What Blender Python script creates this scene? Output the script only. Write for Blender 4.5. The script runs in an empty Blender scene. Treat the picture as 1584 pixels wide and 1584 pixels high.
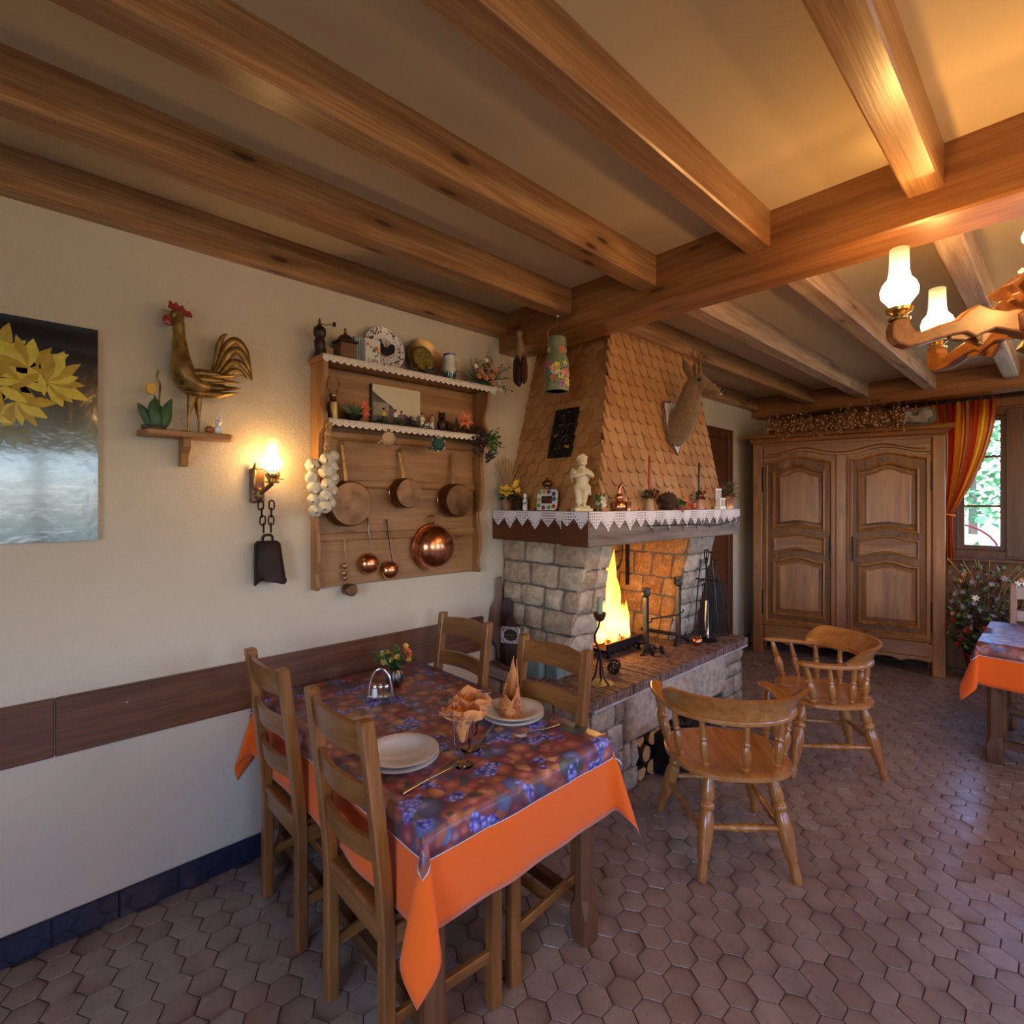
import bpy, math, random
from math import sin, cos, pi, radians, sqrt, atan2
from mathutils import Vector as V, Matrix as M, Euler
random.seed(7)
SC = bpy.context.scene
COL = SC.collection

# ------------------------------------------------------------------ camera
cam = bpy.data.cameras.new('camera')
cam.sensor_width = 36.0
cam.lens = 36.0 * 810.0 / 1584.0
cam.shift_y = -14.0 / 1584.0
cam.clip_start = 0.02
cam_o = bpy.data.objects.new('camera', cam)
cam_o.location = (0, 0, 1.6)
cam_o.rotation_euler = (radians(90), 0, radians(46.8 - 90))
COL.objects.link(cam_o)
SC.camera = cam_o

# ------------------------------------------------------------------ world, sun, exposure
SC.view_settings.view_transform = 'Standard'
SC.view_settings.look = 'None'
SC.view_settings.gamma = 1.0
SC.view_settings.use_curve_mapping = False
SC.view_settings.exposure = 0.42
SC.cycles.use_denoising = True
SC.cycles.use_adaptive_sampling = True
SC.cycles.adaptive_threshold = 0.03
SC.cycles.max_bounces = 6
SC.cycles.diffuse_bounces = 3
SC.cycles.glossy_bounces = 3
SC.cycles.transparent_max_bounces = 8
SC.cycles.caustics_reflective = False
SC.cycles.caustics_refractive = False
SC.cycles.sample_clamp_indirect = 6.0
world = bpy.data.worlds.new('sky')
SC.world = world
world.use_nodes = True
_wn = world.node_tree
_wn.nodes.clear()
_wo = _wn.nodes.new('ShaderNodeOutputWorld')
_wb = _wn.nodes.new('ShaderNodeBackground')
_sky = _wn.nodes.new('ShaderNodeTexSky')
_sky.sky_type = 'NISHITA'
_sky.sun_disc = False
_sky.sun_elevation = radians(42)
_sky.sun_rotation = radians(250)
_wb.inputs['Strength'].default_value = 1.6
_tint = _wn.nodes.new('ShaderNodeMix'); _tint.data_type = 'RGBA'; _tint.blend_type = 'MULTIPLY'
_tint.inputs[0].default_value = 1.0; _tint.inputs[7].default_value = (0.77, 0.89, 1.22, 1)
_wn.links.new(_sky.outputs[0], _tint.inputs[6])
_wn.links.new(_tint.outputs[2], _wb.inputs['Color'])
_wn.links.new(_wb.outputs[0], _wo.inputs['Surface'])
sun = bpy.data.lights.new('sun', 'SUN')
sun.energy = 4.0
sun.angle = radians(0.6)
sun.color = (1.0, 0.94, 0.84)
sun_o = bpy.data.objects.new('sun', sun)
sun_o.rotation_euler = V((0.62, -0.42, -0.72)).to_track_quat('-Z', 'Y').to_euler()
sun_o.location = (0, 0, 12)
COL.objects.link(sun_o)

XB, YL, YR, XR, ZC = 6.66, 2.513, -2.8, -2.5, 2.80   # back wall, left wall, right wall, rear wall, ceiling
# window openings: (name, wall, lo, hi, z0, z1)
WIN = [('b', -1.15, 0.79, 1.10, 2.47), ('r', -0.55, 0.85, 0.95, 2.25), ('r', 2.0, 3.4, 0.95, 2.25), ('r', 4.3, 5.7, 0.95, 2.25), ('e', -1.6, 0.2, 0.95, 2.25)]
def portal(wall, lo, hi, z0, z1):
    l = bpy.data.lights.new('window_portal', 'AREA')
    l.shape = 'RECTANGLE'; l.size = hi - lo; l.size_y = z1 - z0
    l.cycles.is_portal = True
    o = bpy.data.objects.new('window_portal', l)
    c = (lo + hi) / 2; z = (z0 + z1) / 2
    if wall == 'r':
        o.location = (c, YR - 0.1, z); d = V((0, 1, 0))
    elif wall == 'b':
        o.location = (XB + 0.1, c, z); d = V((-1, 0, 0))
    else:
        o.location = (XR - 0.1, c, z); d = V((1, 0, 0))
    o.rotation_euler = d.to_track_quat('-Z', 'Y').to_euler()
    COL.objects.link(o)
for w in WIN: portal(*w)

# ------------------------------------------------------------------ small helpers
def lin(h, k=1.0):
    h = h.lstrip('#')
    out = []
    for i in (0, 2, 4):
        c = int(h[i:i+2], 16) / 255.0
        c = c / 12.92 if c <= 0.04045 else ((c + 0.055) / 1.055) ** 2.4
        out.append(c * k)
    return (*out, 1.0)

class MB:
    """collects shapes into one mesh"""
    def __init__(s): s.v = []; s.f = []; s.m = []
    def add(s, vs, fs, mi=0, T=None):
        b = len(s.v)
        if T is not None: vs = [T @ V(p) for p in vs]
        s.v += [tuple(p) for p in vs]
        for f in fs:
            s.f.append([b + i for i in f]); s.m.append(mi)
        return s
    def box(s, x0, y0, z0, x1, y1, z1, mi=0, T=None):
        vs = [(x0,y0,z0),(x1,y0,z0),(x1,y1,z0),(x0,y1,z0),(x0,y0,z1),(x1,y0,z1),(x1,y1,z1),(x0,y1,z1)]
        return s.add(vs, [(0,3,2,1),(4,5,6,7),(0,1,5,4),(1,2,6,5),(2,3,7,6),(3,0,4,7)], mi, T)
    def cbox(s, c, sz, mi=0, T=None):
        return s.box(c[0]-sz[0]/2, c[1]-sz[1]/2, c[2]-sz[2]/2, c[0]+sz[0]/2, c[1]+sz[1]/2, c[2]+sz[2]/2, mi, T)
    def beam(s, a, b, w, h, up=(0,0,1), mi=0, w2=None, h2=None):
        a = V(a); b = V(b); d = (b - a).normalized(); u = V(up)
        r = d.cross(u)
        if r.length < 1e-5: r = d.cross(V((1,0,0)))
        r.normalize(); u = r.cross(d)
        w2 = w if w2 is None else w2; h2 = h if h2 is None else h2
        vs = []
        for p, ww, hh in ((a, w, h), (b, w2, h2)):
            for i, j in ((-1,-1),(1,-1),(1,1),(-1,1)): vs.append(p + r*i*ww/2 + u*j*hh/2)
        return s.add(vs, [(0,1,2,3),(7,6,5,4),(0,4,5,1),(1,5,6,2),(2,6,7,3),(3,7,4,0)], mi)
    def lathe(s, prof, seg=16, T=None, mi=0, cap=True, a0=0.0, a1=2*pi):
        full = abs(a1 - a0 - 2*pi) < 1e-6
        n = seg if full else seg + 1
        vs = [(r*cos(a0+(a1-a0)*i/seg), r*sin(a0+(a1-a0)*i/seg), z) for r, z in prof for i in range(n)]
        fs = []
        for k in range(len(prof)-1):
            for i in range(seg):
                j = (i+1) % n
                fs.append((k*n+i, k*n+j, (k+1)*n+j, (k+1)*n+i))
        if cap and full:
            if prof[0][0] > 1e-6: fs.append(tuple(range(n-1, -1, -1)))
            if prof[-1][0] > 1e-6: fs.append(tuple((len(prof)-1)*n+i for i in range(n)))
        return s.add(vs, fs, mi, T)
    def tube(s, pts, r, seg=8, mi=0, closed=False, cap=True, flat=1.0):
        pts = [V(p) for p in pts]; n = len(pts)
        rs = r if isinstance(r, (list, tuple)) else [r]*n
        tang = []
        for i in range(n):
            if closed: t = pts[(i+1) % n] - pts[i-1]
            else: t = pts[min(i+1, n-1)] - pts[max(i-1, 0)]
            tang.append(t.normalized() if t.length > 1e-9 else V((0,0,1)))
        ref = V((0,0,1)) if abs(tang[0].z) < 0.9 else V((1,0,0))
        nrm = tang[0].cross(ref).normalized()
        vs = []
        for i in range(n):
            t = tang[i]
            nrm = (nrm - t * nrm.dot(t))
            if nrm.length < 1e-6: nrm = t.orthogonal()
            nrm.normalize(); bi = t.cross(nrm)
            for k in range(seg):
                a = 2*pi*k/seg
                vs.append(pts[i] + (nrm*cos(a) + bi*sin(a)*flat) * rs[i])
        fs = []
        for i in range(n if closed else n-1):
            i2 = (i+1) % n
            for k in range(seg):
                k2 = (k+1) % seg
                fs.append((i*seg+k, i*seg+k2, i2*seg+k2, i2*seg+k))
        if cap and not closed:
            fs.append(tuple(range(seg-1, -1, -1))); fs.append(tuple((n-1)*seg+k for k in range(seg)))
        return s.add(vs, fs, mi)
    def ell(s, c, r, seg=12, rings=8, mi=0, T=None):
        if not isinstance(r, (list, tuple)): r = (r, r, r)
        vs = [(c[0], c[1], c[2]-r[2])]
        for k in range(1, rings):
            a = -pi/2 + pi*k/rings
            for i in range(seg):
                b = 2*pi*i/seg
                vs.append((c[0]+r[0]*cos(a)*cos(b), c[1]+r[1]*cos(a)*sin(b), c[2]+r[2]*sin(a)))
        vs.append((c[0], c[1], c[2]+r[2]))
        fs = [(0, 1+(i+1) % seg, 1+i) for i in range(seg)]
        for k in range(rings-2):
            for i in range(seg):
                j = (i+1) % seg
                fs.append((1+k*seg+i, 1+k*seg+j, 1+(k+1)*seg+j, 1+(k+1)*seg+i))
        t = len(vs)-1; b0 = 1+(rings-2)*seg
        fs += [(b0+i, b0+(i+1) % seg, t) for i in range(seg)]
        return s.add(vs, fs, mi, T)
    def prism(s, poly, z0, z1, T=None, mi=0):
        n = len(poly)
        vs = [(p[0], p[1], z0) for p in poly] + [(p[0], p[1], z1) for p in poly]
        fs = [tuple(range(n-1, -1, -1)), tuple(range(n, 2*n))] + [(i, (i+1) % n, n+(i+1) % n, n+i) for i in range(n)]
        return s.add(vs, fs, mi, T)
    def grid(s, fn, nu, nv, mi=0, cu=False, T=None):
        vs = [fn(i/(nu if cu else nu), j/nv) for j in range(nv+1) for i in range(nu if cu else nu+1)]
        w = nu if cu else nu+1
        fs = []
        for j in range(nv):
            for i in range(nu):
                i2 = (i+1) % w
                fs.append((j*w+i, j*w+i2, (j+1)*w+i2, (j+1)*w+i))
        return s.add(vs, fs, mi, T)
    def leaf(s, base, d, L, W, up=(0,0,1), mi=0, bend=0.25):
        base = V(base); d = V(d).normalized(); r = d.cross(V(up))
        if r.length < 1e-4: r = d.orthogonal()
        r.normalize(); n = r.cross(d)
        vs = [base, base+d*L*.4+r*W*.5+n*bend*L*.3, base+d*L*.4-r*W*.5+n*bend*L*.3, base+d*L*.45+n*bend*L*.18, base+d*L-n*bend*L*.15]
        return s.add(vs, [(0,1,3),(0,3,2),(1,4,3),(3,4,2)], mi)
    def mesh(s, name, smooth=None):
        me = bpy.data.meshes.new(name)
        me.from_pydata(s.v, [], s.f)
        if any(s.m): me.polygons.foreach_set('material_index', s.m)
        if smooth is not None:
            me.shade_smooth(); me.set_sharp_from_angle(angle=radians(smooth))
        me.update()
        return me
    def build(s, name, mats, parent=None, smooth=None, bevel=0.0, label=None, seg=1):
        me = s.mesh(name, smooth)
        if not isinstance(mats, (list, tuple)): mats = [mats]
        for m in mats: me.materials.append(m)
        o = bpy.data.objects.new(name, me)
        COL.objects.link(o)
        if parent is not None: o.parent = parent
        if bevel:
            b = o.modifiers.new('bevel', 'BEVEL'); b.width = bevel; b.segments = seg; b.limit_method = 'ANGLE'; b.angle_limit = radians(40)
        if label: o['label'] = label
        return o

def thing(name, label, cat, loc=(0,0,0), rotz=0.0, group=None):
    o = bpy.data.objects.new(name, None)
    COL.objects.link(o)
    o.empty_display_size = 0.05
    o.location = loc; o.rotation_euler = (0, 0, rotz)
    return tag(o, label, cat, group)
def tag(o, label, cat, group=None, kind=None):
    o['label'] = label
    if cat: o['category'] = cat
    if group: o['group'] = group
    if kind: o['kind'] = kind
    return o
def struct(o, label=None):
    o['kind'] = 'structure'
    if label: o['label'] = label
    return o
def dup(root, loc=None, rotz=None, label=None, group=None):
    r = root.copy(); COL.objects.link(r)
    if loc is not None: r.location = loc
    if rotz is not None: r.rotation_euler = (0, 0, rotz)
    if label: r['label'] = label
    if group: r['group'] = group
    for ch in list(root.children):
        c = ch.copy(); COL.objects.link(c); c.parent = r
        for g in list(ch.children):
            d = g.copy(); COL.objects.link(d); d.parent = c
    return r
def inst(name, me, parent, T=None):
    o = bpy.data.objects.new(name, me); COL.objects.link(o); o.parent = parent
    if T is not None: o.matrix_local = T
    return o
def XF(loc=(0,0,0), rot=(0,0,0), sc=1.0):
    S = M.Diagonal((*((sc,)*3 if not isinstance(sc, (tuple, list)) else sc), 1.0))
    return M.Translation(V(loc)) @ Euler(rot).to_matrix().to_4x4() @ S
def along(a, b):
    """matrix whose local z runs from a to b, origin at a"""
    a = V(a); d = (V(b) - a)
    return M.Translation(a) @ d.to_track_quat('Z', 'Y').to_matrix().to_4x4()
def spline(pts, n=8):
    pts = [V(p) for p in pts]; out = []
    for i in range(len(pts)-1):
        p0 = pts[max(i-1, 0)]; p1 = pts[i]; p2 = pts[i+1]; p3 = pts[min(i+2, len(pts)-1)]
        for k in range(n):
            t = k/n
            out.append(0.5*((2*p1)+(p2-p0)*t+(2*p0-5*p1+4*p2-p3)*t*t+(3*p1-p0-3*p2+p3)*t*t*t))
    out.append(pts[-1])
    return out
def lerpl(xs, n):
    """resample a list of radii to n values"""
    out = []
    for i in range(n):
        t = i/(n-1)*(len(xs)-1); k = min(int(t), len(xs)-2); out.append(xs[k]+(xs[k+1]-xs[k])*(t-k))
    return out
rnd = random.uniform

# ------------------------------------------------------------------ materials
class NT:
    def __init__(s, name):
        s.m = bpy.data.materials.new(name); s.m.use_nodes = True
        s.t = s.m.node_tree; s.t.nodes.clear()
        s.out = s.n('ShaderNodeOutputMaterial')
    def n(s, ty, **kw):
        nd = s.t.nodes.new(ty)
        for k, v in kw.items(): setattr(nd, k, v)
        return nd
    def l(s, a, b): s.t.links.new(a, b)
    def pr(s, **kw):
        b = s.n('ShaderNodeBsdfPrincipled')
        for k, v in kw.items(): b.inputs[k.replace('_', ' ')].default_value = v
        s.l(b.outputs[0], s.out.inputs['Surface'])
        return b
    def noise(s, vec, scale, detail=4, rough=0.55, dist=0.0):
        nd = s.n('ShaderNodeTexNoise'); nd.inputs['Scale'].default_value = scale; nd.inputs['Detail'].default_value = detail
        nd.inputs['Roughness'].default_value = rough; nd.inputs['Distortion'].default_value = dist
        if vec is not None: s.l(vec, nd.inputs['Vector'])
        return nd.outputs['Fac']
    def ramp(s, fac, stops, interp='LINEAR'):
        r = s.n('ShaderNodeValToRGB'); e = r.color_ramp; e.interpolation = interp
        while len(e.elements) > 1: e.elements.remove(e.elements[-1])
        e.elements[0].position = stops[0][0]; e.elements[0].color = stops[0][1]
        for p, c in stops[1:]:
            x = e.elements.new(p); x.color = c
        if fac is not None: s.l(fac, r.inputs['Fac'])
        return r.outputs['Color']
    def mix(s, fac, a, b, mode='MIX'):
        x = s.n('ShaderNodeMix', data_type='RGBA', blend_type=mode)
        for sock, val in ((x.inputs[0], fac), (x.inputs[6], a), (x.inputs[7], b)):
            if hasattr(val, 'is_output'): s.l(val, sock)
            else: sock.default_value = val
        return x.outputs[2]
    def math(s, op, a, b=0.0):
        x = s.n('ShaderNodeMath', operation=op)
        for sock, val in ((x.inputs[0], a), (x.inputs[1], b)):
            if hasattr(val, 'is_output'): s.l(val, sock)
            else: sock.default_value = val
        return x.outputs[0]
    def mapr(s, v, a, b, c=0.0, d=1.0):
        x = s.n('ShaderNodeMapRange'); s.l(v, x.inputs[0])
        for i, q in zip((1, 2, 3, 4), (a, b, c, d)): x.inputs[i].default_value = q
        return x.outputs[0]
    def obj(s, scale=(1,1,1), rand=True):
        tc = s.n('ShaderNodeTexCoord'); mp = s.n('ShaderNodeMapping'); mp.inputs['Scale'].default_value = scale
        s.l(tc.outputs['Object'], mp.inputs['Vector'])
        if rand:
            oi = s.n('ShaderNodeObjectInfo'); cx = s.n('ShaderNodeCombineXYZ')
            for i, k in enumerate((37.0, 91.0, 53.0)): s.l(s.math('MULTIPLY', oi.outputs['Random'], k), cx.inputs[i])
            s.l(cx.outputs[0], mp.inputs['Location'])
        return mp.outputs[0]
    def orand(s): return s.n('ShaderNodeObjectInfo').outputs['Random']
    def bump(s, h, b, strength=0.3, dist=0.01):
        x = s.n('ShaderNodeBump'); x.inputs['Strength'].default_value = strength; x.inputs['Distance'].default_value = dist
        s.l(h, x.inputs['Height']); s.l(x.outputs[0], b.inputs['Normal'])

def plain(name, col, rough=0.6, metal=0.0, coat=0.0, spec=0.5, var=0.0, vs=30.0, bump=0.0):
    t = NT(name); b = t.pr(Roughness=rough, Metallic=metal)
    b.inputs['Coat Weight'].default_value = coat
    b.inputs['Specular IOR Level'].default_value = spec
    c = lin(col) if isinstance(col, str) else col
    b.inputs['Base Color'].default_value = c
    if var or bump:
        nz = t.noise(t.obj(), vs, 4)
        if var:
            d = tuple(x*(1-var) for x in c[:3])+(1,); e = tuple(min(1, x*(1+var)) for x in c[:3])+(1,)
            t.l(t.ramp(nz, [(0.3, d), (0.7, e)]), b.inputs['Base Color'])
        if bump: t.bump(nz, b, bump, 0.004)
    return t.m

def wood(name, dark, light, axis='x', sc=1.0, rough=0.45, knots=0.0, coat=0.0, bump=0.15, fine=1.0, tint=0.25):
    t = NT(name)
    b = t.pr(Roughness=rough); b.inputs['Coat Weight'].default_value = coat; b.inputs['Coat Roughness'].default_value = 0.25
    s = [9.0*sc]*3; s['xyz'.index(axis)] = 0.7*sc
    vec = t.obj(tuple(s))
    n1 = t.noise(vec, 1.6, 5, 0.6, 0.6)
    col = t.ramp(n1, [(0.28, lin(dark)), (0.72, lin(light))])
    s2 = [90.0*sc]*3; s2['xyz'.index(axis)] = 2.5*sc
    n2 = t.noise(t.obj(tuple(s2)), 1.5, 3, 0.6)
    col = t.mix(t.mapr(n2, 0.35, 0.7, 0.0, 0.45*fine), col, lin(dark, 0.75))
    if knots:
        sp = t.n('ShaderNodeSeparateXYZ'); t.l(t.obj((1, 1, 1)), sp.inputs[0]); ia = 'xyz'.index(axis); ib, ic = [q for q in range(3) if q != ia]
        cb = t.n('ShaderNodeCombineXYZ'); t.l(t.math('MULTIPLY', sp.outputs[ia], 1.15), cb.inputs[0])
        t.l(t.math('ADD', t.math('MULTIPLY', t.math('ADD', sp.outputs[ib], sp.outputs[ic]), 4.2), t.math('MULTIPLY', n1, .12)), cb.inputs[1])
        vo = t.n('ShaderNodeTexVoronoi', voronoi_dimensions='2D'); vo.inputs['Scale'].default_value = 1.0; t.l(cb.outputs[0], vo.inputs['Vector'])
        col = t.mix(t.mapr(vo.outputs['Distance'], 0.07, 0.17, knots*.55, 0.0), col, lin(dark, .7))
        k = t.mapr(vo.outputs['Distance'], 0.03, 0.055, knots, 0.0)
        col = t.mix(k, col, lin('3a1c0c'))
    col = t.mix(t.math('MULTIPLY', t.orand(), tint), col, lin(dark))
    t.l(col, b.inputs['Base Color'])
    if bump: t.bump(n2, b, bump, 0.003)
    return t.m

def emis(name, col, strength):
    t = NT(name); e = t.n('ShaderNodeEmission'); e.inputs[0].default_value = col; e.inputs[1].default_value = strength
    t.l(e.outputs[0], t.out.inputs['Surface'])
    return t.m
def glass(name, tint=(1,1,1,1), gl=0.12, rough=0.03):
    t = NT(name); tr = t.n('ShaderNodeBsdfTransparent'); tr.inputs[0].default_value = tint
    g = t.n('ShaderNodeBsdfGlossy'); g.inputs['Roughness'].default_value = rough
    lw = t.n('ShaderNodeLayerWeight'); lw.inputs['Blend'].default_value = gl
    mx = t.n('ShaderNodeMixShader'); t.l(lw.outputs['Fresnel'], mx.inputs[0]); t.l(tr.outputs[0], mx.inputs[1]); t.l(g.outputs[0], mx.inputs[2])
    t.l(mx.outputs[0], t.out.inputs['Surface'])
    return t.m
# ------------------------------------------------------------------ shared materials
W_BEAM = wood('beam_wood_x', '80522e', 'd0a06c', 'x', 1.0, 0.34, knots=0.9, coat=0.25, tint=0.2, fine=1.5)
W_BEAMY = wood('beam_wood_y', '744622', 'b87e4a', 'y', 1.0, 0.34, knots=0.8, coat=0.3, tint=0.1)
W_BEAMD = wood('old_lit_beam_wood', '946644', 'dcc0a0', 'x', 1.3, 0.6, knots=0.6, tint=0.1, bump=0.4)  # rough whitened wood, its paleness partly light put into the colour
W_DADO = wood('dark_board_wood', '4a2a18', '85532f', 'x', 1.2, 0.4, knots=0.5, coat=0.2)
W_PANEL = wood('wall_panel_wood', '6e3f1a', 'a06a33', 'z', 1.0, 0.5, knots=0.3)
W_WIN = wood('window_wood', '4a2a14', '7a4a24', 'z', 1.2, 0.4, coat=0.2)
def plaster(name, col, s=1.0):
    t = NT(name); b = t.pr(Roughness=0.92); b.inputs['Specular IOR Level'].default_value = 0.15
    v = t.obj((1,1,1), False)
    c = t.noise(v, 3.0, 4)
    a = lin(col)
    t.l(t.ramp(c, [(0.3, tuple(x*0.94 for x in a[:3])+(1,)), (0.7, a)]), b.inputs['Base Color'])
    n1 = t.noise(v, 95.0, 3, 0.55); n2 = t.noise(v, 38.0, 2)
    h = t.math('ADD', n1, t.math('MULTIPLY', n2, 0.7))
    t.bump(h, b, 0.55*s, 0.006)
    return t.m
PLASTER = plaster('wall_plaster', 'd4c4aa', 1.0)
CEILP = plaster('ceiling_plaster', 'dcc8a2', 0.25)
GLASSP = glass('window_glass', (0.97, 0.99, 0.98, 1), 0.08, 0.02)

# ------------------------------------------------------------------ floor of hexagonal tiles
def tile_material():
    t = NT('terracotta_tile'); b = t.pr(Roughness=0.36)
    b.inputs['Specular IOR Level'].default_value = 0.65; b.inputs['Coat Weight'].default_value = 0.12; b.inputs['Coat Roughness'].default_value = 0.25
    at = t.n('ShaderNodeAttribute'); at.attribute_name = 'flash'
    at2 = t.n('ShaderNodeAttribute'); at2.attribute_name = 'tone'
    g = t.n('ShaderNodeNewGeometry')
    n = t.noise(g.outputs['Position'], 5.0, 2)
    base = t.ramp(n, [(0.25, lin('89786b')), (0.75, lin('a29182'))])
    base = t.mix(t.math('MULTIPLY', at2.outputs['Fac'], 0.35), base, lin('7e5c4a'))
    col = t.mix(at.outputs['Fac'], base, lin('4c2a1a'))
    t.l(col, b.inputs['Base Color'])
    n2 = t.noise(g.outputs['Position'], 12.0, 2)
    t.l(t.math('ADD', t.mapr(n2, 0.3, 0.7, 0.24, 0.36), t.math('MULTIPLY', at.outputs['Fac'], .45)), b.inputs['Roughness'])
    t.bump(t.noise(g.outputs['Position'], 22.0, 2), b, 0.04, 0.01)
    return t.m
TILE = tile_material()
GROUT = plain('tile_grout', '5a463a', 0.9, var=0.15)
fl = MB().box(XR-.2, YR-.2, -0.14, XB+.2, YL+.2, -0.006).build('floor', GROUT)
struct(fl, 'brown terracotta floor of small hexagonal tiles')
R6 = 0.0595
def hexa(rr):
    hv = [(0, 0, 0)]; at = [0.0]
    dark = [0.0]*6
    if rr.random() < 0.78:
        k = rr.randrange(6); n = rr.choice((1, 2, 2, 3)); s = rr.uniform(0.35, 1.0)
        for j in range(n): dark[(k+j) % 6] = s
    for q, (r, z) in enumerate(((0.72, 0.0002), (0.955, 0.0), (0.985, -0.003))):
        for k in range(6):
            a = pi/3*k; hv.append((R6*r*cos(a), R6*r*sin(a), z)); at.append(dark[k]*(0.28 if q == 0 else 0.8) if q < 2 else 1.0)
    fs = [(0, 1+k, 1+(k+1) % 6) for k in range(6)]
    for q in (0, 1):
        for k in range(6):
            a = 1+q*6; k2 = (k+1) % 6
            fs.append((a+k, a+6+k, a+6+k2, a+k2))
    return hv, fs, at
rr = random.Random(3)
variants = []
for i in range(14):
    hv, fs, at = hexa(rr)
    me = bpy.data.meshes.new('floor_tile'); me.from_pydata(hv, [], fs)
    tone = rr.random()
    for nm, dat in (('flash', at), ('tone', [tone]*len(hv))):
        A = me.attributes.new(nm, 'FLOAT', 'POINT'); A.data.foreach_set('value', dat)
    me.materials.append(TILE); variants.append(me)
cells = []
fx, fy = cos(radians(46.8)), sin(radians(46.8))
i0 = int((XR-1.6165)/(1.5*R6)) - 1
for i in range(i0, int((XB-1.6165)/(1.5*R6))+2):
    cx = 1.6165+i*1.5*R6
    for j in range(-40, 20):
        cy = 0.79+j*sqrt(3)*R6+(0.5*sqrt(3)*R6 if i % 2 else 0)
        if cx < XR or cx > XB-.05 or cy < YR or cy > YL-.02: continue
        d = cx*fx+cy*fy; l = cx*fy-cy*fx
        inv = d > 0.3 and abs(l/d) < 0.985 and 1.6/d < 1.0
        cells.append((0 if inv else 1, d, cx, cy))
cells.sort()
sv, sf, sa, st = [], [], [], []
for k, (nv, d, cx, cy) in enumerate(cells):
    if k < 300:
        o = inst('floor_tile', variants[rr.randrange(14)], fl)
        o.location = (cx, cy, rr.uniform(-0.0006, 0.0006)); o.rotation_euler = (rr.uniform(-.004, .004), rr.uniform(-.004, .004), pi/3*rr.randrange(6))
    else:
        hv, fs, at = hexa(rr); b = len(sv); tn = rr.random()
        tz = rr.uniform(-0.0006, 0.0006)
        sv += [(cx+x, cy+y, z+tz) for x, y, z in hv]; sf += [[b+q for q in f] for f in fs]; sa += at; st += [tn]*len(hv)
me = bpy.data.meshes.new('far_floor_tiles'); me.from_pydata(sv, [], sf)
for nm, dat in (('flash', sa), ('tone', st)):
    A = me.attributes.new(nm, 'FLOAT', 'POINT'); A.data.foreach_set('value', dat)
me.materials.append(TILE)
o = inst('far_floor_tiles', me, fl); o['kind'] = 'stuff'

# ------------------------------------------------------------------ walls, ceiling
struct(MB().box(XR-.2, YL, -.14, XB+.2, YL+.2, ZC+.2).build('wall_left', PLASTER), 'rough cream plaster wall')
struct(MB().box(XR-.2, YR-.2, ZC, XB+.2, YL+.2, ZC+.25).build('ceiling', CEILP), 'cream plaster ceiling between beams')
def wall_with_holes(name, mat, wall, a0, a1, holes, label):
    mb = MB()
    def bx(lo, hi, z0, z1):
        if hi-lo < 1e-4 or z1-z0 < 1e-4: return
        if wall == 'b': mb.box(XB, lo, z0, XB+.2, hi, z1)
        elif wall == 'r': mb.box(lo, YR-.2, z0, hi, YR, z1)
        else: mb.box(XR-.2, lo, z0, XR, hi, z1)
    p = a0
    for lo, hi, z0, z1 in sorted(holes):
        bx(p, lo, -.14, ZC+.1); bx(lo, hi, -.14, z0); bx(lo, hi, z1, ZC+.1); p = hi
    bx(p, a1, -.14, ZC+.1)
    return struct(mb.build(name, mat), label)
wall_with_holes('wall_back', W_PANEL, 'b', YR-.2, YL, [w[1:] for w in WIN if w[0] == 'b'], 'brown wood clad wall around the window')
wall_with_holes('wall_right', PLASTER, 'r', XR, XB+.2, [w[1:] for w in WIN if w[0] == 'r'], 'cream plaster wall with windows')
wall_with_holes('wall_rear', PLASTER, 'e', YR-.2, YL, [w[1:] for w in WIN if w[0] == 'e'], 'cream plaster wall behind the viewer')
def window(n, wall, lo, hi, z0, z1, leaves, bars, panes=True):
    T = {'b': M(((0,0,1,XB+.05),(1,0,0,0),(0,1,0,0),(0,0,0,1))), 'r': M(((1,0,0,0),(0,0,1,YR-.1),(0,1,0,0),(0,0,0,1))), 'e': M(((0,0,1,XR-.1),(1,0,0,0),(0,1,0,0),(0,0,0,1)))}[wall]
    mb = MB(); t = 0.05
    mb.box(lo-.03, z0-.03, -.06, hi+.03, z0+t, .06, 0, T); mb.box(lo-.03, z1-t, -.06, hi+.03, z1+.03, .06, 0, T)
    mb.box(lo-.03, z0+t, -.06, lo+t, z1-t, .06, 0, T); mb.box(hi-t, z0+t, -.06, hi+.03, z1-t, .06, 0, T)
    w = struct(mb.build('window_%d' % n, W_WIN, bevel=.004), 'brown wooden casement window')
    for a, b in leaves:
        s = MB(); q = .045
        s.box(a, z0+t, -.03, a+q, z1-t, .03, 0, T); s.box(b-q, z0+t, -.03, b, z1-t, .03, 0, T)
        s.box(a+q, z0+t, -.03, b-q, z0+t+q, .03, 0, T); s.box(a+q, z1-t-q, -.03, b-q, z1-t, .03, 0, T)
        so = s.build('sash', W_WIN, w, bevel=.003)
        zs = [z0+t+q]+list(bars)+[z1-t-q]
        for zb in bars: MB().box(a+q, zb-.011, -.014, b-q, zb+.011, .014, 0, T).build('glazing_bar', W_WIN, so)
        for k in range(len(zs)-1 if panes else 0):
            MB().box(a+q, zs[k]+(.011 if k else 0), -.002, b-q, zs[k+1]-(.011 if k < len(zs)-2 else 0), .002, 0, T).build('pane', GLASSP, so)
    return w
window(1, 'b', -1.15, 0.79, 1.10, 2.47, [(.40, .79-.045), (-.06, .285), (-.52, -.10), (-1.10, -.55)], [1.57, 2.04])
window(2, 'r', -0.55, 0.85, .95, 2.25, [(-.5, .15), (.15, .80)], [1.42, 1.83], False)
window(3, 'r', 2.0, 3.4, .95, 2.25, [(2.05, 2.7), (2.7, 3.35)], [1.42, 1.83], False)
window(4, 'r', 4.3, 5.7, .95, 2.25, [(4.35, 5.0), (5.0, 5.65)], [1.42, 1.83], False)
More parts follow.
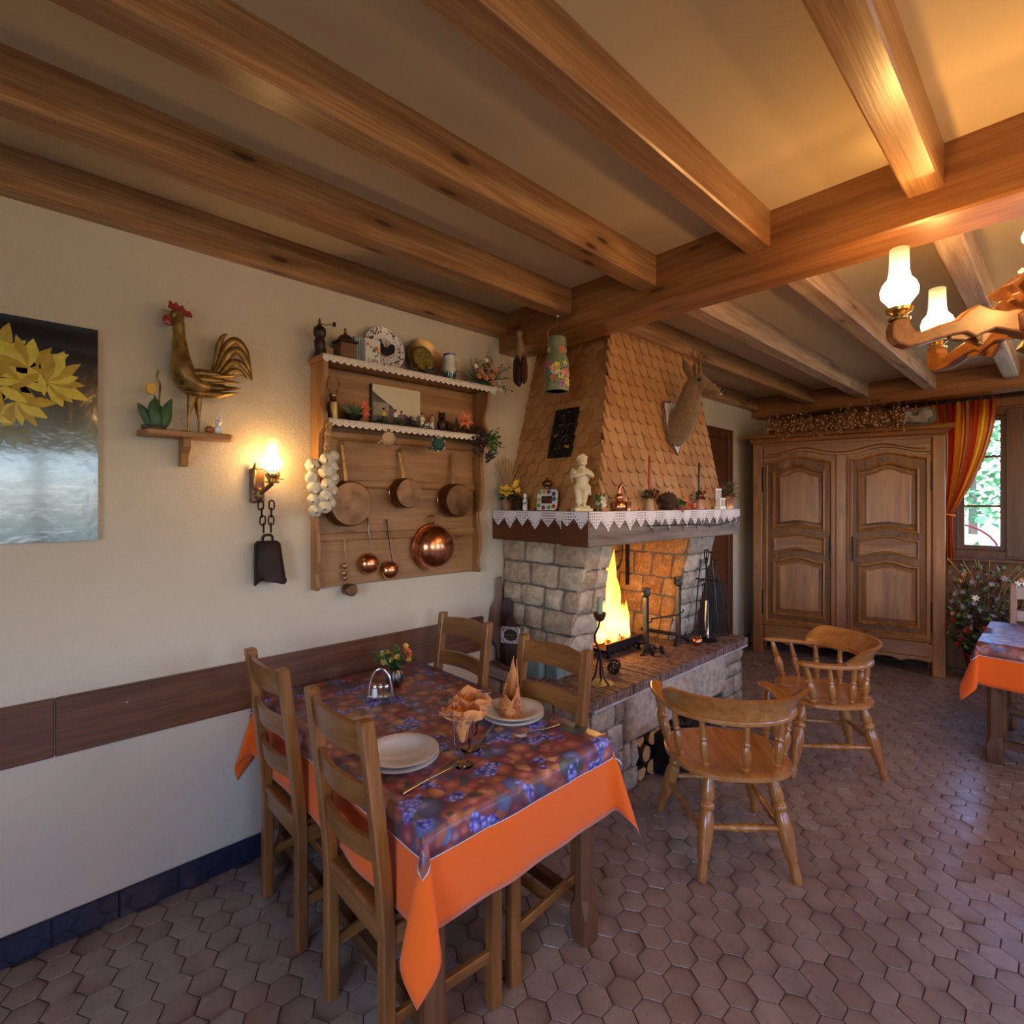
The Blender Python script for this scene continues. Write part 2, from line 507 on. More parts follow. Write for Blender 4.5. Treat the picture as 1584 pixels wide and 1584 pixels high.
window(5, 'e', -1.6, .2, .95, 2.25, [(-1.55, -.7), (-.7, .15)], [1.42, 1.83], False)
struct(MB().box(XB-.16, -1.3, 1.05, XB+.02, .9, 1.085).build('trim_3', W_WIN, bevel=.006), 'brown wooden window sill')
struct(MB().box(XB-.03, .285, 1.1, XB+.04, .40, 2.47).build('trim_4', W_WIN, bevel=.004), 'thick brown post between the window sashes')

# ceiling beams and joists
JY = [(2.44, 2.54), (1.907, 2.005), (1.371, 1.473), (.842, .940), (.287, .387)] + [(-.27-.55*k, -.17-.55*k) for k in range(5)]
jl = ['wall', 'second from the wall', 'third from the wall', 'fourth from the wall', 'fifth from the wall']
for k, (a, b) in enumerate(JY):
    mb = MB()
    n = 24
    o = MB().box(XR, 0, 0, 2.26, b-a, ZC-2.655+.01).build('ceiling_joist', W_BEAM, bevel=.006)
    o.location = (0, a, 2.655); struct(o, 'varnished brown ceiling joist')
    if k == 0: continue
    if k == 1: a, b = 1.85, 1.945
    o = MB().box(0, 0, 0, 6.17-2.445, b-a, ZC-2.655+.01).build('far_ceiling_joist', W_BEAM if k == 1 else W_BEAMD, bevel=.008)  # browner wood for the shaded joist, paler wood for the lit ones
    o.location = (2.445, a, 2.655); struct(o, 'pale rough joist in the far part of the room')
o = MB().box(2.445, 2.44, 2.655, 6.17, 2.54, ZC+.01).build('far_ceiling_joist', W_BEAM, bevel=.006); struct(o, 'joist along the far left wall')
o = MB().box(2.245, YR, 2.56, 2.455, YL+.02, ZC+.01).build('cross_beam', W_BEAMY, bevel=.008); struct(o, 'heavy varnished cross beam carrying the joists')
o = MB().box(6.15, YR, 2.575, 6.36, YL+.02, ZC+.01).build('rear_cross_beam', W_BEAMY, bevel=.008); struct(o, 'brown beam above the window')

# dado boards
dd = MB().box(XR, YL-.018, .69, XR+.02, YL, .895).build('trim_1', W_DADO); struct(dd, 'dark stained horizontal chair rail boards')
for a, b in ((-2.48, -1.75), (-1.748, .09), (.092, 2.10)):
    MB().box(a, YL-.024, .688, b-.002, YL+.002, .897).build('board', W_DADO, dd, bevel=.003)
MB().lathe([(0, 0), (.004, .0), (.004, .003), (0, .004)], 8, XF((.30, YL-.024, .83), (pi/2, 0, 0))).build('nail', plain('nail_head', '9a8a78', .4, 1.0), dd)
# baseboard of dark glazed tiles
BT = plain('blue_black_tile', '20263a', 0.12, coat=0.6, var=0.25, vs=8)
bb = MB().box(XR, YL-.006, 0, 6.1, YL, .105).build('baseboard_left', GROUT); struct(bb, 'dark blue glazed skirting tiles')
bm = MB().box(0, 0, 0, .194, .010, .108).mesh('skirting_tile'); bm.materials.append(BT)
for k in range(31):
    x = -2.49+k*.196+.025
    if 2.05 < x+.1 < 3.9: continue
    o = inst('skirting_tile', bm, bb); o.location = (x, YL-.012, 0); o.modifiers.new('bevel', 'BEVEL').width = .003

# door in the left wall behind the chimney
dw = wood('door_wood', '4a2713', '7b4823', 'z', 1.0, .45)
d1 = MB().box(4.62, YL-.03, 0, 4.72, YL+.01, 2.38).box(5.50, YL-.03, 0, 5.60, YL+.01, 2.38).box(4.72, YL-.03, 2.27, 5.50, YL+.01, 2.38).build('door_1', dw, bevel=.004)
struct(d1, 'dark brown wooden door frame beside the chimney')
lf = MB().box(4.72, YL-.012, .01, 5.50, YL+.01, 2.27).build('door_leaf', dw, d1)
for z0, z1 in ((.15, 1.0), (1.1, 2.12)):
    MB().box(4.84, YL-.02, z0, 5.38, YL-.01, z1).build('panel', dw, lf, bevel=.006)

# ------------------------------------------------------------------ outdoors
GRASS = plain('field_grass', 'c9c8a0', .95, var=.2, vs=.6)
g = MB().box(-40, -60, -.5, 120, 60, -.3).build('ground_outside', GRASS); struct(g, 'bright sunlit field outside the window')
LEAFG = plain('tree_leaf', '4f7a4a', .8, var=.4, vs=3)
BARK = plain('tree_bark', '4a3a2c', .9, var=.3)
def tree(x, y, h, w, label, rr):
    t = thing('tree', label, 'tree', (x, y, -.3), group='trees beyond the field')
    MB().tube([(0, 0, 0), (.1, .05, h*.4), (0, 0, h*.8)], [.22, .16, .05], 8).build('trunk', BARK, t, smooth=60)
    mb = MB()
    for k in range(1500):
        a = rr.uniform(0, 2*pi); z = rr.uniform(.12, 1.0); rad = w*sqrt(max(0, 1-((z-.45)/.6)**2))*sqrt(rr.random())
        p = V((rad*cos(a), rad*sin(a), z*h))
        mb.leaf(p, (rr.gauss(0, 1), rr.gauss(0, 1), rr.gauss(-.2, .6)), rr.uniform(.28, .5), rr.uniform(.2, .36))
    mb.build('foliage', LEAFG, t)
tr = random.Random(5)
for k, (x, y, h, w) in enumerate(((28, 3.4, 9, 2.1), (30, .0, 11, 1.6), (30, -3.6, 8.5, 1.9), (38, 11, 12, 3.4), (34, -8, 10, 2.6), (42, 4, 14, 3.6))):
    tree(x, y, h, w, ('green tree beyond the pale field, seen through the left window sash', 'tall green tree beyond the field, beside the thick window post', 'green tree far beyond the field, behind the window post', 'tree far beyond the field, hidden behind the orange curtain', 'tree beyond the field at the right', 'tallest tree at the back of the far tree line')[k], tr)
hd = MB()
for k in range(500):
    hd.leaf((tr.uniform(8.3, 9.2), tr.uniform(-1, 1.6), tr.uniform(-.3, 1.0)), (tr.gauss(0, 1), tr.gauss(0, 1), tr.gauss(.4, .6)), .16, .09)
tag(hd.build('garden_shrub', plain('shrub_leaf', '8c9a45', .7, var=.4, vs=6)), 'yellow green shrub just outside the window', 'shrub')
_ga = [(8.0, 1.37, -.3)]+[(8.0, .95+.42*cos(a), 1.0+.36*sin(a)) for a in [pi*k/14 for k in range(15)]]+[(8.0, .53, -.3)]
tag(MB().tube(_ga, .012, 8).build('garden_arch', plain('red_paint', 'a03028', .5), smooth=60), 'thin red metal arch outside the window', 'garden arch')
def wp(mb, name, mats, root, **kw):
    """part given in world coordinates under an unrotated root"""
    o = mb.build(name, mats, root, **kw); o.location = -root.location
    return o
# ------------------------------------------------------------------ fireplace materials
def stone_material(name, c1, c2, c3):
    t = NT(name); b = t.pr(Roughness=.9); b.inputs['Specular IOR Level'].default_value = .2
    g = t.n('ShaderNodeNewGeometry'); r = t.orand()
    base = t.ramp(r, [(0.0, lin(c1)), (0.4, lin(c2)), (0.75, lin(c3)), (1.0, lin(c1))])
    n = t.noise(g.outputs['Position'], 16.0, 4, .65)
    col = t.mix(t.mapr(n, .35, .7, 0, .6), base, lin('5e5040'))
    n2 = t.noise(g.outputs['Position'], 45.0, 3, .6)
    col = t.mix(t.mapr(n2, .5, .75, 0, .4), col, lin('e6dccb'))
    t.l(col, b.inputs['Base Color'])
    t.bump(t.math('ADD', n, n2), b, .8, .012)
    return t.m
STONE = stone_material('rough_stone', 'd0b594', 'ba9a7c', 'dcc8a8')
STONEG = stone_material('grey_stone', 'c6b8a4', 'ab9d8a', 'd6ccbc')
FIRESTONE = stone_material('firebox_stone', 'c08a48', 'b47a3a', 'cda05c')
MORTAR = plain('mortar', '6e675e', .95, var=.2, vs=20, bump=.5)
MORTARD = plain('sooty_mortar', '6a4626', .95, var=.3, vs=20, bump=.4)
CONC = plain('concrete_lintel', 'b3a896', .9, var=.35, vs=22, bump=1.0)
IRON = plain('black_iron', '26221f', .5, .6, var=.3, vs=20)
IRONG = plain('worn_iron', '5a5650', .38, .9, var=.3, vs=20)
def brick_mat():
    t = NT('hearth_brick'); b = t.pr(Roughness=.75)
    r = t.orand(); c = t.ramp(r, [(0, lin('3f2d29')), (.5, lin('70544c')), (1, lin('553e38'))])
    g = t.n('ShaderNodeNewGeometry'); n = t.noise(g.outputs['Position'], 30, 3)
    t.l(t.mix(t.mapr(n, .4, .7, 0, .5), c, lin('b09080')), b.inputs['Base Color']); t.bump(n, b, .4, .005)
    return t.m
BRICK = brick_mat()
def bil(c, s, t): return (c[0]*(1-s)+c[1]*s)*(1-t)+(c[3]*(1-s)+c[2]*s)*t
def stones(parent, corners, rows, avg, depth, mat, rr, joint=.012, name='stone'):
    """ashlar blocks over a bilinear patch: corners bottom-left, bottom-right, top-right, top-left seen from outside"""
    c = [V(p) for p in corners]
    n = (c[1]-c[0]).cross(c[3]-c[0]).normalized()
    Wd = ((c[1]-c[0]).length+(c[2]-c[3]).length)/2; H = ((c[3]-c[0]).length+(c[2]-c[1]).length)/2
    hs = [rr.uniform(.75, 1.25) for _ in range(rows)]; tot = sum(hs); t0 = 0
    for r in range(rows):
        t1 = t0+hs[r]/tot
        cuts = [0.0]; x = -rr.uniform(0, .4)*avg if r % 2 else 0
        while True:
            x += avg*rr.uniform(.7, 1.35)
            if x > Wd-avg*.35: break
            if x > avg*.3: cuts.append(x/Wd)
        cuts.append(1.0)
        for a, b in zip(cuts, cuts[1:]):
            js, jt = joint/Wd/2, joint/H/2
            nu, nv = 4, 3; vs = []; 
            for j in range(nv+1):
                for i in range(nu+1):
                    s = a+js+(b-a-2*js)*i/nu; t = t0+jt+(t1-t0-2*jt)*j/nv
                    edge = i in (0, nu) or j in (0, nv); cor = i in (0, nu) and j in (0, nv)
                    s += rr.uniform(-1, 1)*.10*(b-a)/nu*(1.5 if edge else 1); t += rr.uniform(-1, 1)*.10*(t1-t0)/nv
                    if i == 0: s = max(s, a+js*.6)
                    if i == nu: s = min(s, b-js*.6)
                    if cor: s += (.12 if i == 0 else -.12)*(b-a)/nu*rr.random(); t += (.15 if j == 0 else -.15)*(t1-t0)/nv*rr.random()
                    dd = depth*(rr.uniform(.25, .5) if edge else rr.uniform(.75, 1.15))
                    vs.append(bil(c, min(max(s, 0), 1), min(max(t, 0), 1))+n*dd)
            fs = []
            w = nu+1
            for j in range(nv):
                for i in range(nu): fs.append((j*w+i, j*w+i+1, (j+1)*w+i+1, (j+1)*w+i))
            per = [i for i in range(w)]+[j*w+nu for j in range(1, nv+1)]+[nv*w+i for i in range(nu-1, -1, -1)]+[j*w for j in range(nv-1, 0, -1)]
            b0 = len(vs); vs += [vs[p]-n*(depth*.5+.012) for p in per]
            for k in range(len(per)):
                k2 = (k+1) % len(per); fs.append((per[k2], per[k], b0+k, b0+k2))
            o = MB().add(vs, fs).build(name, mat, parent, smooth=50)
        t0 = t1
sr = random.Random(11)
fp = thing('fireplace', 'stone fireplace with brick hearth, open fire and timber mantel', 'fireplace', (3.0, 2.1, 0))
HZ = .605
# raised hearth
he = wp(MB().box(2.13, 1.68, 0, 2.53, 2.51, .53).box(3.60, 1.68, 0, 3.90, 2.51, .53).box(2.53, 2.30, 0, 3.60, 2.51, .53).box(2.12, 1.67, .50, 3.91, 2.51, .556), 'hearth_base', MORTAR, fp, bevel=.004)
stones(he, [(2.12, 1.68, .01), (2.40, 1.68, .01), (2.40, 1.68, .53), (2.12, 1.68, .53)], 4, .17, .03, STONEG, sr)
stones(he, [(2.40, 1.68, .01), (2.54, 1.68, .01), (2.54, 1.68, .28), (2.40, 1.68, .28)], 2, .16, .03, STONEG, sr)
stones(he, [(2.12, 2.50, .01), (2.12, 1.68, .01), (2.12, 1.68, .53), (2.12, 2.50, .53)], 4, .24, .03, STONEG, sr)
stones(he, [(3.60, 1.68, .01), (3.91, 1.68, .01), (3.91, 1.68, .54), (3.60, 1.68, .54)], 5, .17, .03, STONEG, sr)
stones(he, [(3.91, 1.68, .01), (3.91, 2.50, .01), (3.91, 2.50, .54), (3.91, 1.68, .54)], 5, .22, .02, STONEG, sr)
wp(MB().box(2.41, 1.645, .285, 3.61, 1.86, .545), 'lintel', CONC, fp, bevel=.018, seg=2)
wp(MB().box(2.105, 1.635, .535, 3.935, 2.51, .562), 'ledge', plain('pale_ledge', 'c2bcb4', .8, var=.15), fp, bevel=.004)
bed = wp(MB().box(2.10, 1.632, .558, 3.93, 2.51, .600), 'brick_bed', plain('brick_joint', 'aa9e94', .9, var=.2), fp)
# bricks laid on edge: front row individually, rows behind too
bme = MB().box(0, 0, 0, .0225, .205, .052).mesh('brick'); bme.materials.append(BRICK)
yrow = [1.63, 1.838, 2.046]
for r, y in enumerate(yrow):
    for k in range(61):
        o = inst('brick', bme, bed); o.location = (2.102+k*.0301+(.015 if r % 2 else 0), y, .555+sr.uniform(-.0015, .0015)); o.rotation_euler = (0, 0, sr.uniform(-.008, .008))
bl = MB()
for k in range(61): bl.box(2.102+k*.0301, 2.254, .555, 2.1245+k*.0301, 2.50, .604)
o = bl.build('rear_bricks', BRICK, bed); o['kind'] = 'stuff'
# piers
def yfront(z): return 1.80+(1.372-z)*.23
pl = wp(MB().add([(2.285, yfront(.6)+.02, .6), (2.50, yfront(.6)+.02, .6), (2.50, 2.51, .6), (2.285, 2.51, .6), (2.285, 1.82, 1.375), (2.50, 1.82, 1.375), (2.50, 2.51, 1.375), (2.285, 2.51, 1.375)], [(0,3,2,1),(4,5,6,7),(0,1,5,4),(1,2,6,5),(2,3,7,6),(3,0,4,7)]), 'pier', MORTAR, fp)
stones(pl, [(2.285, 2.50, .6), (2.285, yfront(.6), .6), (2.285, 1.80, 1.37), (2.285, 2.50, 1.37)], 6, .19, .036, STONE, sr)
stones(pl, [(2.275, yfront(.6)+.02, .6), (2.505, yfront(.6)+.02, .6), (2.505, 1.82, 1.37), (2.275, 1.82, 1.37)], 6, .16, .036, STONE, sr)
stones(pl, [(2.50, yfront(.6)+.02, .6), (2.50, 2.42, .6), (2.50, 2.42, 1.37), (2.50, 1.82, 1.37)], 5, .2, .02, FIRESTONE, sr)
pr_ = wp(MB().add([(3.43, yfront(.6)+.02, .6), (3.77, yfront(.6)+.02, .6), (3.77, 2.51, .6), (3.43, 2.51, .6), (3.43, 1.82, 1.375), (3.77, 1.82, 1.375), (3.77, 2.51, 1.375), (3.43, 2.51, 1.375)], [(0,3,2,1),(4,5,6,7),(0,1,5,4),(1,2,6,5),(2,3,7,6),(3,0,4,7)]), 'pier', MORTAR, fp)
stones(pr_, [(3.43, yfront(.6)+.02, .6), (3.78, yfront(.6)+.02, .6), (3.78, 1.82, 1.37), (3.43, 1.82, 1.37)], 6, .2, .036, STONEG, sr)
stones(pr_, [(3.77, yfront(.6)+.02, .6), (3.77, 2.5, .6), (3.77, 2.5, 1.37), (3.77, 1.82, 1.37)], 6, .22, .02, STONEG, sr)
stones(pr_, [(3.43, 2.42, .6), (3.43, yfront(.6)+.02, .6), (3.43, 1.82, 1.37), (3.43, 2.42, 1.37)], 5, .2, .02, FIRESTONE, sr)
bk = wp(MB().box(2.5, 2.42, .6, 3.43, 2.51, 1.375), 'firebox_back', MORTARD, fp)
stones(bk, [(2.5, 2.42, .6), (3.43, 2.42, .6), (3.43, 2.42, 1.37), (2.5, 2.42, 1.37)], 6, .2, .02, FIRESTONE, sr)
# mantel
W_MAN = wood('mantel_timber', '5e4a3c', 'a08f82', 'x', 1.6, .7, knots=.3, bump=.5)
W_MANS = wood('mantel_dim_side_timber', '4a2412', '74401f', 'y', 1.4, .5, knots=.2, bump=.3)  # brown timber, darkened for the less lit left side
wp(MB().box(2.10, 1.667, 1.372, 3.86, 1.86, 1.553), 'mantel_beam', [W_MAN, W_MANS], fp, bevel=.006).data.polygons[5].material_index = 1  # left end face takes the darker timber, as less lit
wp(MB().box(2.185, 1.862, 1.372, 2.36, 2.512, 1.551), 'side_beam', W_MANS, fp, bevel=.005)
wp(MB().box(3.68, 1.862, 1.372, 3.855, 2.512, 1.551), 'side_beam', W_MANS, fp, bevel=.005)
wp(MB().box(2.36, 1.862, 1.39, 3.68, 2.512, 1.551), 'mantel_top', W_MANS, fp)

# ------------------------------------------------------------------ shingled hood
hood = thing('chimney_hood', 'tapering chimney hood covered in rounded wooden shingles', 'chimney hood', (3.05, 2.15, 1.555))
Hb = [V((2.32, 2.513, 1.555)), V((2.32, 1.77, 1.555)), V((3.775, 1.77, 1.555)), V((3.775, 2.513, 1.555))]
Ht = [V((2.662, 2.513, 2.80)), V((2.662, 1.938, 2.80)), V((3.60, 1.938, 2.80)), V((3.60, 2.513, 2.80))]
wp(MB().add(Hb+Ht, [(0,3,2,1),(4,5,6,7),(0,1,5,4),(1,2,6,5),(2,3,7,6),(3,0,4,7)]), 'hood_core', plain('hood_board', '8a5a2c', .8), hood)
def shingle_mat():
    t = NT('wood_shingle'); b = t.pr(Roughness=.6)
    r = t.orand(); at = t.n('ShaderNodeAttribute'); at.attribute_name = 'tone'
    v = t.math('FRACT', t.math('ADD', r, at.outputs['Fac']))
    c = t.ramp(v, [(0, lin('ae7a48')), (.5, lin('c89560')), (1, lin('bd8852'))])
    n = t.noise(t.obj((60, 60, 5)), 1.5, 3)
    t.l(t.mix(t.mapr(n, .35, .75, 0, .4), c, lin('8a5426')), b.inputs['Base Color']); t.bump(n, b, .15, .003)
    return t.m
SHIN = shingle_mat()
PITCH, SW = .079, .092
todo = []
for f, (a, b) in enumerate(((0, 1), (1, 2), (2, 3))):
    bl_, br_, tl_, tr_ = Hb[a], Hb[b], Ht[a], Ht[b]
    u = (br_-bl_).normalized(); vdir = ((tl_+tr_)-(bl_+br_)); vdir = (vdir-u*vdir.dot(u)).normalized(); n = u.cross(vdir)
    Lh = ((tl_+tr_)/2-(bl_+br_)/2).length
    rows = int(Lh/PITCH)
    for r in range(rows):
        t = (r*PITCH)/Lh; A = bl_.lerp(tl_, t); B = br_.lerp(tr_, t); Wd = (B-A).length
        x = -.01-(SW/2 if r % 2 else 0)
        while x < Wd+.005:
            x0, x1 = max(x, -.006), min(x+SW-.003, Wd+.006)
            if x1-x0 > .018: todo.append(((A+u*(x+SW/2)).length if f < 2 else 99, f, A, u, vdir, n, x, x0, x1, sr.random()))
            x += SW
todo.sort(key=lambda q: q[0])
def shingle_poly(x, x0, x1):
    c = x+SW/2; hw = SW/2-.0015; pts = []
    for k in range(9):
        a = pi+pi*k/8; pts.append((min(max(c+hw*cos(a), x0), x1), .036+.038*sin(a)))
    pts += [(x1, PITCH*1.35), (x0, PITCH*1.35)]
    return pts
rest = MB(); tone = []
for k, (d, f, A, u, vd, n, x, x0, x1, rv) in enumerate(todo):
    lift = .014+.004*rv
    def put(p, h): 
        hh = h+lift*(1-p[1]/(PITCH*1.35))
        return A+u*p[0]+vd*(p[1]-.012+.006*(rv-.5))+n*(hh+.002)
    po = shingle_poly(x, x0, x1); m_ = len(po)
    vs = [put(p, -.001) for p in po]+[put(p, .006) for p in po]
    fs = [tuple(range(m_-1, -1, -1)), tuple(range(m_, 2*m_))]+[(i, (i+1) % m_, m_+(i+1) % m_, m_+i) for i in range(m_)]
    if k < 300:
        o = wp(MB().add(vs, fs), 'shingle', SHIN, hood)
    else:
        rest.add(vs, fs); tone += [sr.random()]*len(vs)
if rest.v:
    o = wp(rest, 'more_shingles', SHIN, hood); o['kind'] = 'stuff'
    A_ = o.data.attributes.new('tone', 'FLOAT', 'POINT'); A_.data.foreach_set('value', tone)
# iron grille on the left face
def onleft(y, z, h=0.0): return V((2.32+.2747*(z-1.555)-h*.964, y, z+h*.265))
gr = thing('iron_grille', 'black cast iron grille with scrolls on the shingled hood', 'grille', tuple(onleft(2.12, 2.02, .02)))
gb = MB()
def gbox(y0, y1, z0, z1, h0, h1, mb):
    vs = [onleft(y, z, h) for h in (h0, h1) for y, z in ((y0, z0), (y1, z0), (y1, z1), (y0, z1))]
    mb.add(vs, [(0,1,2,3),(7,6,5,4),(0,4,5,1),(1,5,6,2),(2,6,7,3),(3,7,4,0)])
gbox(2.03, 2.215, 1.868, 2.175, .012, .022, gb)
wp(gb, 'plate', plain('grille_black', '0e0b0a', .8), gr)  # near-black plate behind the scrolls
gf = MB()
for q in ((2.03, 2.05, 1.868, 2.175), (2.195, 2.215, 1.868, 2.175), (2.05, 2.195, 1.868, 1.888), (2.05, 2.195, 2.155, 2.175)): gbox(*q, .02, .034, gf)
wp(gf, 'frame', IRON, gr, bevel=.002)
for (cy, cz, R_, s_) in ((2.15, 1.94, .03, 1), (2.10, 1.98, .032, -1), (2.15, 2.03, .032, 1), (2.10, 2.075, .03, -1), (2.145, 2.115, .026, 1)):
    pts = [onleft(cy+s_*R_*(1-k/26)*cos(k*.42), cz+R_*(1-k/26)*sin(k*.42), .028) for k in range(20)]
    wp(MB().tube(pts, .0035, 6), 'scroll', IRONG, gr, smooth=60)
wp(MB().tube([onleft(2.12+.03*sin(k*.5), 1.89+k*.0145, .027) for k in range(19)], .004, 6), 'stem', IRONG, gr, smooth=60)
# ------------------------------------------------------------------ furniture
W_CHAIR = wood('chair_wood', '6a3f1a', 'a87036', 'z', 1.4, .32, coat=.35, tint=.15, knots=.15)
W_CHAIRH = wood('chair_wood_rail', '6a3f1a', 'a87036', 'y', 1.4, .32, coat=.35, tint=.15)
W_CHAIRX = wood('chair_wood_side', '6a3f1a', 'a87036', 'x', 1.4, .32, coat=.35, tint=.15)
W_TABLE = wood('table_wood', '4a2c18', '7d5230', 'z', 1.3, .5, tint=.1)
W_TABX = wood('table_wood_rail', '4a2c18', '7d5230', 'y', 1.3, .5, tint=.1)
W_ARM = wood('honey_wood', '9a5c24', 'c48a48', 'x', 1.4, .22, coat=.5, tint=.08)
W_ARMZ = wood('honey_turned_wood', '945822', 'c08644', 'z', 1.4, .22, coat=.5, tint=.1)

def post(mb, pts, w):
    """square post through points"""
    pts = [V(p) for p in pts]; vs = []
    for p in pts:
        for i, j in ((-1,-1),(1,-1),(1,1),(-1,1)): vs.append(p+V((i*w/2, j*w/2, 0)))
    n = len(pts); fs = [(3,2,1,0), tuple(4*(n-1)+k for k in range(4))]
    for k in range(n-1):
        for i in range(4):
            i2 = (i+1) % 4; fs.append((4*k+i, 4*k+i2, 4*k+4+i2, 4*k+4+i))
    return mb.add(vs, fs)
def backx(z): return -.19 if z < .42 else -.19-.065*((z-.42)/.60)**1.25
def ladder_chair(label, group):
    t = thing('dining_chair', label, 'chair', group=group)
    for s in (-1, 1):
        zs = [0, .04, .42, .56, .70, .86, 1.02]
        post(MB(), [(backx(z), s*.176, z) for z in zs], .040).build('rear_leg', W_CHAIR, t, bevel=.005)
        post(MB(), [(.175, s*.205, 0), (.175, s*.205, .435)], .042).build('front_leg', W_CHAIR, t, bevel=.005)
        MB().beam((-.19, s*.178, .405), (.175, s*.205, .405), .022, .055).build('seat_rail', W_CHAIRX, t, bevel=.003)
        MB().beam((-.19, s*.178, .17), (.175, s*.205, .17), .02, .035).build('stretcher', W_CHAIRX, t, bevel=.003)
    MB().beam((.175, -.2, .405), (.175, .2, .405), .022, .055).build('seat_rail', W_CHAIRH, t, bevel=.003)
    MB().beam((-.19, -.17, .405), (-.19, .17, .405), .022, .055).build('seat_rail', W_CHAIRH, t, bevel=.003)
    MB().beam((-.02, -.19, .17), (-.02, .19, .17), .02, .035).build('stretcher', W_CHAIRH, t, bevel=.003)
    MB().prism([(-.205, -.175), (.205, -.225), (.205, .225), (-.205, .175)], .432, .458).build('seat', W_CHAIRX, t, bevel=.008, seg=2)
    for zc, h in ((.955, .082), (.795, .07), (.640, .066)):
        mb = MB(); N = 10
        for f in (0, 1):
            pass
        vs = []; fs = []
        for i in range(N+1):
            y = -.165+.33*i/N; bow = -.030*(1-(y/.165)**2); arch = .010*(1-(y/.165)**2) if zc > .9 else 0
            for z, off in ((zc-h/2, -.008), (zc+h/2+arch, -.008), (zc+h/2+arch, .008), (zc-h/2, .008)):
                vs.append((backx(z)+bow+off+.004, y, z))
        for i in range(N):
            for k in range(4):
                k2 = (k+1) % 4; fs.append((4*i+k, 4*i+k2, 4*i+4+k2, 4*i+4+k))
        fs += [(3,2,1,0), tuple(4*N+k for k in range(4))]
        mb.add(vs, fs).build('back_slat', W_CHAIRH, t, smooth=40)
    return t
CG = 'ladder-back dining chairs'
chA = ladder_chair('ladder-back dining chair by the white wall, left of the laid table', CG); chA.location = (.925, 2.065, 0)
dup(chA, (.925, 1.462, 0), 0, 'ladder-back dining chair in the foreground, nearest to the viewer', CG)
dup(chA, (1.372, 1.475, 0), pi, 'ladder-back dining chair between the laid table and the brick hearth', CG)
dup(chA, (1.395, 2.10, 0), pi+.03, 'ladder-back dining chair at the wall, beside the leather straps', CG)

# ------------------------------------------------------------------ tables with cloths
ORANGE = None
def cloth_mat(name, col, rough=.85):
    t = NT(name); b = t.pr(Roughness=rough); b.inputs['Sheen Weight'].default_value = .25; b.inputs['Specular IOR Level'].default_value = .2
    b.inputs['Base Color'].default_value = lin(col)
    n = t.noise(t.obj((1,1,1), False), 900, 2); t.bump(n, b, .1, .001)
    return t.m
ORANGE = cloth_mat('orange_cloth', 'f06818')
HEM = cloth_mat('white_hem', 'e8e2e6')
def fruit_mat():
    t = NT('fruit_print_cloth'); b = t.pr(Roughness=.38); b.inputs['Specular IOR Level'].default_value = .6
    v = t.obj((1, 1, 1), False)
    nz = t.n('ShaderNodeTexNoise'); nz.inputs['Scale'].default_value = 14; t.l(v, nz.inputs['Vector'])
    mp = t.mix(.018, v, nz.outputs['Color'], 'ADD')
    vo = t.n('ShaderNodeTexVoronoi'); vo.inputs['Scale'].default_value = 19; vo.inputs['Randomness'].default_value = .85; t.l(mp, vo.inputs['Vector'])
    sx = t.n('ShaderNodeSeparateXYZ'); t.l(vo.outputs['Color'], sx.inputs[0])
    big = t.noise(v, 7.0, 2)
    pick = t.math('ADD', t.math('MULTIPLY', sx.outputs[0], .72), t.math('MULTIPLY', big, .36))
    fruit = t.ramp(pick, [(0, lin('5a6a64')), (.2, lin('6c78a4')), (.28, lin('a05048')), (.42, lin('b86858')), (.53, lin('cc8a58')), (.60, lin('8a5470')), (.70, lin('bc7050')), (.80, lin('9c4c54')), (.88, lin('c89a60')), (.95, lin('8a90cc'))], 'CONSTANT')
    sh = t.mapr(vo.outputs['Distance'], .15, .75, 0, .7)
    col = t.mix(sh, fruit, lin('3a2832'))
    hi = t.mapr(vo.outputs['Distance'], 0.0, .30, .5, 0)
    col = t.mix(hi, col, lin('d8a890'))
    g = t.n('ShaderNodeTexVoronoi'); g.inputs['Scale'].default_value = 62; t.l(v, g.inputs['Vector'])
    gcol = t.ramp(g.outputs['Distance'], [(0, lin('c9ccff')), (.5, lin('6468c0')), (.85, lin('262048'))])
    gm = t.noise(v, 9.5, 1)
    col = t.mix(t.mapr(gm, .585, .62, 0, .9), col, gcol)
    lf = t.noise(v, 12.0, 1, .5)
    col = t.mix(t.mapr(lf, .66, .69, 0, .8), col, lin('33483f'))
    t.l(col, b.inputs['Base Color'])
    return t.m
FRUIT = fruit_mat()
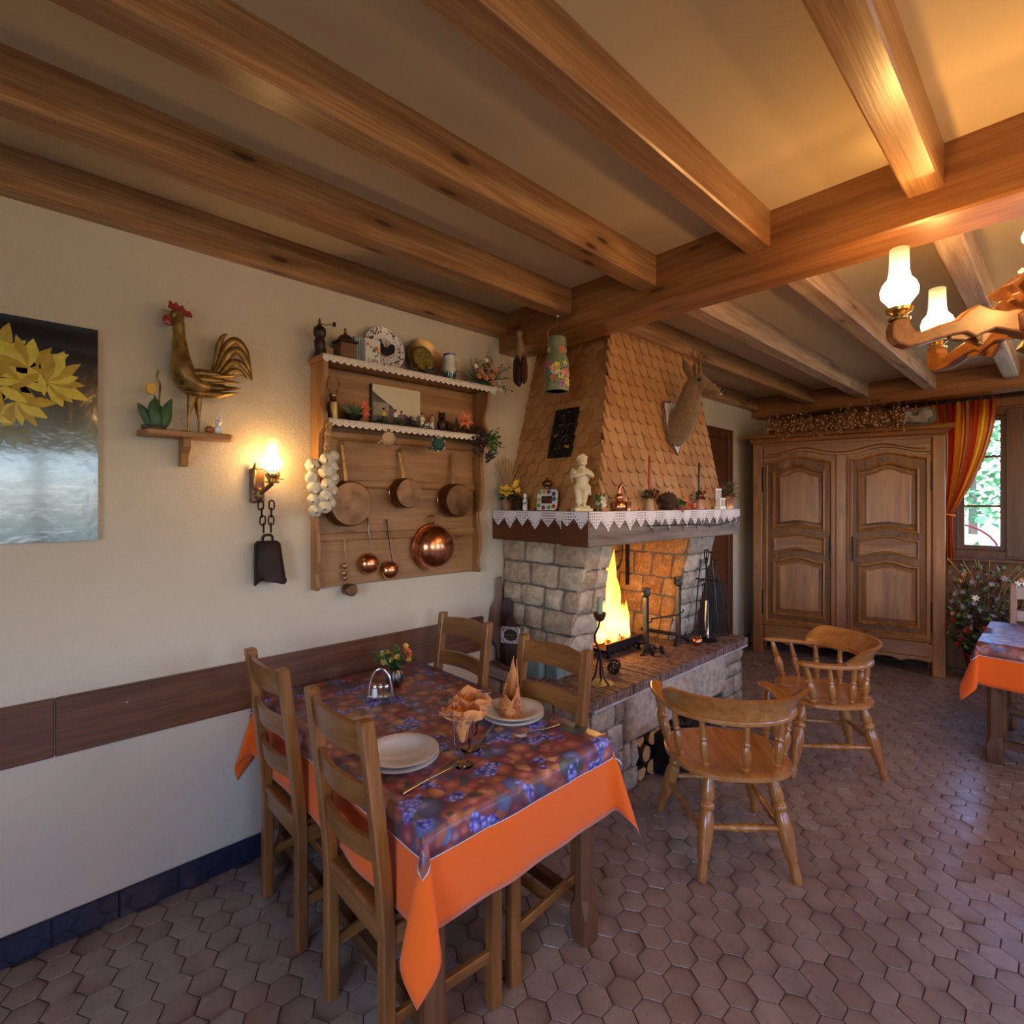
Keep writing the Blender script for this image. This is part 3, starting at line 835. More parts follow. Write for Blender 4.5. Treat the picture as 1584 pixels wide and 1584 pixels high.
def drape(x0, y0, x1, y1, z, over, seed, wav=.012, step=.022, fold=.40):
    """a cloth lying on a rectangle and hanging over its edges; returns verts, faces and the rim"""
    rr = random.Random(seed); ph = [rr.uniform(0, 6.3) for _ in range(8)]
    def axis(a, b):
        n = max(6, int((b-a)/.05)); m_ = max(3, int(over/step))
        return [a-over+over*i/m_ for i in range(m_)]+[a+(b-a)*i/n for i in range(n+1)]+[b+over*(i+1)/m_ for i in range(m_)]
    xs, ys = axis(x0, x1), axis(y0, y1)
    def pt(a, b):
        dx = x0-a if a < x0 else (a-x1 if a > x1 else 0); sx_ = -1 if a < x0 else 1
        dy = y0-b if b < y0 else (b-y1 if b > y1 else 0); sy_ = -1 if b < y0 else 1
        cx, cy = min(max(a, x0), x1), min(max(b, y0), y1)
        if dx <= 0 and dy <= 0: return (a, b, z)
        if dy <= 0:
            w = wav*(sin(b*9+ph[0])+.6*sin(b*17+ph[1]))*min(1, dx/.12)
            return (cx+sx_*(.006+.05*dx+abs(w)*.6+w*.4), b, z-max(dx-.006, 0)-.0)
        if dx <= 0:
            w = wav*(sin(a*10+ph[2])+.6*sin(a*19+ph[3]))*min(1, dy/.12)
            return (a, cy+sy_*(.006+.05*dy+abs(w)*.6+w*.4), z-max(dy-.006, 0))
        d = sqrt(dx*dx+dy*dy); th = atan2(dy, dx)
        a_ = .006+.05*d+fold*.62*d*sin(2*th); b_ = fold*.45*d*sin(4*th); q = .7071
        return (cx+sx_*q*(a_+b_), cy+sy_*q*(a_-b_), z-max(d-.006, 0)*.985)
    vs = [pt(a, b) for b in ys for a in xs]; w = len(xs); h = len(ys)
    fs = [(j*w+i, j*w+i+1, (j+1)*w+i+1, (j+1)*w+i) for j in range(h-1) for i in range(w-1)]
    rim = [i for i in range(w)]+[j*w+w-1 for j in range(1, h)]+[(h-1)*w+i for i in range(w-2, -1, -1)]+[j*w for j in range(h-2, 0, -1)]
    return vs, fs, [vs[k] for k in rim]
def cloth(name, mat, label, cat, args, hem=None, th=.0016):
    vs, fs, rim = drape(*args)
    vs = [(x, min(y, YL-.006 if x < 3 else 9), z) for x, y, z in vs]; rim = [(x, min(y, YL-.006 if x < 3 else 9), z) for x, y, z in rim]
    o = MB().add(vs, fs).build(name, mat, smooth=80)
    s = o.modifiers.new('solid', 'SOLIDIFY'); s.thickness = th; s.offset = 1
    tag(o, label, cat)
    if hem: MB().tube(rim[::1], .0022, 5, closed=True).build('hem', hem, o, smooth=80, label='white rolled hem')
    return o
def dining_table(x0, y0, x1, y1, label):
    t = thing('dining_table', label, 'table', ((x0+x1)/2, (y0+y1)/2, 0))
    wp(MB().box(x0, y0, .705, x1, y1, .733), 'table_top', W_TABX, t, bevel=.004)
    for lx in (x0+.02, x1-.095):
        for ly in (y0+.02, y1-.095):
            c = .075; L = MB()
            def oct_(z, s, ch):
                h = c*s/2; k = ch
                return [(lx+c/2+a, ly+c/2+b, z) for a, b in ((-h+k, -h), (h-k, -h), (h, -h+k), (h, h-k), (h-k, h), (-h+k, h), (-h, h-k), (-h, -h+k))]
            ring = []
            for z, s, ch in ((0, 1.0, .012), (.03, 1.06, .012), (.10, 1.06, .004), (.16, .94, .022), (.52, .94, .022), (.58, 1.0, .004), (.705, 1.0, .004)): ring += oct_(z, s, ch)
            fs = [tuple(range(7, -1, -1)), tuple(48+k for k in range(8))]
            for k in range(6):
                for i in range(8):
                    i2 = (i+1) % 8; fs.append((8*k+i, 8*k+i2, 8*k+8+i2, 8*k+8+i))
            wp(L.add(ring, fs), 'leg', W_TABLE, t)
        wp(MB().box(lx+.02, y0+.09, .60, lx+.05, y1-.09, .705), 'apron', W_TABX, t)
        wp(MB().box(lx+.022, y0+.09, .10, lx+.055, y1-.09, .15), 'stretcher', W_TABX, t, bevel=.003)
    for ly in (y0+.04, y1-.075): wp(MB().box(x0+.09, ly, .60, x1-.09, ly+.03, .705), 'apron', W_TABX, t)
    return t
dining_table(.785, 1.165, 1.570, 2.475, 'dark wooden dining table laid for two under orange cloth')
cloth('tablecloth', ORANGE, 'orange tablecloth hanging over the laid table in the foreground', 'tablecloth', (.780, 1.160, 1.575, 2.480, .7345, .262, 4, .012))
cloth('table_overlay', FRUIT, 'dark fruit-print overlay cloth on the laid foreground table', 'tablecloth', (.774, 1.154, 1.581, 2.486, .7385, .075, 4, .012, .02, .42), HEM)
dining_table(4.33, -1.05, 5.15, .375, 'dark wooden table with orange cloth at the right edge')
cloth('tablecloth', ORANGE, 'orange tablecloth on the far table at the right edge', 'tablecloth', (4.325, -1.055, 5.155, .380, .7345, .262, 14, .012))
cloth('table_overlay', FRUIT, 'fruit-print overlay shining in window light at the right edge', 'tablecloth', (4.319, -1.061, 5.161, .386, .7385, .085, 14, .012, .02, .42), HEM)
dup(chA, (4.96, .10, 0), pi, 'ladder-back dining chair beyond the table at the right edge', CG)

# ------------------------------------------------------------------ captain's chairs
def turned(a, b, prof, name, mat, parent, seg=14):
    L = (V(b)-V(a)).length
    return MB().lathe([(r, t*L) for r, t in prof], seg, along(a, b)).build(name, mat, parent, smooth=50)
LEGP = [(r*1.22, z) for r, z in [(.013, 0), (.016, .02), (.018, .12), (.015, .20), (.021, .23), (.020, .26), (.024, .32), (.028, .48), (.026, .60), (.019, .66), (.027, .69), (.027, .72), (.018, .75), (.025, .78), (.022, .86), (.018, 1.0)]]
SPIN = [(r*1.3, z) for r, z in [(.008, 0), (.009, .06), (.013, .10), (.008, .13), (.012, .17), (.017, .36), (.015, .48), (.009, .56), (.014, .60), (.009, .64), (.012, .72), (.009, .90), (.008, 1.0)]]
STR = [(r*1.25, z) for r, z in [(.008, 0), (.010, .1), (.011, .3), (.016, .38), (.011, .42), (.017, .5), (.011, .58), (.016, .62), (.011, .7), (.010, .9), (.008, 1.0)]]
def rail_pt(q):
    """arm rail centre line, q in -1..1 from right arm tip round the back to the left arm tip"""
    a = abs(q); s = 1 if q > 0 else -1
    if a < .62:
        th = pi/2*a/.62
        return V((-.235*cos(th)-.0, s*.275*sin(th), .665))
    k = (a-.62)/.38
    return V((.245*k, s*(.275+.022*sin(pi*k)-.012*k), .665+.012*k))
def captain_chair(label, loc, rz):
    t = thing('captain_chair', label, 'chair', loc, rz, 'turned wooden armchairs in front of the fireplace')
    feet = {}
    for sx_ in (-1, 1):
        for sy_ in (-1, 1):
            top = V((sx_*.165, sy_*(.135 if sx_ < 0 else .155), .41)); bot = V((sx_*(.26), sy_*(.20 if sx_ < 0 else .245), 0))
            feet[sx_, sy_] = (top, bot); turned(bot, top, LEGP, 'leg', W_ARMZ, t)
    at = lambda k, f: feet[k][1].lerp(feet[k][0], f)
    for sy_ in (-1, 1): turned(at((-1, sy_), .42), at((1, sy_), .42), STR, 'stretcher', W_ARMZ, t, 10)
    turned(at((1, -1), .50), at((1, 1), .50), STR, 'stretcher', W_ARMZ, t, 10); turned(at((-1, -1), .50), at((-1, 1), .50), STR, 'stretcher', W_ARMZ, t, 10)
    # saddled seat
    def out(a):
        e = 2.6; c, s = cos(a), sin(a)
        return V((.250*(abs(c)**(2/e))*(1 if c > 0 else -1), (.262 if c < 0 else .275)*(abs(s)**(2/e))*(1 if s > 0 else -1), 0))
    N = 36; mb = MB(); vs = []; fs = []
    rings = [(0.0, -.012), (.35, -.013), (.62, -.009), (.82, -.003), (.93, 0), (1.0, -.006), (1.0, -.026), (.93, -.036), (.0, -.036)]
    for f, dz in rings:
        for k in range(N):
            p = out(2*pi*k/N)*f; ridge = .008*max(0, 1-abs(p.y)/.06)*max(0, p.x/.235) if dz > -.02 else 0
            vs.append((p.x, p.y, .443+dz+ridge))
    for r in range(len(rings)-1):
        for k in range(N):
            k2 = (k+1) % N; fs.append((r*N+k, r*N+k2, (r+1)*N+k2, (r+1)*N+k))
    mb.add(vs, fs).build('seat', W_ARM, t, smooth=45)
    # bent arm rail: flat swept section
    vs, fs = [], []; n = 44
    for i in range(n+1):
        q = -1+2*i/n; p = rail_pt(q); d = (rail_pt(min(1, q+.02))-rail_pt(max(-1, q-.02))).normalized(); nn = V((d.y, -d.x, 0)).normalized()
        tip = min(1.0, (1-abs(q))/.05)
        w = (.030 if abs(q) > .8 else .027)*(.55+.45*sqrt(max(tip, 0)))
        for a_, b_ in ((-w, -.011), (w, -.011), (w, .011), (-w, .011)): vs.append(p+nn*a_+V((0, 0, b_*(.7+.3*tip))))
    for i in range(n):
        for k in range(4): fs.append((4*i+k, 4*i+(k+1) % 4, 4*i+4+(k+1) % 4, 4*i+4+k))
    fs += [(3,2,1,0), tuple(4*n+k for k in range(4))]
    MB().add(vs, fs).build('arm_rail', W_ARM, t, bevel=.006, seg=2)
    # crest
    vs, fs = [], []; n = 26
    for i in range(n+1):
        u_ = -1+2*i/n; q = u_*.60; p = rail_pt(q); d = (rail_pt(q+.02)-rail_pt(q-.02)).normalized(); nn = V((d.y, -d.x, 0)).normalized()
        e = max(0, 1-abs(u_)**5)
        hh = .012+.088*min(1, e*1.3); fl = .048*min(1, e*1.3)
        out_ = nn if nn.dot(V((p.x, p.y, 0))) > 0 else -nn
        for off, z in ((-.014, .011), (.018, .011), (.012+fl*.4, .011+hh*.5), (.022+fl, .011+hh), (.004+fl, .011+hh+.003), (-.012+fl*.4, .011+hh*.5)):
            vs.append(p+out_*off+V((0, 0, z)))
    for i in range(n):
        for k in range(6): fs.append((6*i+k, 6*i+(k+1) % 6, 6*i+6+(k+1) % 6, 6*i+6+k))
    fs += [tuple(range(5, -1, -1)), tuple(6*n+k for k in range(6))]
    MB().add(vs, fs).build('crest_rail', W_ARM, t, smooth=50)
    for q in (-.93, -.74, -.50, -.27, 0, .27, .50, .74, .93):
        p = rail_pt(q); b = V((p.x*.93 if abs(q) < .7 else p.x*.80-.02, p.y*.88, .435))
        turned(b, p+V((0, 0, -.006)), [(r*(1.2 if abs(q) > .9 else 1), k) for r, k in SPIN], 'spindle', W_ARMZ, t, 10)
    return t
captain_chair("turned wooden armchair with its back to the viewer, beside the log pile", (2.42, 1.105, 0), radians(45))
captain_chair("turned wooden armchair side on, in front of the big wardrobe", (3.63, 1.055, 0), radians(128.5))

# ------------------------------------------------------------------ wardrobe
W_WARD = wood('wardrobe_wood', '744416', 'bc7c36', 'z', 1.1, .42, coat=.2, knots=.35, tint=.1)
W_WARDH = wood('wardrobe_wood_rail', '6c3f14', 'b07230', 'x', 1.1, .42, coat=.2, knots=.2, tint=.1)
wa = thing('wardrobe', 'tall carved wooden wardrobe with two panelled arched doors', 'wardrobe', (5.935, 1.552, 0), atan2(-.971, .24))
def hump(t, A): return A*(.5-.5*cos(2*pi*t))**1.3
MB().box(-.77, .03, .16, .77, .44, 2.22).build('carcass', W_WARD, wa)
for s in (-1, 1):
    post(MB(), [(s*.755, .045, 0), (s*.755, .045, 2.22)], .10).build('corner_post', W_WARD, wa, bevel=.012, seg=2)
    MB().box(s*.76-.05, .34, 0, s*.76+.05, .44, .2).build('foot', W_WARD, wa)
MB().box(-.045, -.008, .33, .045, .05, 2.08).build('centre_stile', W_WARD, wa, bevel=.006)
# cornice
def ringbox(mb, prof):
    vs = []; fs = []
    for o_, z in prof:
        vs += [(-.80-o_, .0-o_, z), (.80+o_, .0-o_, z), (.80+o_, .44, z), (-.80-o_, .44, z)]
    n = len(prof)
    for k in range(n-1):
        for i in range(4): fs.append((4*k+i, 4*k+(i+1) % 4, 4*k+4+(i+1) % 4, 4*k+4+i))
    fs += [(3,2,1,0), tuple(4*(n-1)+k for k in range(4))]
    return mb.add(vs, fs)
ringbox(MB(), [(-.03, 2.19), (0, 2.20), (.004, 2.225), (.02, 2.24), (.032, 2.27), (.06, 2.285), (.065, 2.30), (.058, 2.32)]).build('cornice', W_WARDH, wa)
# frieze with wavy lower edge
fr = [(-.70, 2.20)]+[(-.70+1.40*k/48, 2.075+hump((k/24) % 1.0 if k not in (24, 48) else 0, .058)) for k in range(49)]+[(.70, 2.20)]
TF = M(((1,0,0,0),(0,0,1,0),(0,1,0,0),(0,0,0,1)))
MB().prism(fr, -.012, .05, TF).build('frieze', W_WARDH, wa, bevel=.004)
MB().tube([(-.66+1.32*k/60, -.014, 2.105+hump(((k/30) % 1.0), .058)) for k in range(61)], .008, 6).build('moulding', W_WARDH, wa, smooth=60)
# base with scalloped apron
sk = [(-.71, .30)]+[(-.71+1.42*k/60, .115+.03*abs(sin(k*pi/10))**.7+.03*(1 if k in (0, 60) else 0)) for k in range(61)]+[(.71, .30)]
MB().prism(sk[::-1], -.004, .05, TF).build('apron', W_WARDH, wa, bevel=.004)
MB().box(-.69, -.016, .175, .69, .02, .315).build('base_drawer', W_WARDH, wa, bevel=.008)
MB().tube([(-.71, -.014, .325), (.71, -.014, .325)], .010, 6).build('moulding', W_WARDH, wa)
def outline(x0, x1, z0, z1, At, Ab=0.0, n=20):
    top = [(x1-(x1-x0)*k/n, z1+hump(k/n, At)) for k in range(n+1)]
    bot = [(x0+(x1-x0)*k/n, z0+hump(k/n, Ab)) for k in range(n+1)]
    return bot+top
def inset(poly, d):
    n = len(poly); out = []
    for i in range(n):
        a, b, c = V((*poly[i-1], 0)), V((*poly[i], 0)), V((*poly[(i+1) % n], 0))
        if (b-a).length < 1e-7 or (c-b).length < 1e-7: out.append(poly[i]); continue
        d1, d2 = (b-a).normalized(), (c-b).normalized(); n1, n2 = V((-d1.y, d1.x, 0)), V((-d2.y, d2.x, 0)); m_ = n1+n2
        m_ = m_.normalized() if m_.length > 1e-5 else n1
        k = d/max(.35, m_.dot(n1)); out.append((b.x+m_.x*k, b.y+m_.y*k))
    return out
def framed(parent, poly, name, prof, mat):
    """a moulded frame and raised panel following an outline; prof: (inset, outwards)"""
    vs = []; fs = []; n = len(poly)
    for d, h in prof:
        for x, z in inset(poly, d): vs.append((x, -h, z))
    for k in range(len(prof)-1):
        for i in range(n):
            j = (i+1) % n; fs.append((k*n+i, k*n+j, (k+1)*n+j, (k+1)*n+i))
    fs.append(tuple((len(prof)-1)*n+i for i in range(n)))
    return MB().add(vs, fs).build(name, mat, parent, smooth=13)
for s, (x0, x1) in ((-1, (-.70, -.05)), (1, (.05, .70))):
    po = outline(x0, x1, .335, 2.045, .058)
    dr = MB().prism(po, .002, .024, M(((1,0,0,0),(0,0,-1,.012),(0,1,0,0),(0,0,0,1)))).build('door', W_WARD, wa, bevel=.004)
    framed(dr, inset(po, .015), 'edge_moulding', [(0, .010), (.004, .024), (.016, .026), (.024, .016), (.03, .012)], W_WARD)
    a, b = x0+.085, x1-.085
    PR = [(0, .013), (.003, .030), (.016, .034), (.026, .022), (.034, .008), (.052, .008), (.074, .019)]
    framed(dr, outline(a, b, 1.315, 1.93, .062, .035), 'panel', PR, W_WARD)
    framed(dr, outline(a, b, 1.075, 1.255, .035, .045), 'panel', [(0, .013), (.003, .028), (.013, .030), (.022, .016), (.034, .014)], W_WARDH)
    framed(dr, outline(a, b, .43, 1.01, .045), 'panel', PR, W_WARD)
    xe = x1-.035 if s < 0 else x0+.035
    lk = MB().box(xe-.018, -.022, 1.03, xe+.018, -.010, 1.27).build('lock_plate', IRON, dr, bevel=.003)
    MB().tube([(xe, -.022, 1.15), (xe, -.045, 1.15), (xe, -.045, 1.12)], .006, 6).build('key', IRON, lk)
    xh = x0-.003 if s < 0 else x1+.003
    for z0 in (.42, 1.72): MB().tube([(xh, -.014, z0), (xh, -.014, z0+.26)], .007, 8).build('hinge', IRON, wa)
# ------------------------------------------------------------------ shared small materials
COPPER = plain('copper', (.62, .27, .13, 1), .24, 1.0, var=.3, vs=12)
COPPERD = plain('old_copper', (.17, .085, .040, 1), .40, .95, var=.4, vs=14)
BRASS = plain('brass', (.62, .42, .14, 1), .26, 1.0, var=.25, vs=14)
BRASSD = plain('dull_brass', (.30, .20, .08, 1), .4, 1.0, var=.3, vs=14)
STEEL = plain('steel', (.55, .53, .5, 1), .28, 1.0, var=.15)
SILVER = plain('silver', (.8, .79, .76, 1), .14, 1.0)
CREAM = plain('cream_ceramic', 'e4dccb', .25, coat=.5)
WHITEC = plain('white_porcelain', 'ece8e4', .14, coat=.6)
DARKW = plain('dark_carved_wood', '2c1710', .45, var=.4, vs=40, bump=.3)
BROWNW = wood('small_box_wood', '4a2a16', '8a5a32', 'x', 2.0, .4, coat=.2)
GREENL = plain('leaf_green', '4a6a30', .6, var=.35, vs=40)
DGREEN = plain('dark_leaf_green', '2c4024', .6, var=.35, vs=40)
PINEC = plain('pinecone_scale', '4a3022', .8, var=.4, vs=60)
PEACH = plain('peach_petal', 'd99668', .7, var=.2, vs=50)
CORAL = plain('coral_petal', 'dd7048', .6, var=.2, vs=50)
WHITEP = plain('white_petal', 'ece4d4', .7, var=.08, vs=50)
YELLOWP = plain('yellow_petal', 'e0b83c', .65, var=.15, vs=50)
REDP = plain('red_petal', '9c2a20', .7, var=.25, vs=50)
STRAW = plain('dry_straw', 'b08a58', .8, var=.25, vs=50)
BLACKM = plain('black_painted_metal', '17130f', .5, var=.2)
LACE = plain('crochet_lace', 'ece0cc', .95, var=.06, vs=200, bump=.3)
LACEW = plain('white_crochet', 'e9e2e4', .95, var=.05, vs=200, bump=.3)
W_RACK = wood('rack_pine', '8a5c30', 'c2905a', 'x', 1.2, .5, knots=.55, tint=.2)
W_RACKZ = wood('rack_pine_side', '8f6134', 'c08d56', 'z', 1.2, .5, knots=.3, tint=.1)
YW = YL

def pinecone(mb, c, R, H, rr, mi=0, n=70, T=None):
    T = T or M.Identity(4)
    for k in range(n):
        f = k/n; z = -H/2+H*f; r = R*sqrt(max(.02, 1-(2*f-.85)**2/1.6))*(1.0 if f < .8 else (1-f)/.2*.8+.2)
        a = k*2.39996; d = V((cos(a), sin(a), .55)).normalized(); p = V(c)+T.to_3x3() @ V((r*.75*cos(a), r*.75*sin(a), z))
        mb.leaf(p, T.to_3x3() @ d, R*.62, R*.6, up=T.to_3x3() @ V((0, 0, 1)), mi=mi, bend=-.5)
    mb.ell(c, (R*.7, R*.7, H*.46), 8, 6, mi)
def flower(mb, c, d, R, n=6, mi=0, cup=.4, wid=.55, layers=1):
    d = V(d).normalized(); a = d.orthogonal().normalized(); b = d.cross(a)
    for l in range(layers):
        for k in range(n):
            th = 2*pi*(k+.5*l)/n; o = a*cos(th)+b*sin(th); dirr = (o+d*(cup+.5*l)).normalized()
            mb.leaf(V(c), dirr, R*(1-.25*l), R*wid, up=d, mi=mi, bend=.35)
def rose(mb, c, d, R, mi=0):
    flower(mb, c, d, R, 6, mi, .35, .95); flower(mb, c, d, R*.85, 5, mi, .8, .95); flower(mb, c, d, R*.65, 4, mi, 1.6, .95)
def sprig(mb, base, tip, n, L, W, rr, mi=0, sm=None):
    base, tip = V(base), V(tip)
    if sm is not None: mb.tube([base, base.lerp(tip, .5)+V((rr.uniform(-.01, .01), rr.uniform(-.01, .01), 0)), tip], .0015, 4, sm)
    for k in range(n):
        t = (k+1)/n; p = base.lerp(tip, t); d = (tip-base).normalized()*.6+V((rr.gauss(0, .7), rr.gauss(0, .7), rr.gauss(0, .5)))
        mb.leaf(p, d, L*rr.uniform(.7, 1.2), W*rr.uniform(.7, 1.2), up=(rr.gauss(0, 1), rr.gauss(0, 1), 1), mi=mi)

# ------------------------------------------------------------------ framed flower photograph
def print_mat():
    t = NT('photo_print'); b = t.pr(Roughness=.13); b.inputs['Coat Weight'].default_value = .8; b.inputs['Coat Roughness'].default_value = .08
    tc = t.n('ShaderNodeTexCoord'); sp = t.n('ShaderNodeSeparateXYZ'); t.l(tc.outputs['Object'], sp.inputs[0])
    n = t.noise(tc.outputs['Object'], 6.0, 4, .6)
    h = t.math('ADD', sp.outputs[2], t.math('MULTIPLY', t.math('SUBTRACT', n, .5), .22))
    c = t.ramp(t.mapr(h, 1.46, 2.25), [(0, lin('39412a')), (.06, lin('5f6b50')), (.3, lin('7d897a')), (.5, lin('6d7568')), (.66, lin('39403a')), (.8, lin('14161a')), (1, lin('0d0b0c'))])
    v2 = t.n('ShaderNodeMapping'); v2.inputs['Scale'].default_value = (3, 1, 14); v2.inputs['Rotation'].default_value = (0, .5, 0); t.l(tc.outputs['Object'], v2.inputs[0])
    st = t.noise(v2.outputs[0], 2.2, 3, .6, .8)
    lo = t.mapr(sp.outputs[2], 1.9, 1.62, 0, .8)
    c = t.mix(t.math('MULTIPLY', t.mapr(st, .56, .66), lo), c, lin('c3c9bd'))
    t.l(c, b.inputs['Base Color'])
    t.bump(t.noise(tc.outputs['Object'], 26, 2), b, .10, .01)
    return t.m
pic = thing('flower_photograph', 'glossy unframed photograph of yellow lilies on the plaster wall', 'picture', (-.08, YW-.01, 1.46))
wp(MB().box(-.40, YW-.022, 1.461, .212, YW-.002, 2.247), 'print_panel', print_mat(), pic)
pm = [plain('printed_yellow', 'd8c24a', .15, coat=.8, var=.15, vs=30), plain('printed_gold', 'b89a34', .15, coat=.8, var=.2, vs=30), plain('printed_olive', '6d6a34', .15, coat=.8, var=.2, vs=30)]
pr2 = random.Random(21)
def printed_lily(cx, cz, R, n, a0, spread, mi0=0):
    mb = MB(); y = YW-.0235
    for k in range(n):
        a = a0-spread/2+spread*k/(n-1)+pr2.uniform(-.08, .08); L = R*pr2.uniform(.75, 1.1); w = L*pr2.uniform(.13, .2)
        d = V((cos(a), 0, sin(a))); p = V((-sin(a), 0, cos(a))); c = V((cx, y-.0006*k, cz))
        pts = [c, c+d*L*.3+p*w*.8, c+d*L*.6+p*w, c+d*L*.85+p*w*.5, c+d*L, c+d*L*.85-p*w*.45, c+d*L*.6-p*w, c+d*L*.3-p*w*.8]
        mb.add(pts, [tuple(range(7, -1, -1))], k % 2 if mi0 == 0 else mi0)
    wp(mb, 'printed_flower', pm, pic)
printed_lily(.02, 2.07, .14, 8, 1.2, 3.2); printed_lily(.07, 2.03, .12, 8, .2, 2.6); printed_lily(-.06, 2.08, .13, 8, 1.6, 3.4)
printed_lily(-.13, 2.05, .12, 8, 2.2, 3.6); printed_lily(-.01, 1.95, .11, 6, -1.2, 2.4); printed_lily(-.14, 1.92, .12, 7, -1.9, 3.0); printed_lily(-.26, 2.02, .15, 9, 2.4, 4.2)
for q_ in ((-.06, 2.0, .10, 3.0), (.0, 2.02, .09, .6), (-.18, 1.99, .11, 2.0), (-.05, 2.03, .09, 1.2), (.05, 2.06, .08, 2.2), (-.1, 2.11, .09, 1.2)): printed_lily(q_[0], q_[1], q_[2], 7, q_[3], 5.4)
printed_lily(-.05, 1.86, .10, 6, -1.4, 2.6, 2)

# ------------------------------------------------------------------ small bracket shelf and rooster
ws = thing('bracket_shelf', 'small wooden bracket shelf under the metal rooster', 'shelf', (.497, YW, 1.75))
MBs = MB().prism([(.332, YW), (.332, YW-.085), (.352, YW-.125), (.642, YW-.125), (.662, YW-.085), (.662, YW)][::-1], 1.862, 1.885)
wp(MBs, 'shelf_board', W_RACK, ws, bevel=.004)
wp(MB().prism([(YW, 1.862), (YW-.09, 1.862), (YW-.085, 1.825), (YW-.05, 1.80), (YW-.035, 1.75), (YW, 1.75)], .475, .505, M(((0,0,1,0),(1,0,0,0),(0,1,0,0),(0,0,0,1)))), 'bracket', W_RACKZ, ws, bevel=.003)
ROOST = plain('gilded_tin', (.30, .18, .05, 1), .42, .65, var=.6, vs=22, bump=.25)
ro = thing('metal_rooster', 'gilded tin rooster with red comb standing on the bracket shelf', 'figurine', (.513, YW-.075, 1.885))
yr = YW-.075
def rp(x, z, y=0): return V((x, yr+y, z))
bd = MB()
sec = spline([rp(.457, 2.352), rp(.461, 2.315), rp(.465, 2.25), rp(.470, 2.17), rp(.487, 2.10), rp(.53, 2.07), rp(.58, 2.075), rp(.63, 2.09)], 5)
rad = lerpl([.020, .034, .034, .048, .068, .072, .064, .046, .012], len(sec))
bd.tube(sec, rad, 14, flat=.62)
bd.ell(rp(.456, 2.348), (.026, .020, .026), 10, 8)
wp(bd, 'body', ROOST, ro, smooth=70)
cb = [(.425, 2.372), (.430, 2.405), (.445, 2.39), (.452, 2.402), (.464, 2.386), (.474, 2.394), (.486, 2.374), (.502, 2.376), (.511, 2.352), (.49, 2.35), (.46, 2.366)]
TX = lambda y: M(((1,0,0,0),(0,0,1,y),(0,1,0,0),(0,0,0,1)))
wp(MB().prism(cb, -.004, .004, TX(yr)), 'comb', plain('red_enamel', '8e1f22', .3, coat=.4), ro, bevel=.002)
wp(MB().ell(rp(.421, 2.322), (.014, .006, .020), 10, 6).ell(rp(.431, 2.316), (.010, .006, .016), 10, 6), 'wattle', plain('red_enamel_wattle', '9c2c30', .3, coat=.4), ro, smooth=60)
wp(MB().add([rp(.437, 2.36, -.008), rp(.437, 2.36, .008), rp(.437, 2.345, 0), rp(.394, 2.36, 0)], [(0, 3, 1), (1, 3, 2), (2, 3, 0), (0, 1, 2)]).add([rp(.437, 2.344, -.007), rp(.437, 2.344, .007), rp(.437, 2.333, 0), rp(.404, 2.345, 0)], [(0, 3, 1), (1, 3, 2), (2, 3, 0), (0, 1, 2)]), 'beak', BRASSD, ro)
def plume(pts, w, y, mi=0):
    c = spline([rp(*p, y) for p in pts], 6); mb = MB(); n = len(c)
    vs = []
    for i, p in enumerate(c):
        t = (c[min(i+1, n-1)]-c[max(i-1, 0)]).normalized(); nn = V((-t.z, 0, t.x)); k = i/(n-1)
        ww = w*sin(pi*min(.999, k*.85+.12))
        vs += [p+nn*ww/2, p+V((0, -.004, 0)), p-nn*ww/2]
    fs = [f for i in range(n-1) for f in ((3*i, 3*i+1, 3*i+4, 3*i+3), (3*i+1, 3*i+2, 3*i+5, 3*i+4))]
    o = wp(mb.add(vs, fs), 'tail_feather', ROOST, ro, smooth=50); s = o.modifiers.new('s', 'SOLIDIFY'); s.thickness = .002
plume([(.578, 2.14), (.598, 2.20), (.607, 2.26), (.622, 2.30), (.640, 2.318)], .024, .006)
plume([(.585, 2.13), (.612, 2.20), (.638, 2.265), (.672, 2.292), (.706, 2.262), (.722, 2.21), (.730, 2.16)], .034, .0)
plume([(.585, 2.12), (.618, 2.18), (.648, 2.235), (.680, 2.25), (.710, 2.215), (.727, 2.155), (.733, 2.135)], .034, -.006)
plume([(.588, 2.11), (.625, 2.16), (.655, 2.195), (.688, 2.195), (.715, 2.165), (.732, 2.13)], .030, -.012)
plume([(.59, 2.10), (.63, 2.135), (.66, 2.16), (.69, 2.155), (.712, 2.135)], .026, -.016)
def wing(pts, w, y):
    c = spline([rp(*p, y) for p in pts], 6); n = len(c); vs = []
    for i, p in enumerate(c):
        k = i/(n-1); ww = w*sin(pi*min(.999, k*.9+.09)); vs += [p+V((0, 0, ww/2)), p+V((0, -.006, 0)), p-V((0, 0, ww/2))]
    fs = [f for i in range(n-1) for f in ((3*i, 3*i+1, 3*i+4, 3*i+3), (3*i+1, 3*i+2, 3*i+5, 3*i+4))]
    o = wp(MB().add(vs, fs), 'wing_feather', ROOST, ro, smooth=50); s = o.modifiers.new('s', 'SOLIDIFY'); s.thickness = .002
wing([(.45, 2.09), (.51, 2.12), (.58, 2.125), (.665, 2.13)], .034, -.044); wing([(.45, 2.075), (.51, 2.095), (.58, 2.10), (.675, 2.105)], .034, -.048)
wing([(.455, 2.06), (.52, 2.068), (.59, 2.07), (.68, 2.082)], .034, -.05); wing([(.47, 2.04), (.53, 2.04), (.60, 2.045), (.67, 2.062)], .03, -.048)
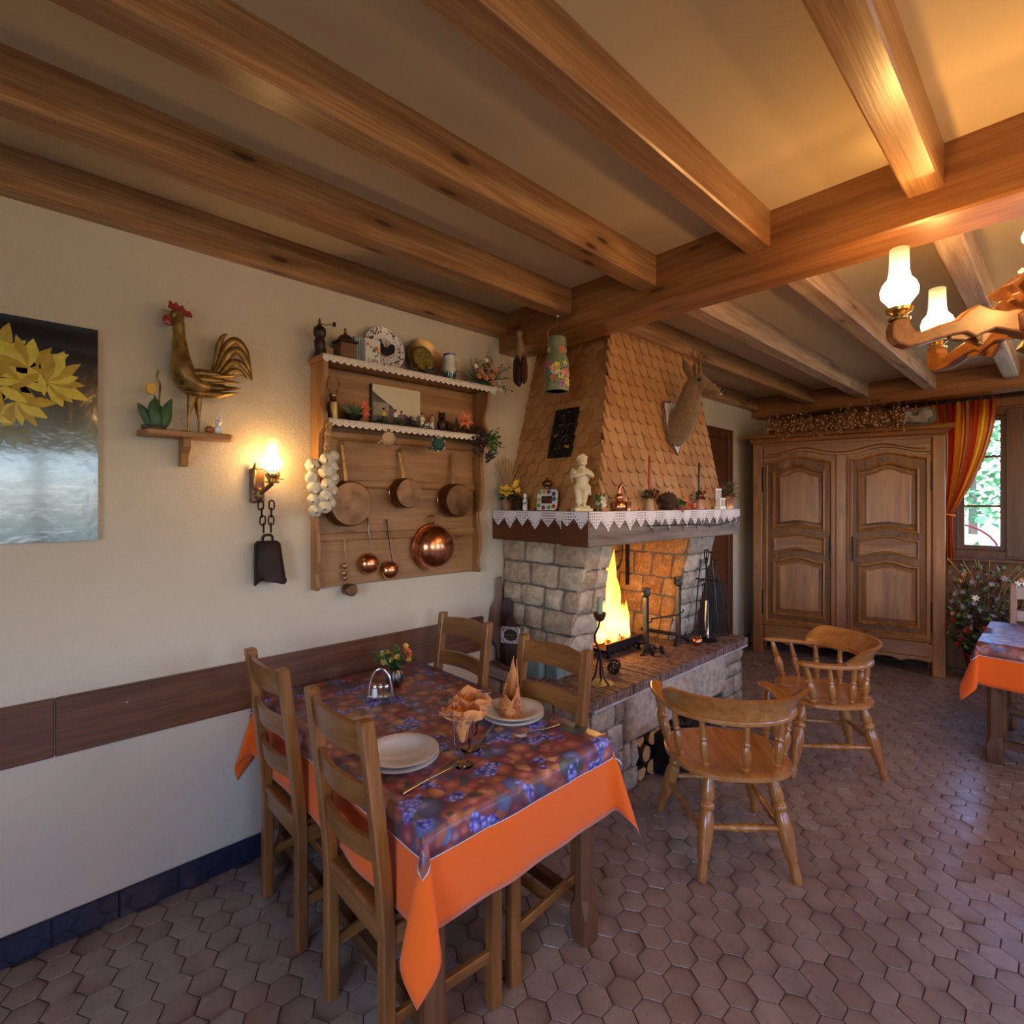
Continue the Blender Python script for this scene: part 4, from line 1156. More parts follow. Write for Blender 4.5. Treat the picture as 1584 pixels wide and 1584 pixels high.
for x0, x1, y in ((.505, .494, -.012), (.530, .535, .012)):
    wp(MB().tube([rp(x0, 2.04, y), rp((x0+x1)/2, 1.99, y), rp(x1, 1.945, y), rp(x1, 1.889, y)], [.018, .013, .005, .004], 8), 'leg', ROOST, ro, smooth=60)
    wp(MB().tube([rp(x1+.012, 1.8875, y), rp(x1, 1.889, y), rp(x1-.03, 1.8875, y)], .003, 6).tube([rp(x1, 1.889, y), rp(x1-.02, 1.8875, y-.018)], .003, 6).tube([rp(x1, 1.889, y), rp(x1-.02, 1.8875, y+.018)], .003, 6), 'foot', ROOST, ro)
# tulip ornament
tu = thing('tulip_ornament', 'painted wooden tulips with broad green leaves beside the rooster', 'ornament', (.383, YW-.09, 1.885))
yt = YW-.09
def blade(pts, w, y, mat, name):
    c = spline([V((x, yt+y, z)) for x, z in pts], 5); n = len(c); vs = []
    for i, p in enumerate(c):
        t = (c[min(i+1, n-1)]-c[max(i-1, 0)]).normalized(); nn = V((-t.z, 0, t.x)); ww = w*(sin(pi*min(.999, i/(n-1)*.75+.25)))
        vs += [p+nn*ww/2, p-nn*ww/2]
    o = wp(MB().add(vs, [(2*i, 2*i+1, 2*i+3, 2*i+2) for i in range(n-1)]), name, mat, tu, smooth=60); s = o.modifiers.new('s', 'SOLIDIFY'); s.thickness = .006
TG = plain('painted_green', '3f5f38', .5, var=.2)
blade([(.372, 1.89), (.355, 1.93), (.338, 1.96), (.325, 1.982)], .036, 0, TG, 'leaf')
blade([(.385, 1.89), (.383, 1.93), (.372, 1.97), (.372, 2.0)], .042, -.008, TG, 'leaf')
blade([(.395, 1.89), (.41, 1.93), (.42, 1.97), (.436, 2.012)], .048, -.004, TG, 'leaf')
blade([(.385, 1.89), (.40, 1.94), (.385, 1.985), (.38, 2.02)], .03, .006, TG, 'leaf')
wp(MB().prism([(.350, 2.058), (.358, 2.066), (.366, 2.058), (.374, 2.066), (.386, 2.056), (.385, 2.03), (.372, 2.018), (.355, 2.022)], -.006, .006, TX(yt)), 'blossom', plain('painted_yellow', 'd9a63c', .5), tu, bevel=.002)
wp(MB().tube(spline([V((.396, yt+.02, 1.99)), V((.40, yt+.02, 2.06)), V((.389, yt+.02, 2.09)), V((.394, yt+.02, 2.118))], 5), .004, 6), 'tendril', BRASSD, tu)
wp(MB().prism([(.345+.04*cos(a)+.03, yt+.018*sin(a)) for a in [2*pi*k/14 for k in range(14)]], 1.885, 1.90), 'base', DARKW, tu, bevel=.003)
pg = thing('pig_figurine', 'tiny white animal figurine with amber ball on the bracket shelf', 'figurine', (.595, YW-.08, 1.885))
wp(MB().ell((.602, YW-.08, 1.905), (.017, .015, .020), 12, 8).ell((.602, YW-.082, 1.935), (.014, .013, .014), 12, 8).ell((.594, YW-.08, 1.95), (.005, .004, .010), 8, 6).ell((.611, YW-.08, 1.95), (.005, .004, .010), 8, 6).ell((.600, YW-.097, 1.932), (.006, .006, .005), 8, 6), 'body', WHITEC, pg, smooth=70)
wp(MB().ell((.570, YW-.08, 1.902), .017, 12, 8), 'ball', plain('amber_glass', 'a85a20', .15, coat=.6), pg, smooth=70)

# ------------------------------------------------------------------ wall lamp with cow bell
def lampglass():
    t = NT('lit_milk_glass'); e = t.n('ShaderNodeEmission')
    tc = t.n('ShaderNodeTexCoord'); sp = t.n('ShaderNodeSeparateXYZ'); t.l(tc.outputs['Generated'], sp.inputs[0])
    t.l(t.ramp(sp.outputs[2], [(0, (1, .80, .50, 1)), (.3, (1, .86, .60, 1)), (.6, (1, .80, .42, 1)), (1, (1, .66, .22, 1))]), e.inputs[0])
    t.l(t.ramp(sp.outputs[2], [(0, (5, 5, 5, 1)), (.35, (9, 9, 9, 1)), (.6, (4, 4, 4, 1)), (1, (1.3, 1.3, 1.3, 1))]), e.inputs[1])
    tr = t.n('ShaderNodeBsdfTransparent'); tr.inputs[0].default_value = (1, .93, .78, 1)
    mx = t.n('ShaderNodeMixShader'); mx.inputs[0].default_value = .45
    t.l(tr.outputs[0], mx.inputs[1]); t.l(e.outputs[0], mx.inputs[2]); t.l(mx.outputs[0], t.out.inputs['Surface'])
    return t.m
LAMPG = lampglass(); LAMPG.cycles.emission_sampling = 'NONE'
CHIM = [(.018, 0), (.024, .010), (.036, .026), (.038, .040), (.033, .055), (.023, .068), (.020, .085), (.019, .135)]
def lamp_light(name, loc, energy, parent, col=(1, .58, .20)):
    l = bpy.data.lights.new(name, 'POINT'); l.energy = energy; l.color = col; l.shadow_soft_size = .025
    o = bpy.data.objects.new(name, l); COL.objects.link(o); o.location = loc; o.parent = parent
    return o
sc = thing('wall_lamp', 'lit brass oil-style wall lamp on a wooden block', 'lamp', (.775, YW, 1.6))
B0 = V((.775, YW, 1.6)); LY = -.088
MB().box(-.03, -.028, 0, .03, 0, .155).build('back_plate', BROWNW, sc, bevel=.006)
MB().tube(spline([V((-.012, -.03, .03)), V((.012, -.05, .05)), V((.04, LY, .085))], 6), [.010]*13, 8).build('arm', BRASSD, sc, smooth=60)
MB().ell((-.015, -.032, .105), (.010, .012, .05), 10, 8).ell((.005, -.036, .04), (.018, .014, .03), 10, 8).lathe([(.006, 0), (.013, .004), (.008, .016), (.003, .03)], 10, XF((-.012, -.03, .15))).build('ornament', BRASSD, sc, smooth=60)
MB().lathe([(.004, .085), (.028, .088), (.030, .095), (.020, .102), (.026, .112), (.031, .118), (.030, .132), (.019, .138)], 18, XF((.042, LY, 0))).build('burner', BRASS, sc, smooth=50)
MB().tube([(.05, LY, .108), (.085, LY-.01, .106)], .003, 6).build('wick_knob', BRASS, sc)
for k in range(14):
    a = 2*pi*k/14; MB().beam((.042+.025*cos(a), LY+.025*sin(a), .128), (.042+.032*cos(a), LY+.032*sin(a), .146), .004, .0015).build('prong', BRASS, sc)
MB().lathe(CHIM, 20, XF((.042, LY, .136), sc=1.12), cap=False).build('glass_chimney', LAMPG, sc, smooth=80, label='glowing milk glass chimney')
lamp_light('wall_lamp_light', (.042, LY, .185), 3.2, sc)
cbell = thing('cow_bell', 'dark iron cow bell hanging on two chains from the wall lamp', 'bell', (.81, YW-.05, 1.245))
Ob = V((.81, YW-.05, 1.245))
def link(mb, c, ax, L, w, r):
    c = V(c); ax = V(ax).normalized(); pts = []
    up = V((0, 0, 1))
    for k in range(12):
        a = 2*pi*k/12; pts.append(c+ax*w/2*cos(a)+up*(L/2-w/2+0)*(1 if sin(a) > 0 else -1)*(1 if abs(sin(a)) > .3 else 0)+up*w/2*sin(a))
    mb.tube(pts, r, 6, closed=True)
for cx in (-.030, .016):
    for k in range(4):
        mb = MB(); link(mb, (cx+(.004*k if cx < 0 else -.001*k), -.0, .345-k*.034), (1, -.3, 0) if k % 2 == 0 else (.25, 1, 0), .042, .022, .0035); mb.build('chain_link', IRON, cbell, smooth=60)
def bellring(z, hx, hy, dx=0):
    return [(dx+hx*(abs(cos(a))**.55)*(1 if cos(a) > 0 else -1), hy*(abs(sin(a))**.6)*(1 if sin(a) > 0 else -1), z) for a in [2*pi*k/28 for k in range(28)]]
rg = [bellring(.185, .006, .004, -.005), bellring(.185, .042, .020, -.004), bellring(.172, .054, .028, -.002), bellring(.08, .060, .036, .004), bellring(.012, .064, .040, .010), bellring(0.0, .067, .042, .011)]
# wavy mouth
rg[-1] = [(x, y, z+.012*cos(3*i/28*2*pi)) for i, (x, y, z) in enumerate(rg[-1])]
bvs = [p for r in rg for p in r]; bfs = [tuple(range(27, -1, -1))]
for k in range(5):
    for i in range(28): bfs.append((k*28+i, k*28+(i+1) % 28, (k+1)*28+(i+1) % 28, (k+1)*28+i))
MB().add(bvs, bfs).build('bell_body', plain('rusted_sheet_iron', '2a1a16', .55, .5, var=.35, vs=10), cbell, smooth=50)
MB().tube(spline([V((-.022, 0, .18)), V((-.02, 0, .205)), V((.0, 0, .212)), V((.018, 0, .205)), V((.02, 0, .18))], 5), .006, 8).build('bell_loop', IRON, cbell, smooth=60)
MB().tube([(.005, 0, .17), (.008, 0, .04)], .004, 6).ell((.008, 0, .02), .013, 10, 8).build('clapper', IRON, cbell)

# ------------------------------------------------------------------ pine plate rack
rk = thing('plate_rack', 'pine wall rack with two shelves and hanging copper pans', 'wall rack', (1.53, YW, 1.18))
for k, (z0, z1) in enumerate(((1.185, 1.425), (1.427, 1.69), (1.692, 1.935), (1.937, 2.265))):
    wp(MB().box(1.045, YW-.020, z0, 2.015, YW-.002, z1), 'back_board', W_RACK, rk, bevel=.002)
prof = [(0, 1.18), (.058, 1.18), (.068, 1.20), (.060, 1.225), (.055, 1.26), (.072, 1.32), (.076, 1.39), (.064, 1.46), (.052, 1.52), (.052, 1.545), (.078, 1.56), (.094, 1.62), (.100, 1.70), (.090, 1.80), (.084, 1.86), (.098, 1.93), (.140, 1.96), (.152, 1.985), (.148, 2.02), (.120, 2.06), (.112, 2.10), (.126, 2.14), (.150, 2.18), (.156, 2.22), (.156, 2.268), (0, 2.268)]
for x in (1.022, 2.018):
    wp(MB().prism([(YW-.002-d, z) for d, z in prof], x, x+.022, M(((0,0,1,0),(1,0,0,0),(0,1,0,0),(0,0,0,1)))), 'side_panel', W_RACKZ, rk, bevel=.003)
wp(MB().box(1.010, YW-.165, 2.268, 2.05, YW-.002, 2.290), 'shelf', W_RACK, rk, bevel=.003)
wp(MB().box(1.045, YW-.148, 1.978, 2.017, YW-.002, 1.998), 'shelf', W_RACK, rk, bevel=.003)
for z in (1.935, 1.695, 1.43):
    wp(MB().box(1.045, YW-.034, z-.022, 2.017, YW-.018, z+.022), 'hook_rail', W_RACK, rk, bevel=.005)
    wp(MB().tube([(1.045, YW-.036, z-.012), (2.017, YW-.036, z-.012)], .004, 6), 'bead', W_RACK, rk)
def lace_scallop(name, x0, x1, y, ztop, drop, n, label):
    mb = MB(); step = .004; nx = int((x1-x0)/step); nz = 12
    T0 = V((x0, y, ztop))
    for i in range(nx):
        u = (i+.5)*step; ph = (u/(x1-x0)*n) % 1.0; hem = drop*(.66+.34*sin(pi*ph))
        for j in range(nz):
            w0, w1 = drop*j/nz, drop*(j+1)/nz
            if w0 >= hem: break
            c = (w0+w1)/2/drop; arc = .30+.30*sin(pi*ph)
            if abs(c-arc) < .07 and i % 2 == 0: continue
            if .12 < c < .22 and i % 3 == 0: continue
            mb.add([(x0+i*step, y-.0004*j, ztop-w0), (x0+(i+1)*step, y-.0004*j, ztop-w0), (x0+(i+1)*step, y-.0004*(j+1), ztop-min(w1, hem)), (x0+i*step, y-.0004*(j+1), ztop-min(w1, hem))], [(3, 2, 1, 0)])
    o = mb.build(name, LACE); s = o.modifiers.new('s', 'SOLIDIFY'); s.thickness = .0012
    mb2 = MB().tube([(x0+(x1-x0)*k/(n*8), y-.003, ztop-drop*(.36+.22*sin(pi*(k % 8)/8))) for k in range(n*8+1)], .0013, 4).build('thread', plain('lace_thread_'+name, 'f4ead8', .9), o)
    return tag(o, label, 'lace trim')
lace_scallop('lace_trim', 1.012, 2.048, YW-.1665, 2.289, .036, 30, 'scalloped lace edging along the top shelf of the pine rack')
lace_scallop('lace_trim', 1.046, 2.016, YW-.1495, 1.997, .036, 28, 'scalloped lace edging along the middle shelf of the pine rack')

# pans, ladles and bowl hanging on the rack
TY = lambda x, y, z: M(((1,0,0,x),(0,0,-1,y),(0,1,0,z),(0,0,0,1)))      # lathe axis towards the room
def pan(x, z, R, H, xt, zt, mat, label):
    t = thing('copper_pan', label, 'pan', (x, YW-.036, z), group='copper saucepans on the pine rack')
    y0 = YW-.040
    wp(MB().lathe([(R*.94, .0), (R*.985, 0), (R, .004), (R*.985, H-.008), (R*.93, H), (0, H+.001)], 36, TY(x, y0, z)), 'pan_body', mat, t, smooth=40)
    wp(MB().tube([(x+R*.99*cos(a), y0-.002, z+R*.99*sin(a)) for a in [2*pi*k/36 for k in range(36)]], .003, 6, closed=True), 'rim', COPPER, t, smooth=60)
    tp = V((xt, y0+.002, zt)); bs = V((x+(xt-x)*.12, y0-.02, z+R*.98))
    wp(MB().beam(bs, bs.lerp(tp, .55), .022, .006, up=(0, -1, 0), w2=.015).beam(bs.lerp(tp, .55), tp, .015, .006, up=(0, -1, 0), w2=.020), 'handle', BRASSD, t, bevel=.0015)
    wp(MB().tube([tp+V((.009*cos(a), 0, .009+.009*sin(a))) for a in [2*pi*k/14 for k in range(14)]], .0028, 6, closed=True), 'handle_eye', BRASSD, t)
    wp(MB().box(bs.x-.016, y0-.03, z+R*.90, bs.x+.016, y0-.008, z+R*1.03), 'handle_bracket', BRASSD, t, bevel=.003)
pan(1.176, 1.596, .112, .085, 1.164, 1.89, COPPERD, 'largest copper saucepan, hanging beside the garlic braid')
pan(1.506, 1.652, .080, .075, 1.492, 1.872, COPPERD, 'smallest copper saucepan, middle of the three on the rack')
pan(1.832, 1.614, .096, .085, 1.842, 1.872, COPPERD, 'copper saucepan at the right end of the pine rack')
def ladle(x, z, R, xt, zt, mat, label):
    t = thing('ladle', label, 'ladle', (x, YW-.05, z), group='copper ladles on the pine rack')
    y0 = YW-.038
    wp(MB().lathe([(R, 0)]+[(R*cos(a), R*.85*sin(a)) for a in [pi/2*k/8 for k in range(1, 9)]], 24, TY(x, y0, z)), 'ladle_bowl', mat, t, smooth=60)
    wp(MB().tube(spline([V((x+R*.1, y0-R*.5, z+R*.72)), V((x-.002, y0-R*.55, z+R*1.4)), V((x+(xt-x)*.6, y0-.012, z+(zt-z)*.62)), V((xt, y0+.002, zt))], 6), lerpl([.004, .004, .005, .006, .007], 19), 8, flat=.5), 'handle', STEEL if 'left' in label else IRONG, t, smooth=60)
    wp(MB().tube([(xt+.006*cos(a), y0+.002, zt+.006*sin(a)) for a in [2*pi*k/10 for k in range(10)]], .002, 5, closed=True), 'hook_eye', IRONG, t)
ladle(1.308, 1.286, .056, 1.303, 1.52, COPPER, 'copper skimmer ladle, left of the two, under the largest pan')
ladle(1.430, 1.243, .050, 1.415, 1.508, COPPER, 'copper ladle, right of the two, beside the round bowl')
bo = thing('copper_bowl', 'round polished copper bowl hanging low on the pine rack', 'bowl', (1.70, YW-.04, 1.35))
wp(MB().lathe([(.132, 0), (.134, .004), (.130, .010)]+[(.126*cos(a)**.9, .010+.105*sin(a)) for a in [pi/2*k/12 for k in range(0, 12)]]+[(0, .115)], 40, TY(1.70, YW-.038, 1.35)), 'bowl_body', COPPER, bo, smooth=50)
wp(MB().tube([(1.70+.131*cos(a), YW-.040, 1.35+.131*sin(a)) for a in [2*pi*k/40 for k in range(40)]], .004, 6, closed=True), 'rim', COPPER, bo, smooth=60)
wp(MB().tube([(1.694+.022*cos(a), YW-.045, 1.506+.024*sin(a)) for a in [2*pi*k/20 for k in range(20)]], .004, 6, closed=True), 'ring', BRASSD, bo, smooth=60)
me_ = thing('measure', 'small dark copper measure on a long wire handle at the rack foot', 'measure', (1.198, YW-.05, 1.15))
wp(MB().lathe([(.028, 0), (.030, .002), (.030, .056), (.026, .060), (0, .060)], 24, TY(1.20, YW-.022, 1.166)), 'cup', COPPERD, me_, smooth=40)
wp(MB().tube([(1.196, YW-.05, 1.19), (1.186, YW-.045, 1.30), (1.176, YW-.04, 1.42)], .003, 6), 'handle', BRASS, me_)
wp(MB().ell((1.178, YW-.042, 1.285), (.012, .006, .014), 8, 6).ell((1.176, YW-.042, 1.25), (.014, .006, .012), 8, 6).ell((1.180, YW-.042, 1.225), (.010, .006, .014), 8, 6), 'ornament', BRASSD, me_, smooth=60)
# hanging jugs
def hjug(x, z, mat, matin, label, rz):
    t = thing('little_jug', label, 'jug', (x, YW-.165, z), group='little jugs hanging from the rack shelf')
    T = XF((0, 0, -.014), (radians(100), radians(25), rz), 1.3)
    MB().lathe([(.012, -.022), (.020, -.022), (.027, -.010), (.028, .006), (.020, .020), (.021, .028), (.023, .032), (.020, .030), (.017, .018), (.024, .004), (.016, -.016), (0, -.018)], 20, T).build('jug_body', mat, t, smooth=60)
    MB().tube([T @ V(p) for p in spline([(.020, 0, .026), (.040, 0, .022), (.042, 0, .0), (.026, 0, -.008)], 5)], .0038, 6).build('handle', mat, t, smooth=60)
    MB().tube([(0, .012, .035), (.004, -.01, .03), (.006, -.008, .012)], .002, 5).build('hook', BRASSD, t)
    for k in range(6):
        a = 2*pi*k/6; p = T @ V((.0285*cos(a), .0285*sin(a), -.004)); MB().ell(p, (.006, .004, .006), 6, 4).build('painted_spot', matin, t)
hjug(1.352, 1.938, plain('tan_ceramic', 'c8a884', .2, coat=.5), plain('painted_brown', '5a4a34', .5), 'tan painted jug hanging from the middle rack shelf', radians(150))
hjug(1.655, 1.932, plain('teal_ceramic', '2c5a50', .2, coat=.5), WHITEC, 'dark green painted jug hanging from the middle rack shelf', radians(160))
# garlic braid
GAR = plain('garlic_skin', 'e2d6bd', .55, var=.12, vs=40, bump=.2)
gb_ = thing('garlic_braid', 'braid of white garlic bulbs hanging at the rack side', 'garlic braid', (1.02, YW-.16, 1.56))
gpos = [(1.028, 1.80, -.165), (1.065, 1.815, -.155), (.978, 1.772, -.13), (1.062, 1.765, -.15), (1.022, 1.742, -.175), (.976, 1.715, -.13), (1.062, 1.712, -.15), (1.028, 1.682, -.175), (.985, 1.668, -.14), (1.060, 1.655, -.14), (1.020, 1.628, -.175), (.982, 1.615, -.135), (1.052, 1.598, -.15), (1.020, 1.582, -.168), (.988, 1.565, -.14)]
gm = MB(); NS = 16
for i, (f_, z_) in enumerate(((.03, -.9), (.55, -.80), (.92, -.45), (1.0, -.05), (.85, .42), (.45, .72), (.18, .95), (.12, 1.3))):
    for k in range(NS): a = 2*pi*k/NS; w = 1+.06*cos(6*a)*(1 if .2 < f_ else 0); gm.v.append((f_*w*cos(a), f_*w*sin(a), z_))
for i in range(7):
    for k in range(NS): gm.f.append([i*NS+k, i*NS+(k+1) % NS, (i+1)*NS+(k+1) % NS, (i+1)*NS+k]); gm.m.append(0)
gm.f.append(list(range(NS-1, -1, -1))); gm.m.append(0)
gme = gm.mesh('garlic_bulb', 60); gme.materials.append(GAR)
grr = random.Random(4)
for x, z, dy in gpos:
    o = inst('garlic_bulb', gme, gb_); s = grr.uniform(.030, .035)
    o.matrix_local = XF((x-1.02, dy+.16-.005, z-1.56), (radians(grr.uniform(95, 130)), grr.uniform(-.4, .4), grr.uniform(-.5, .5)), s)
brd = MB()
for k in range(3):
    brd.tube([(1.03+.009*sin(i*.9+k*2.09)+.0006*i*(1 if i < 10 else 1), YW-.163+.007*cos(i*1.8+k*2.09), 1.80+i*.0072) for i in range(25)], .007, 6)
wp(brd, 'braid', STRAW, gb_, smooth=60)
# ------------------------------------------------------------------ things on the rack, top shelf
def text(body, size, T, mat, parent, name='lettering'):
    c = bpy.data.curves.new(name, 'FONT'); c.body = body; c.size = size; c.extrude = .0004; c.align_x = 'CENTER'; c.align_y = 'CENTER'
    tmp = bpy.data.objects.new(name, c); COL.objects.link(tmp); dg = bpy.context.evaluated_depsgraph_get()
    me = bpy.data.meshes.new_from_object(tmp.evaluated_get(dg)); bpy.data.objects.remove(tmp); me.materials.clear(); me.materials.append(mat)
    o = bpy.data.objects.new(name, me); COL.objects.link(o); o.parent = parent; o.matrix_local = T
    return o
FACE = M(((1,0,0,0),(0,0,-1,0),(0,1,0,0),(0,0,0,1)))      # local xy plane turned to face the room (-y)
Z1, Z2 = 2.2905, 1.9985
ys = YW-.085
pmill = thing('pepper_mill', 'dark carved wooden mill with crank at the rack top left', 'mill', (1.032, ys, Z1))
MB().lathe([(.024, 0), (.026, .012), (.020, .03), (.024, .05), (.026, .075), (.019, .088), (.027, .10), (.030, .118), (.026, .136), (.012, .146), (.010, .152)], 16).build('mill_body', DARKW, pmill, smooth=50)
MB().lathe([(.006, .152), (.007, .17), (.004, .18), (.0, .186)], 10).build('finial', BRASSD, pmill, smooth=50)
MB().tube(spline([V((0, 0, .160)), V((.03, 0, .158)), V((.055, 0, .166)), V((.07, 0, .162))], 5), .0028, 6).build('crank', BRASSD, pmill)
MB().lathe([(.004, .158), (.008, .164), (.008, .176), (.003, .182)], 10, XF((.072, 0, 0))).build('crank_knob', DARKW, pmill, smooth=50)
cr = thing('slatted_box', 'tiny pale wooden box between the carved mill and the coffee grinder', 'box', (1.078, ys+.01, Z1))
MB().box(-.016, -.02, 0, .016, .02, .05).build('box_body', STRAW, cr, bevel=.002)
for k in range(3): MB().box(-.015+k*.011, -.0225, .002, -.007+k*.011, -.02, .048).build('slat', STRAW, cr)
cg = thing('coffee_grinder', 'square wooden coffee grinder with domed lid on the rack', 'coffee grinder', (1.160, ys, Z1))
MB().box(-.046, -.040, .0, .046, .040, .012).build('plinth', DARKW, cg, bevel=.003)
MB().box(-.040, -.035, .012, .040, .035, .088).build('grinder_body', BROWNW, cg, bevel=.003)
gd = MB().box(-.026, -.038, .018, .026, -.034, .042).build('drawer', BROWNW, cg, bevel=.002)
MB().ell((0, -.041, .030), .004, 8, 6).build('knob', BRASSD, gd)
MB().box(-.050, -.044, .088, .050, .044, .100).build('lid', DARKW, cg, bevel=.004)
MB().lathe([(.040, .100), (.038, .112), (.026, .126), (.010, .133), (.004, .135)], 20).build('dome', COPPERD, cg, smooth=60)
MB().lathe([(.003, .134), (.010, .140), (.004, .146), (.006, .156), (.0, .172)], 10).build('finial', BRASSD, cg, smooth=50)
def stripes(name, a, b, n, axis=0):
    t = NT(name); bs = t.pr(Roughness=.4); tc = t.n('ShaderNodeTexCoord'); sp = t.n('ShaderNodeSeparateXYZ'); t.l(tc.outputs['Object'], sp.inputs[0])
    t.l(t.ramp(t.math('FRACT', t.math('MULTIPLY', sp.outputs[axis], n)), [(0, lin(a)), (.5, lin(b))], 'CONSTANT'), bs.inputs['Base Color'])
    return t.m
tag(MB().box(1.215, ys+.012, Z1, 1.285, ys+.05, Z1+.145).build('striped_tin', stripes('blue_stripes', '4f86a0', 'd8d4c0', 90), bevel=.003), 'blue and white striped tin behind the CAFE tin', 'tin')
tin = thing('coffee_tin', 'white tin with painted flowers lettered CAFE on the rack', 'tin', (1.288, ys-.012, Z1))
MB().box(-.042, -.028, 0, .042, .028, .128).build('tin_body', CREAM, tin, bevel=.003)
MB().box(-.043, -.029, .118, .043, .029, .130).build('lid', CREAM, tin, bevel=.003)
text('CAFE', .026, M.Translation((0, -.0285, .020)) @ FACE, plain('printed_letter', '2a2220', .6), tin)
for x, z, c, r in ((.018, .084, 'c8602c', .011), (.006, .074, '5a6a78', .010), (.030, .066, 'c09a3c', .008), (.022, .050, '4f7048', .006), (-.03, .10, 'b0522c', .007), (-.012, .088, '6c7a84', .006), (.012, .044, '46607a', .005)):
    fm = MB(); flower(fm, (x, -.0285, z), (0, -1, 0), r*1.4, 5, 0, .05, .7); fm.build('painted_flower', plain('tin_paint_'+c, c, .5), tin)
def plate_mat(name, base, ink, kind):
    t = NT(name); b = t.pr(Roughness=.18); b.inputs['Coat Weight'].default_value = .4
    tc = t.n('ShaderNodeTexCoord'); sp = t.n('ShaderNodeSeparateXYZ'); t.l(tc.outputs['Object'], sp.inputs[0])
    r = t.math('SQRT', t.math('ADD', t.math('MULTIPLY', sp.outputs[0], sp.outputs[0]), t.math('MULTIPLY', sp.outputs[1], sp.outputs[1])))
    n = t.noise(tc.outputs['Object'], 95, 3, .6); n2 = t.noise(tc.outputs['Object'], 38, 2)
    rim = t.mapr(r, .076, .080); rim2 = t.mapr(r, .112, .115, 1, 0)
    a = t.math('MULTIPLY', t.math('MULTIPLY', t.mapr(n, .46, .54), t.mapr(n2, .42, .5)), t.math('MULTIPLY', rim, rim2))
    inner = t.math('MULTIPLY', t.mapr(r, .066, .062), t.mapr(n, .47, .55))
    edge = t.math('ADD', t.mapr(r, .1155, .117), 0)
    m_ = t.math('MAXIMUM', t.math('MAXIMUM', a, t.math('MULTIPLY', inner, .75)), edge)
    t.l(t.mix(m_, lin(base), lin(ink)), b.inputs['Base Color'])
    return t.m
def standing_plate(name, R, x, z, mat, label, lean=.16, depth=.016):
    t = thing(name, label, 'plate', (x, YW-.045, z))
    o = MB().lathe([(0, depth*.15), (R*.55, .0), (R*.62, depth*.5), (R*.68, depth*.8), (R*.97, depth), (R, depth*1.15), (R*.99, depth*.8), (R*.66, .0), (R*.5, -.004), (0, -.004)], 48).build('plate_disc', mat, t, smooth=40)
    o.matrix_local = M.Translation((0, 0, R*cos(lean)-.0)) @ Euler((pi/2-lean, 0, 0)).to_matrix().to_4x4()
    return t, o
pt_, po_ = standing_plate('rooster_plate', .118, 1.392, Z1, plate_mat('rooster_transfer', 'e6ded6', '4a3442', 0), 'white plate with purple rooster print standing on the rack')
def hen(mb, T, s, rooster=False):
    b = [(-.5, .30), (-.42, .62), (-.52, .80), (-.66, .78), (-.52, .90), (-.44, 1.02), (-.30, 1.0), (-.26, .78), (-.10, .58), (.12, .54), (.26, .78), (.44, .88), (.58, .80), (.62, .56), (.50, .30), (.28, .12), (.06, .08), (.06, 0), (-.10, 0), (-.08, .08), (-.30, .12)]
    if not rooster: b = [(-.5, .30), (-.44, .60), (-.56, .70), (-.44, .82), (-.30, .80), (-.22, .56), (0, .46), (.22, .50), (.46, .72), (.54, .62), (.46, .34), (.26, .14), (.06, .10), (.06, 0), (-.10, 0), (-.08, .10), (-.30, .14)]
    mb.prism([(x*s, z*s) for x, z in b][::-1], -.0015, .0015, T); return mb
hen(MB(), M.Translation((.004, .01, .0205)) @ M(((1,0,0,0),(0,1,0,-.055),(0,0,1,0),(0,0,0,1))), .085, True).build('rooster_print', plain('plum_ink', '221a22', .4), po_)
bt_, bo_ = standing_plate('brass_plate', .112, 1.640, Z1, BRASSD, 'round brass plate standing on the rack beside the jug')
MB().lathe([(.0, .004), (.060, .003), (.066, .006)], 32).build('plate_centre', plain('hammered_centre', (.34, .28, .07, 1), .45, .8, var=.6, vs=60), bo_)
for nm, x, s, lb in (('a', 1.535, .055, 'small black iron hen between the two plates on the rack'), ('b', 1.640, .072, 'black iron hen in front of the brass plate')):
    t = thing('iron_hen', lb, 'figurine', (x, YW-.115, Z1), group='black iron hens on the rack')
    hen(MB(), M.Translation((0, 0, .004)) @ FACE, s).build('hen_shape', BLACKM, t)
    MB().box(-.016, -.012, 0, .016, .012, .004).build('stand', BLACKM, t)
def jug_mat():
    t = NT('painted_jug'); b = t.pr(Roughness=.15); b.inputs['Coat Weight'].default_value = .5
    tc = t.n('ShaderNodeTexCoord'); sp = t.n('ShaderNodeSeparateXYZ'); t.l(tc.outputs['Object'], sp.inputs[0]); n = t.noise(tc.outputs['Object'], 30, 2)
    h = t.math('ADD', sp.outputs[2], t.math('MULTIPLY', t.math('SUBTRACT', n, .5), .07))
    c = t.ramp(t.mapr(h, 0, .16), [(0, lin('e4ddd0')), (.12, lin('3f6a4c')), (.28, lin('2c3a38')), (.40, lin('e8e2da')), (.93, lin('e8e2da')), (.95, lin('4a5488')), (1, lin('3c4880'))])
    t.l(c, b.inputs['Base Color']); return t.m
jg = thing('painted_jug', 'white and green painted jug with blue rim on the rack', 'jug', (1.790, ys, Z1))
MB().lathe([(.022, 0), (.028, .004), (.034, .025), (.040, .05), (.040, .07), (.034, .088), (.031, .10), (.032, .13), (.036, .158), (.034, .158), (.030, .13), (.028, .10), (0, .09)], 24).build('jug_body', jug_mat(), jg, smooth=60)
MB().tube(spline([V((.034, 0, .14)), V((.062, 0, .13)), V((.064, 0, .09)), V((.040, 0, .07))], 5), .005, 8).build('handle', CREAM, jg, smooth=60)
br = random.Random(31)
bq = thing('dried_bouquet', 'dried bouquet of peach roses and green sprigs at the rack end', 'bouquet', (1.975, ys-.01, Z1))
mb = MB()
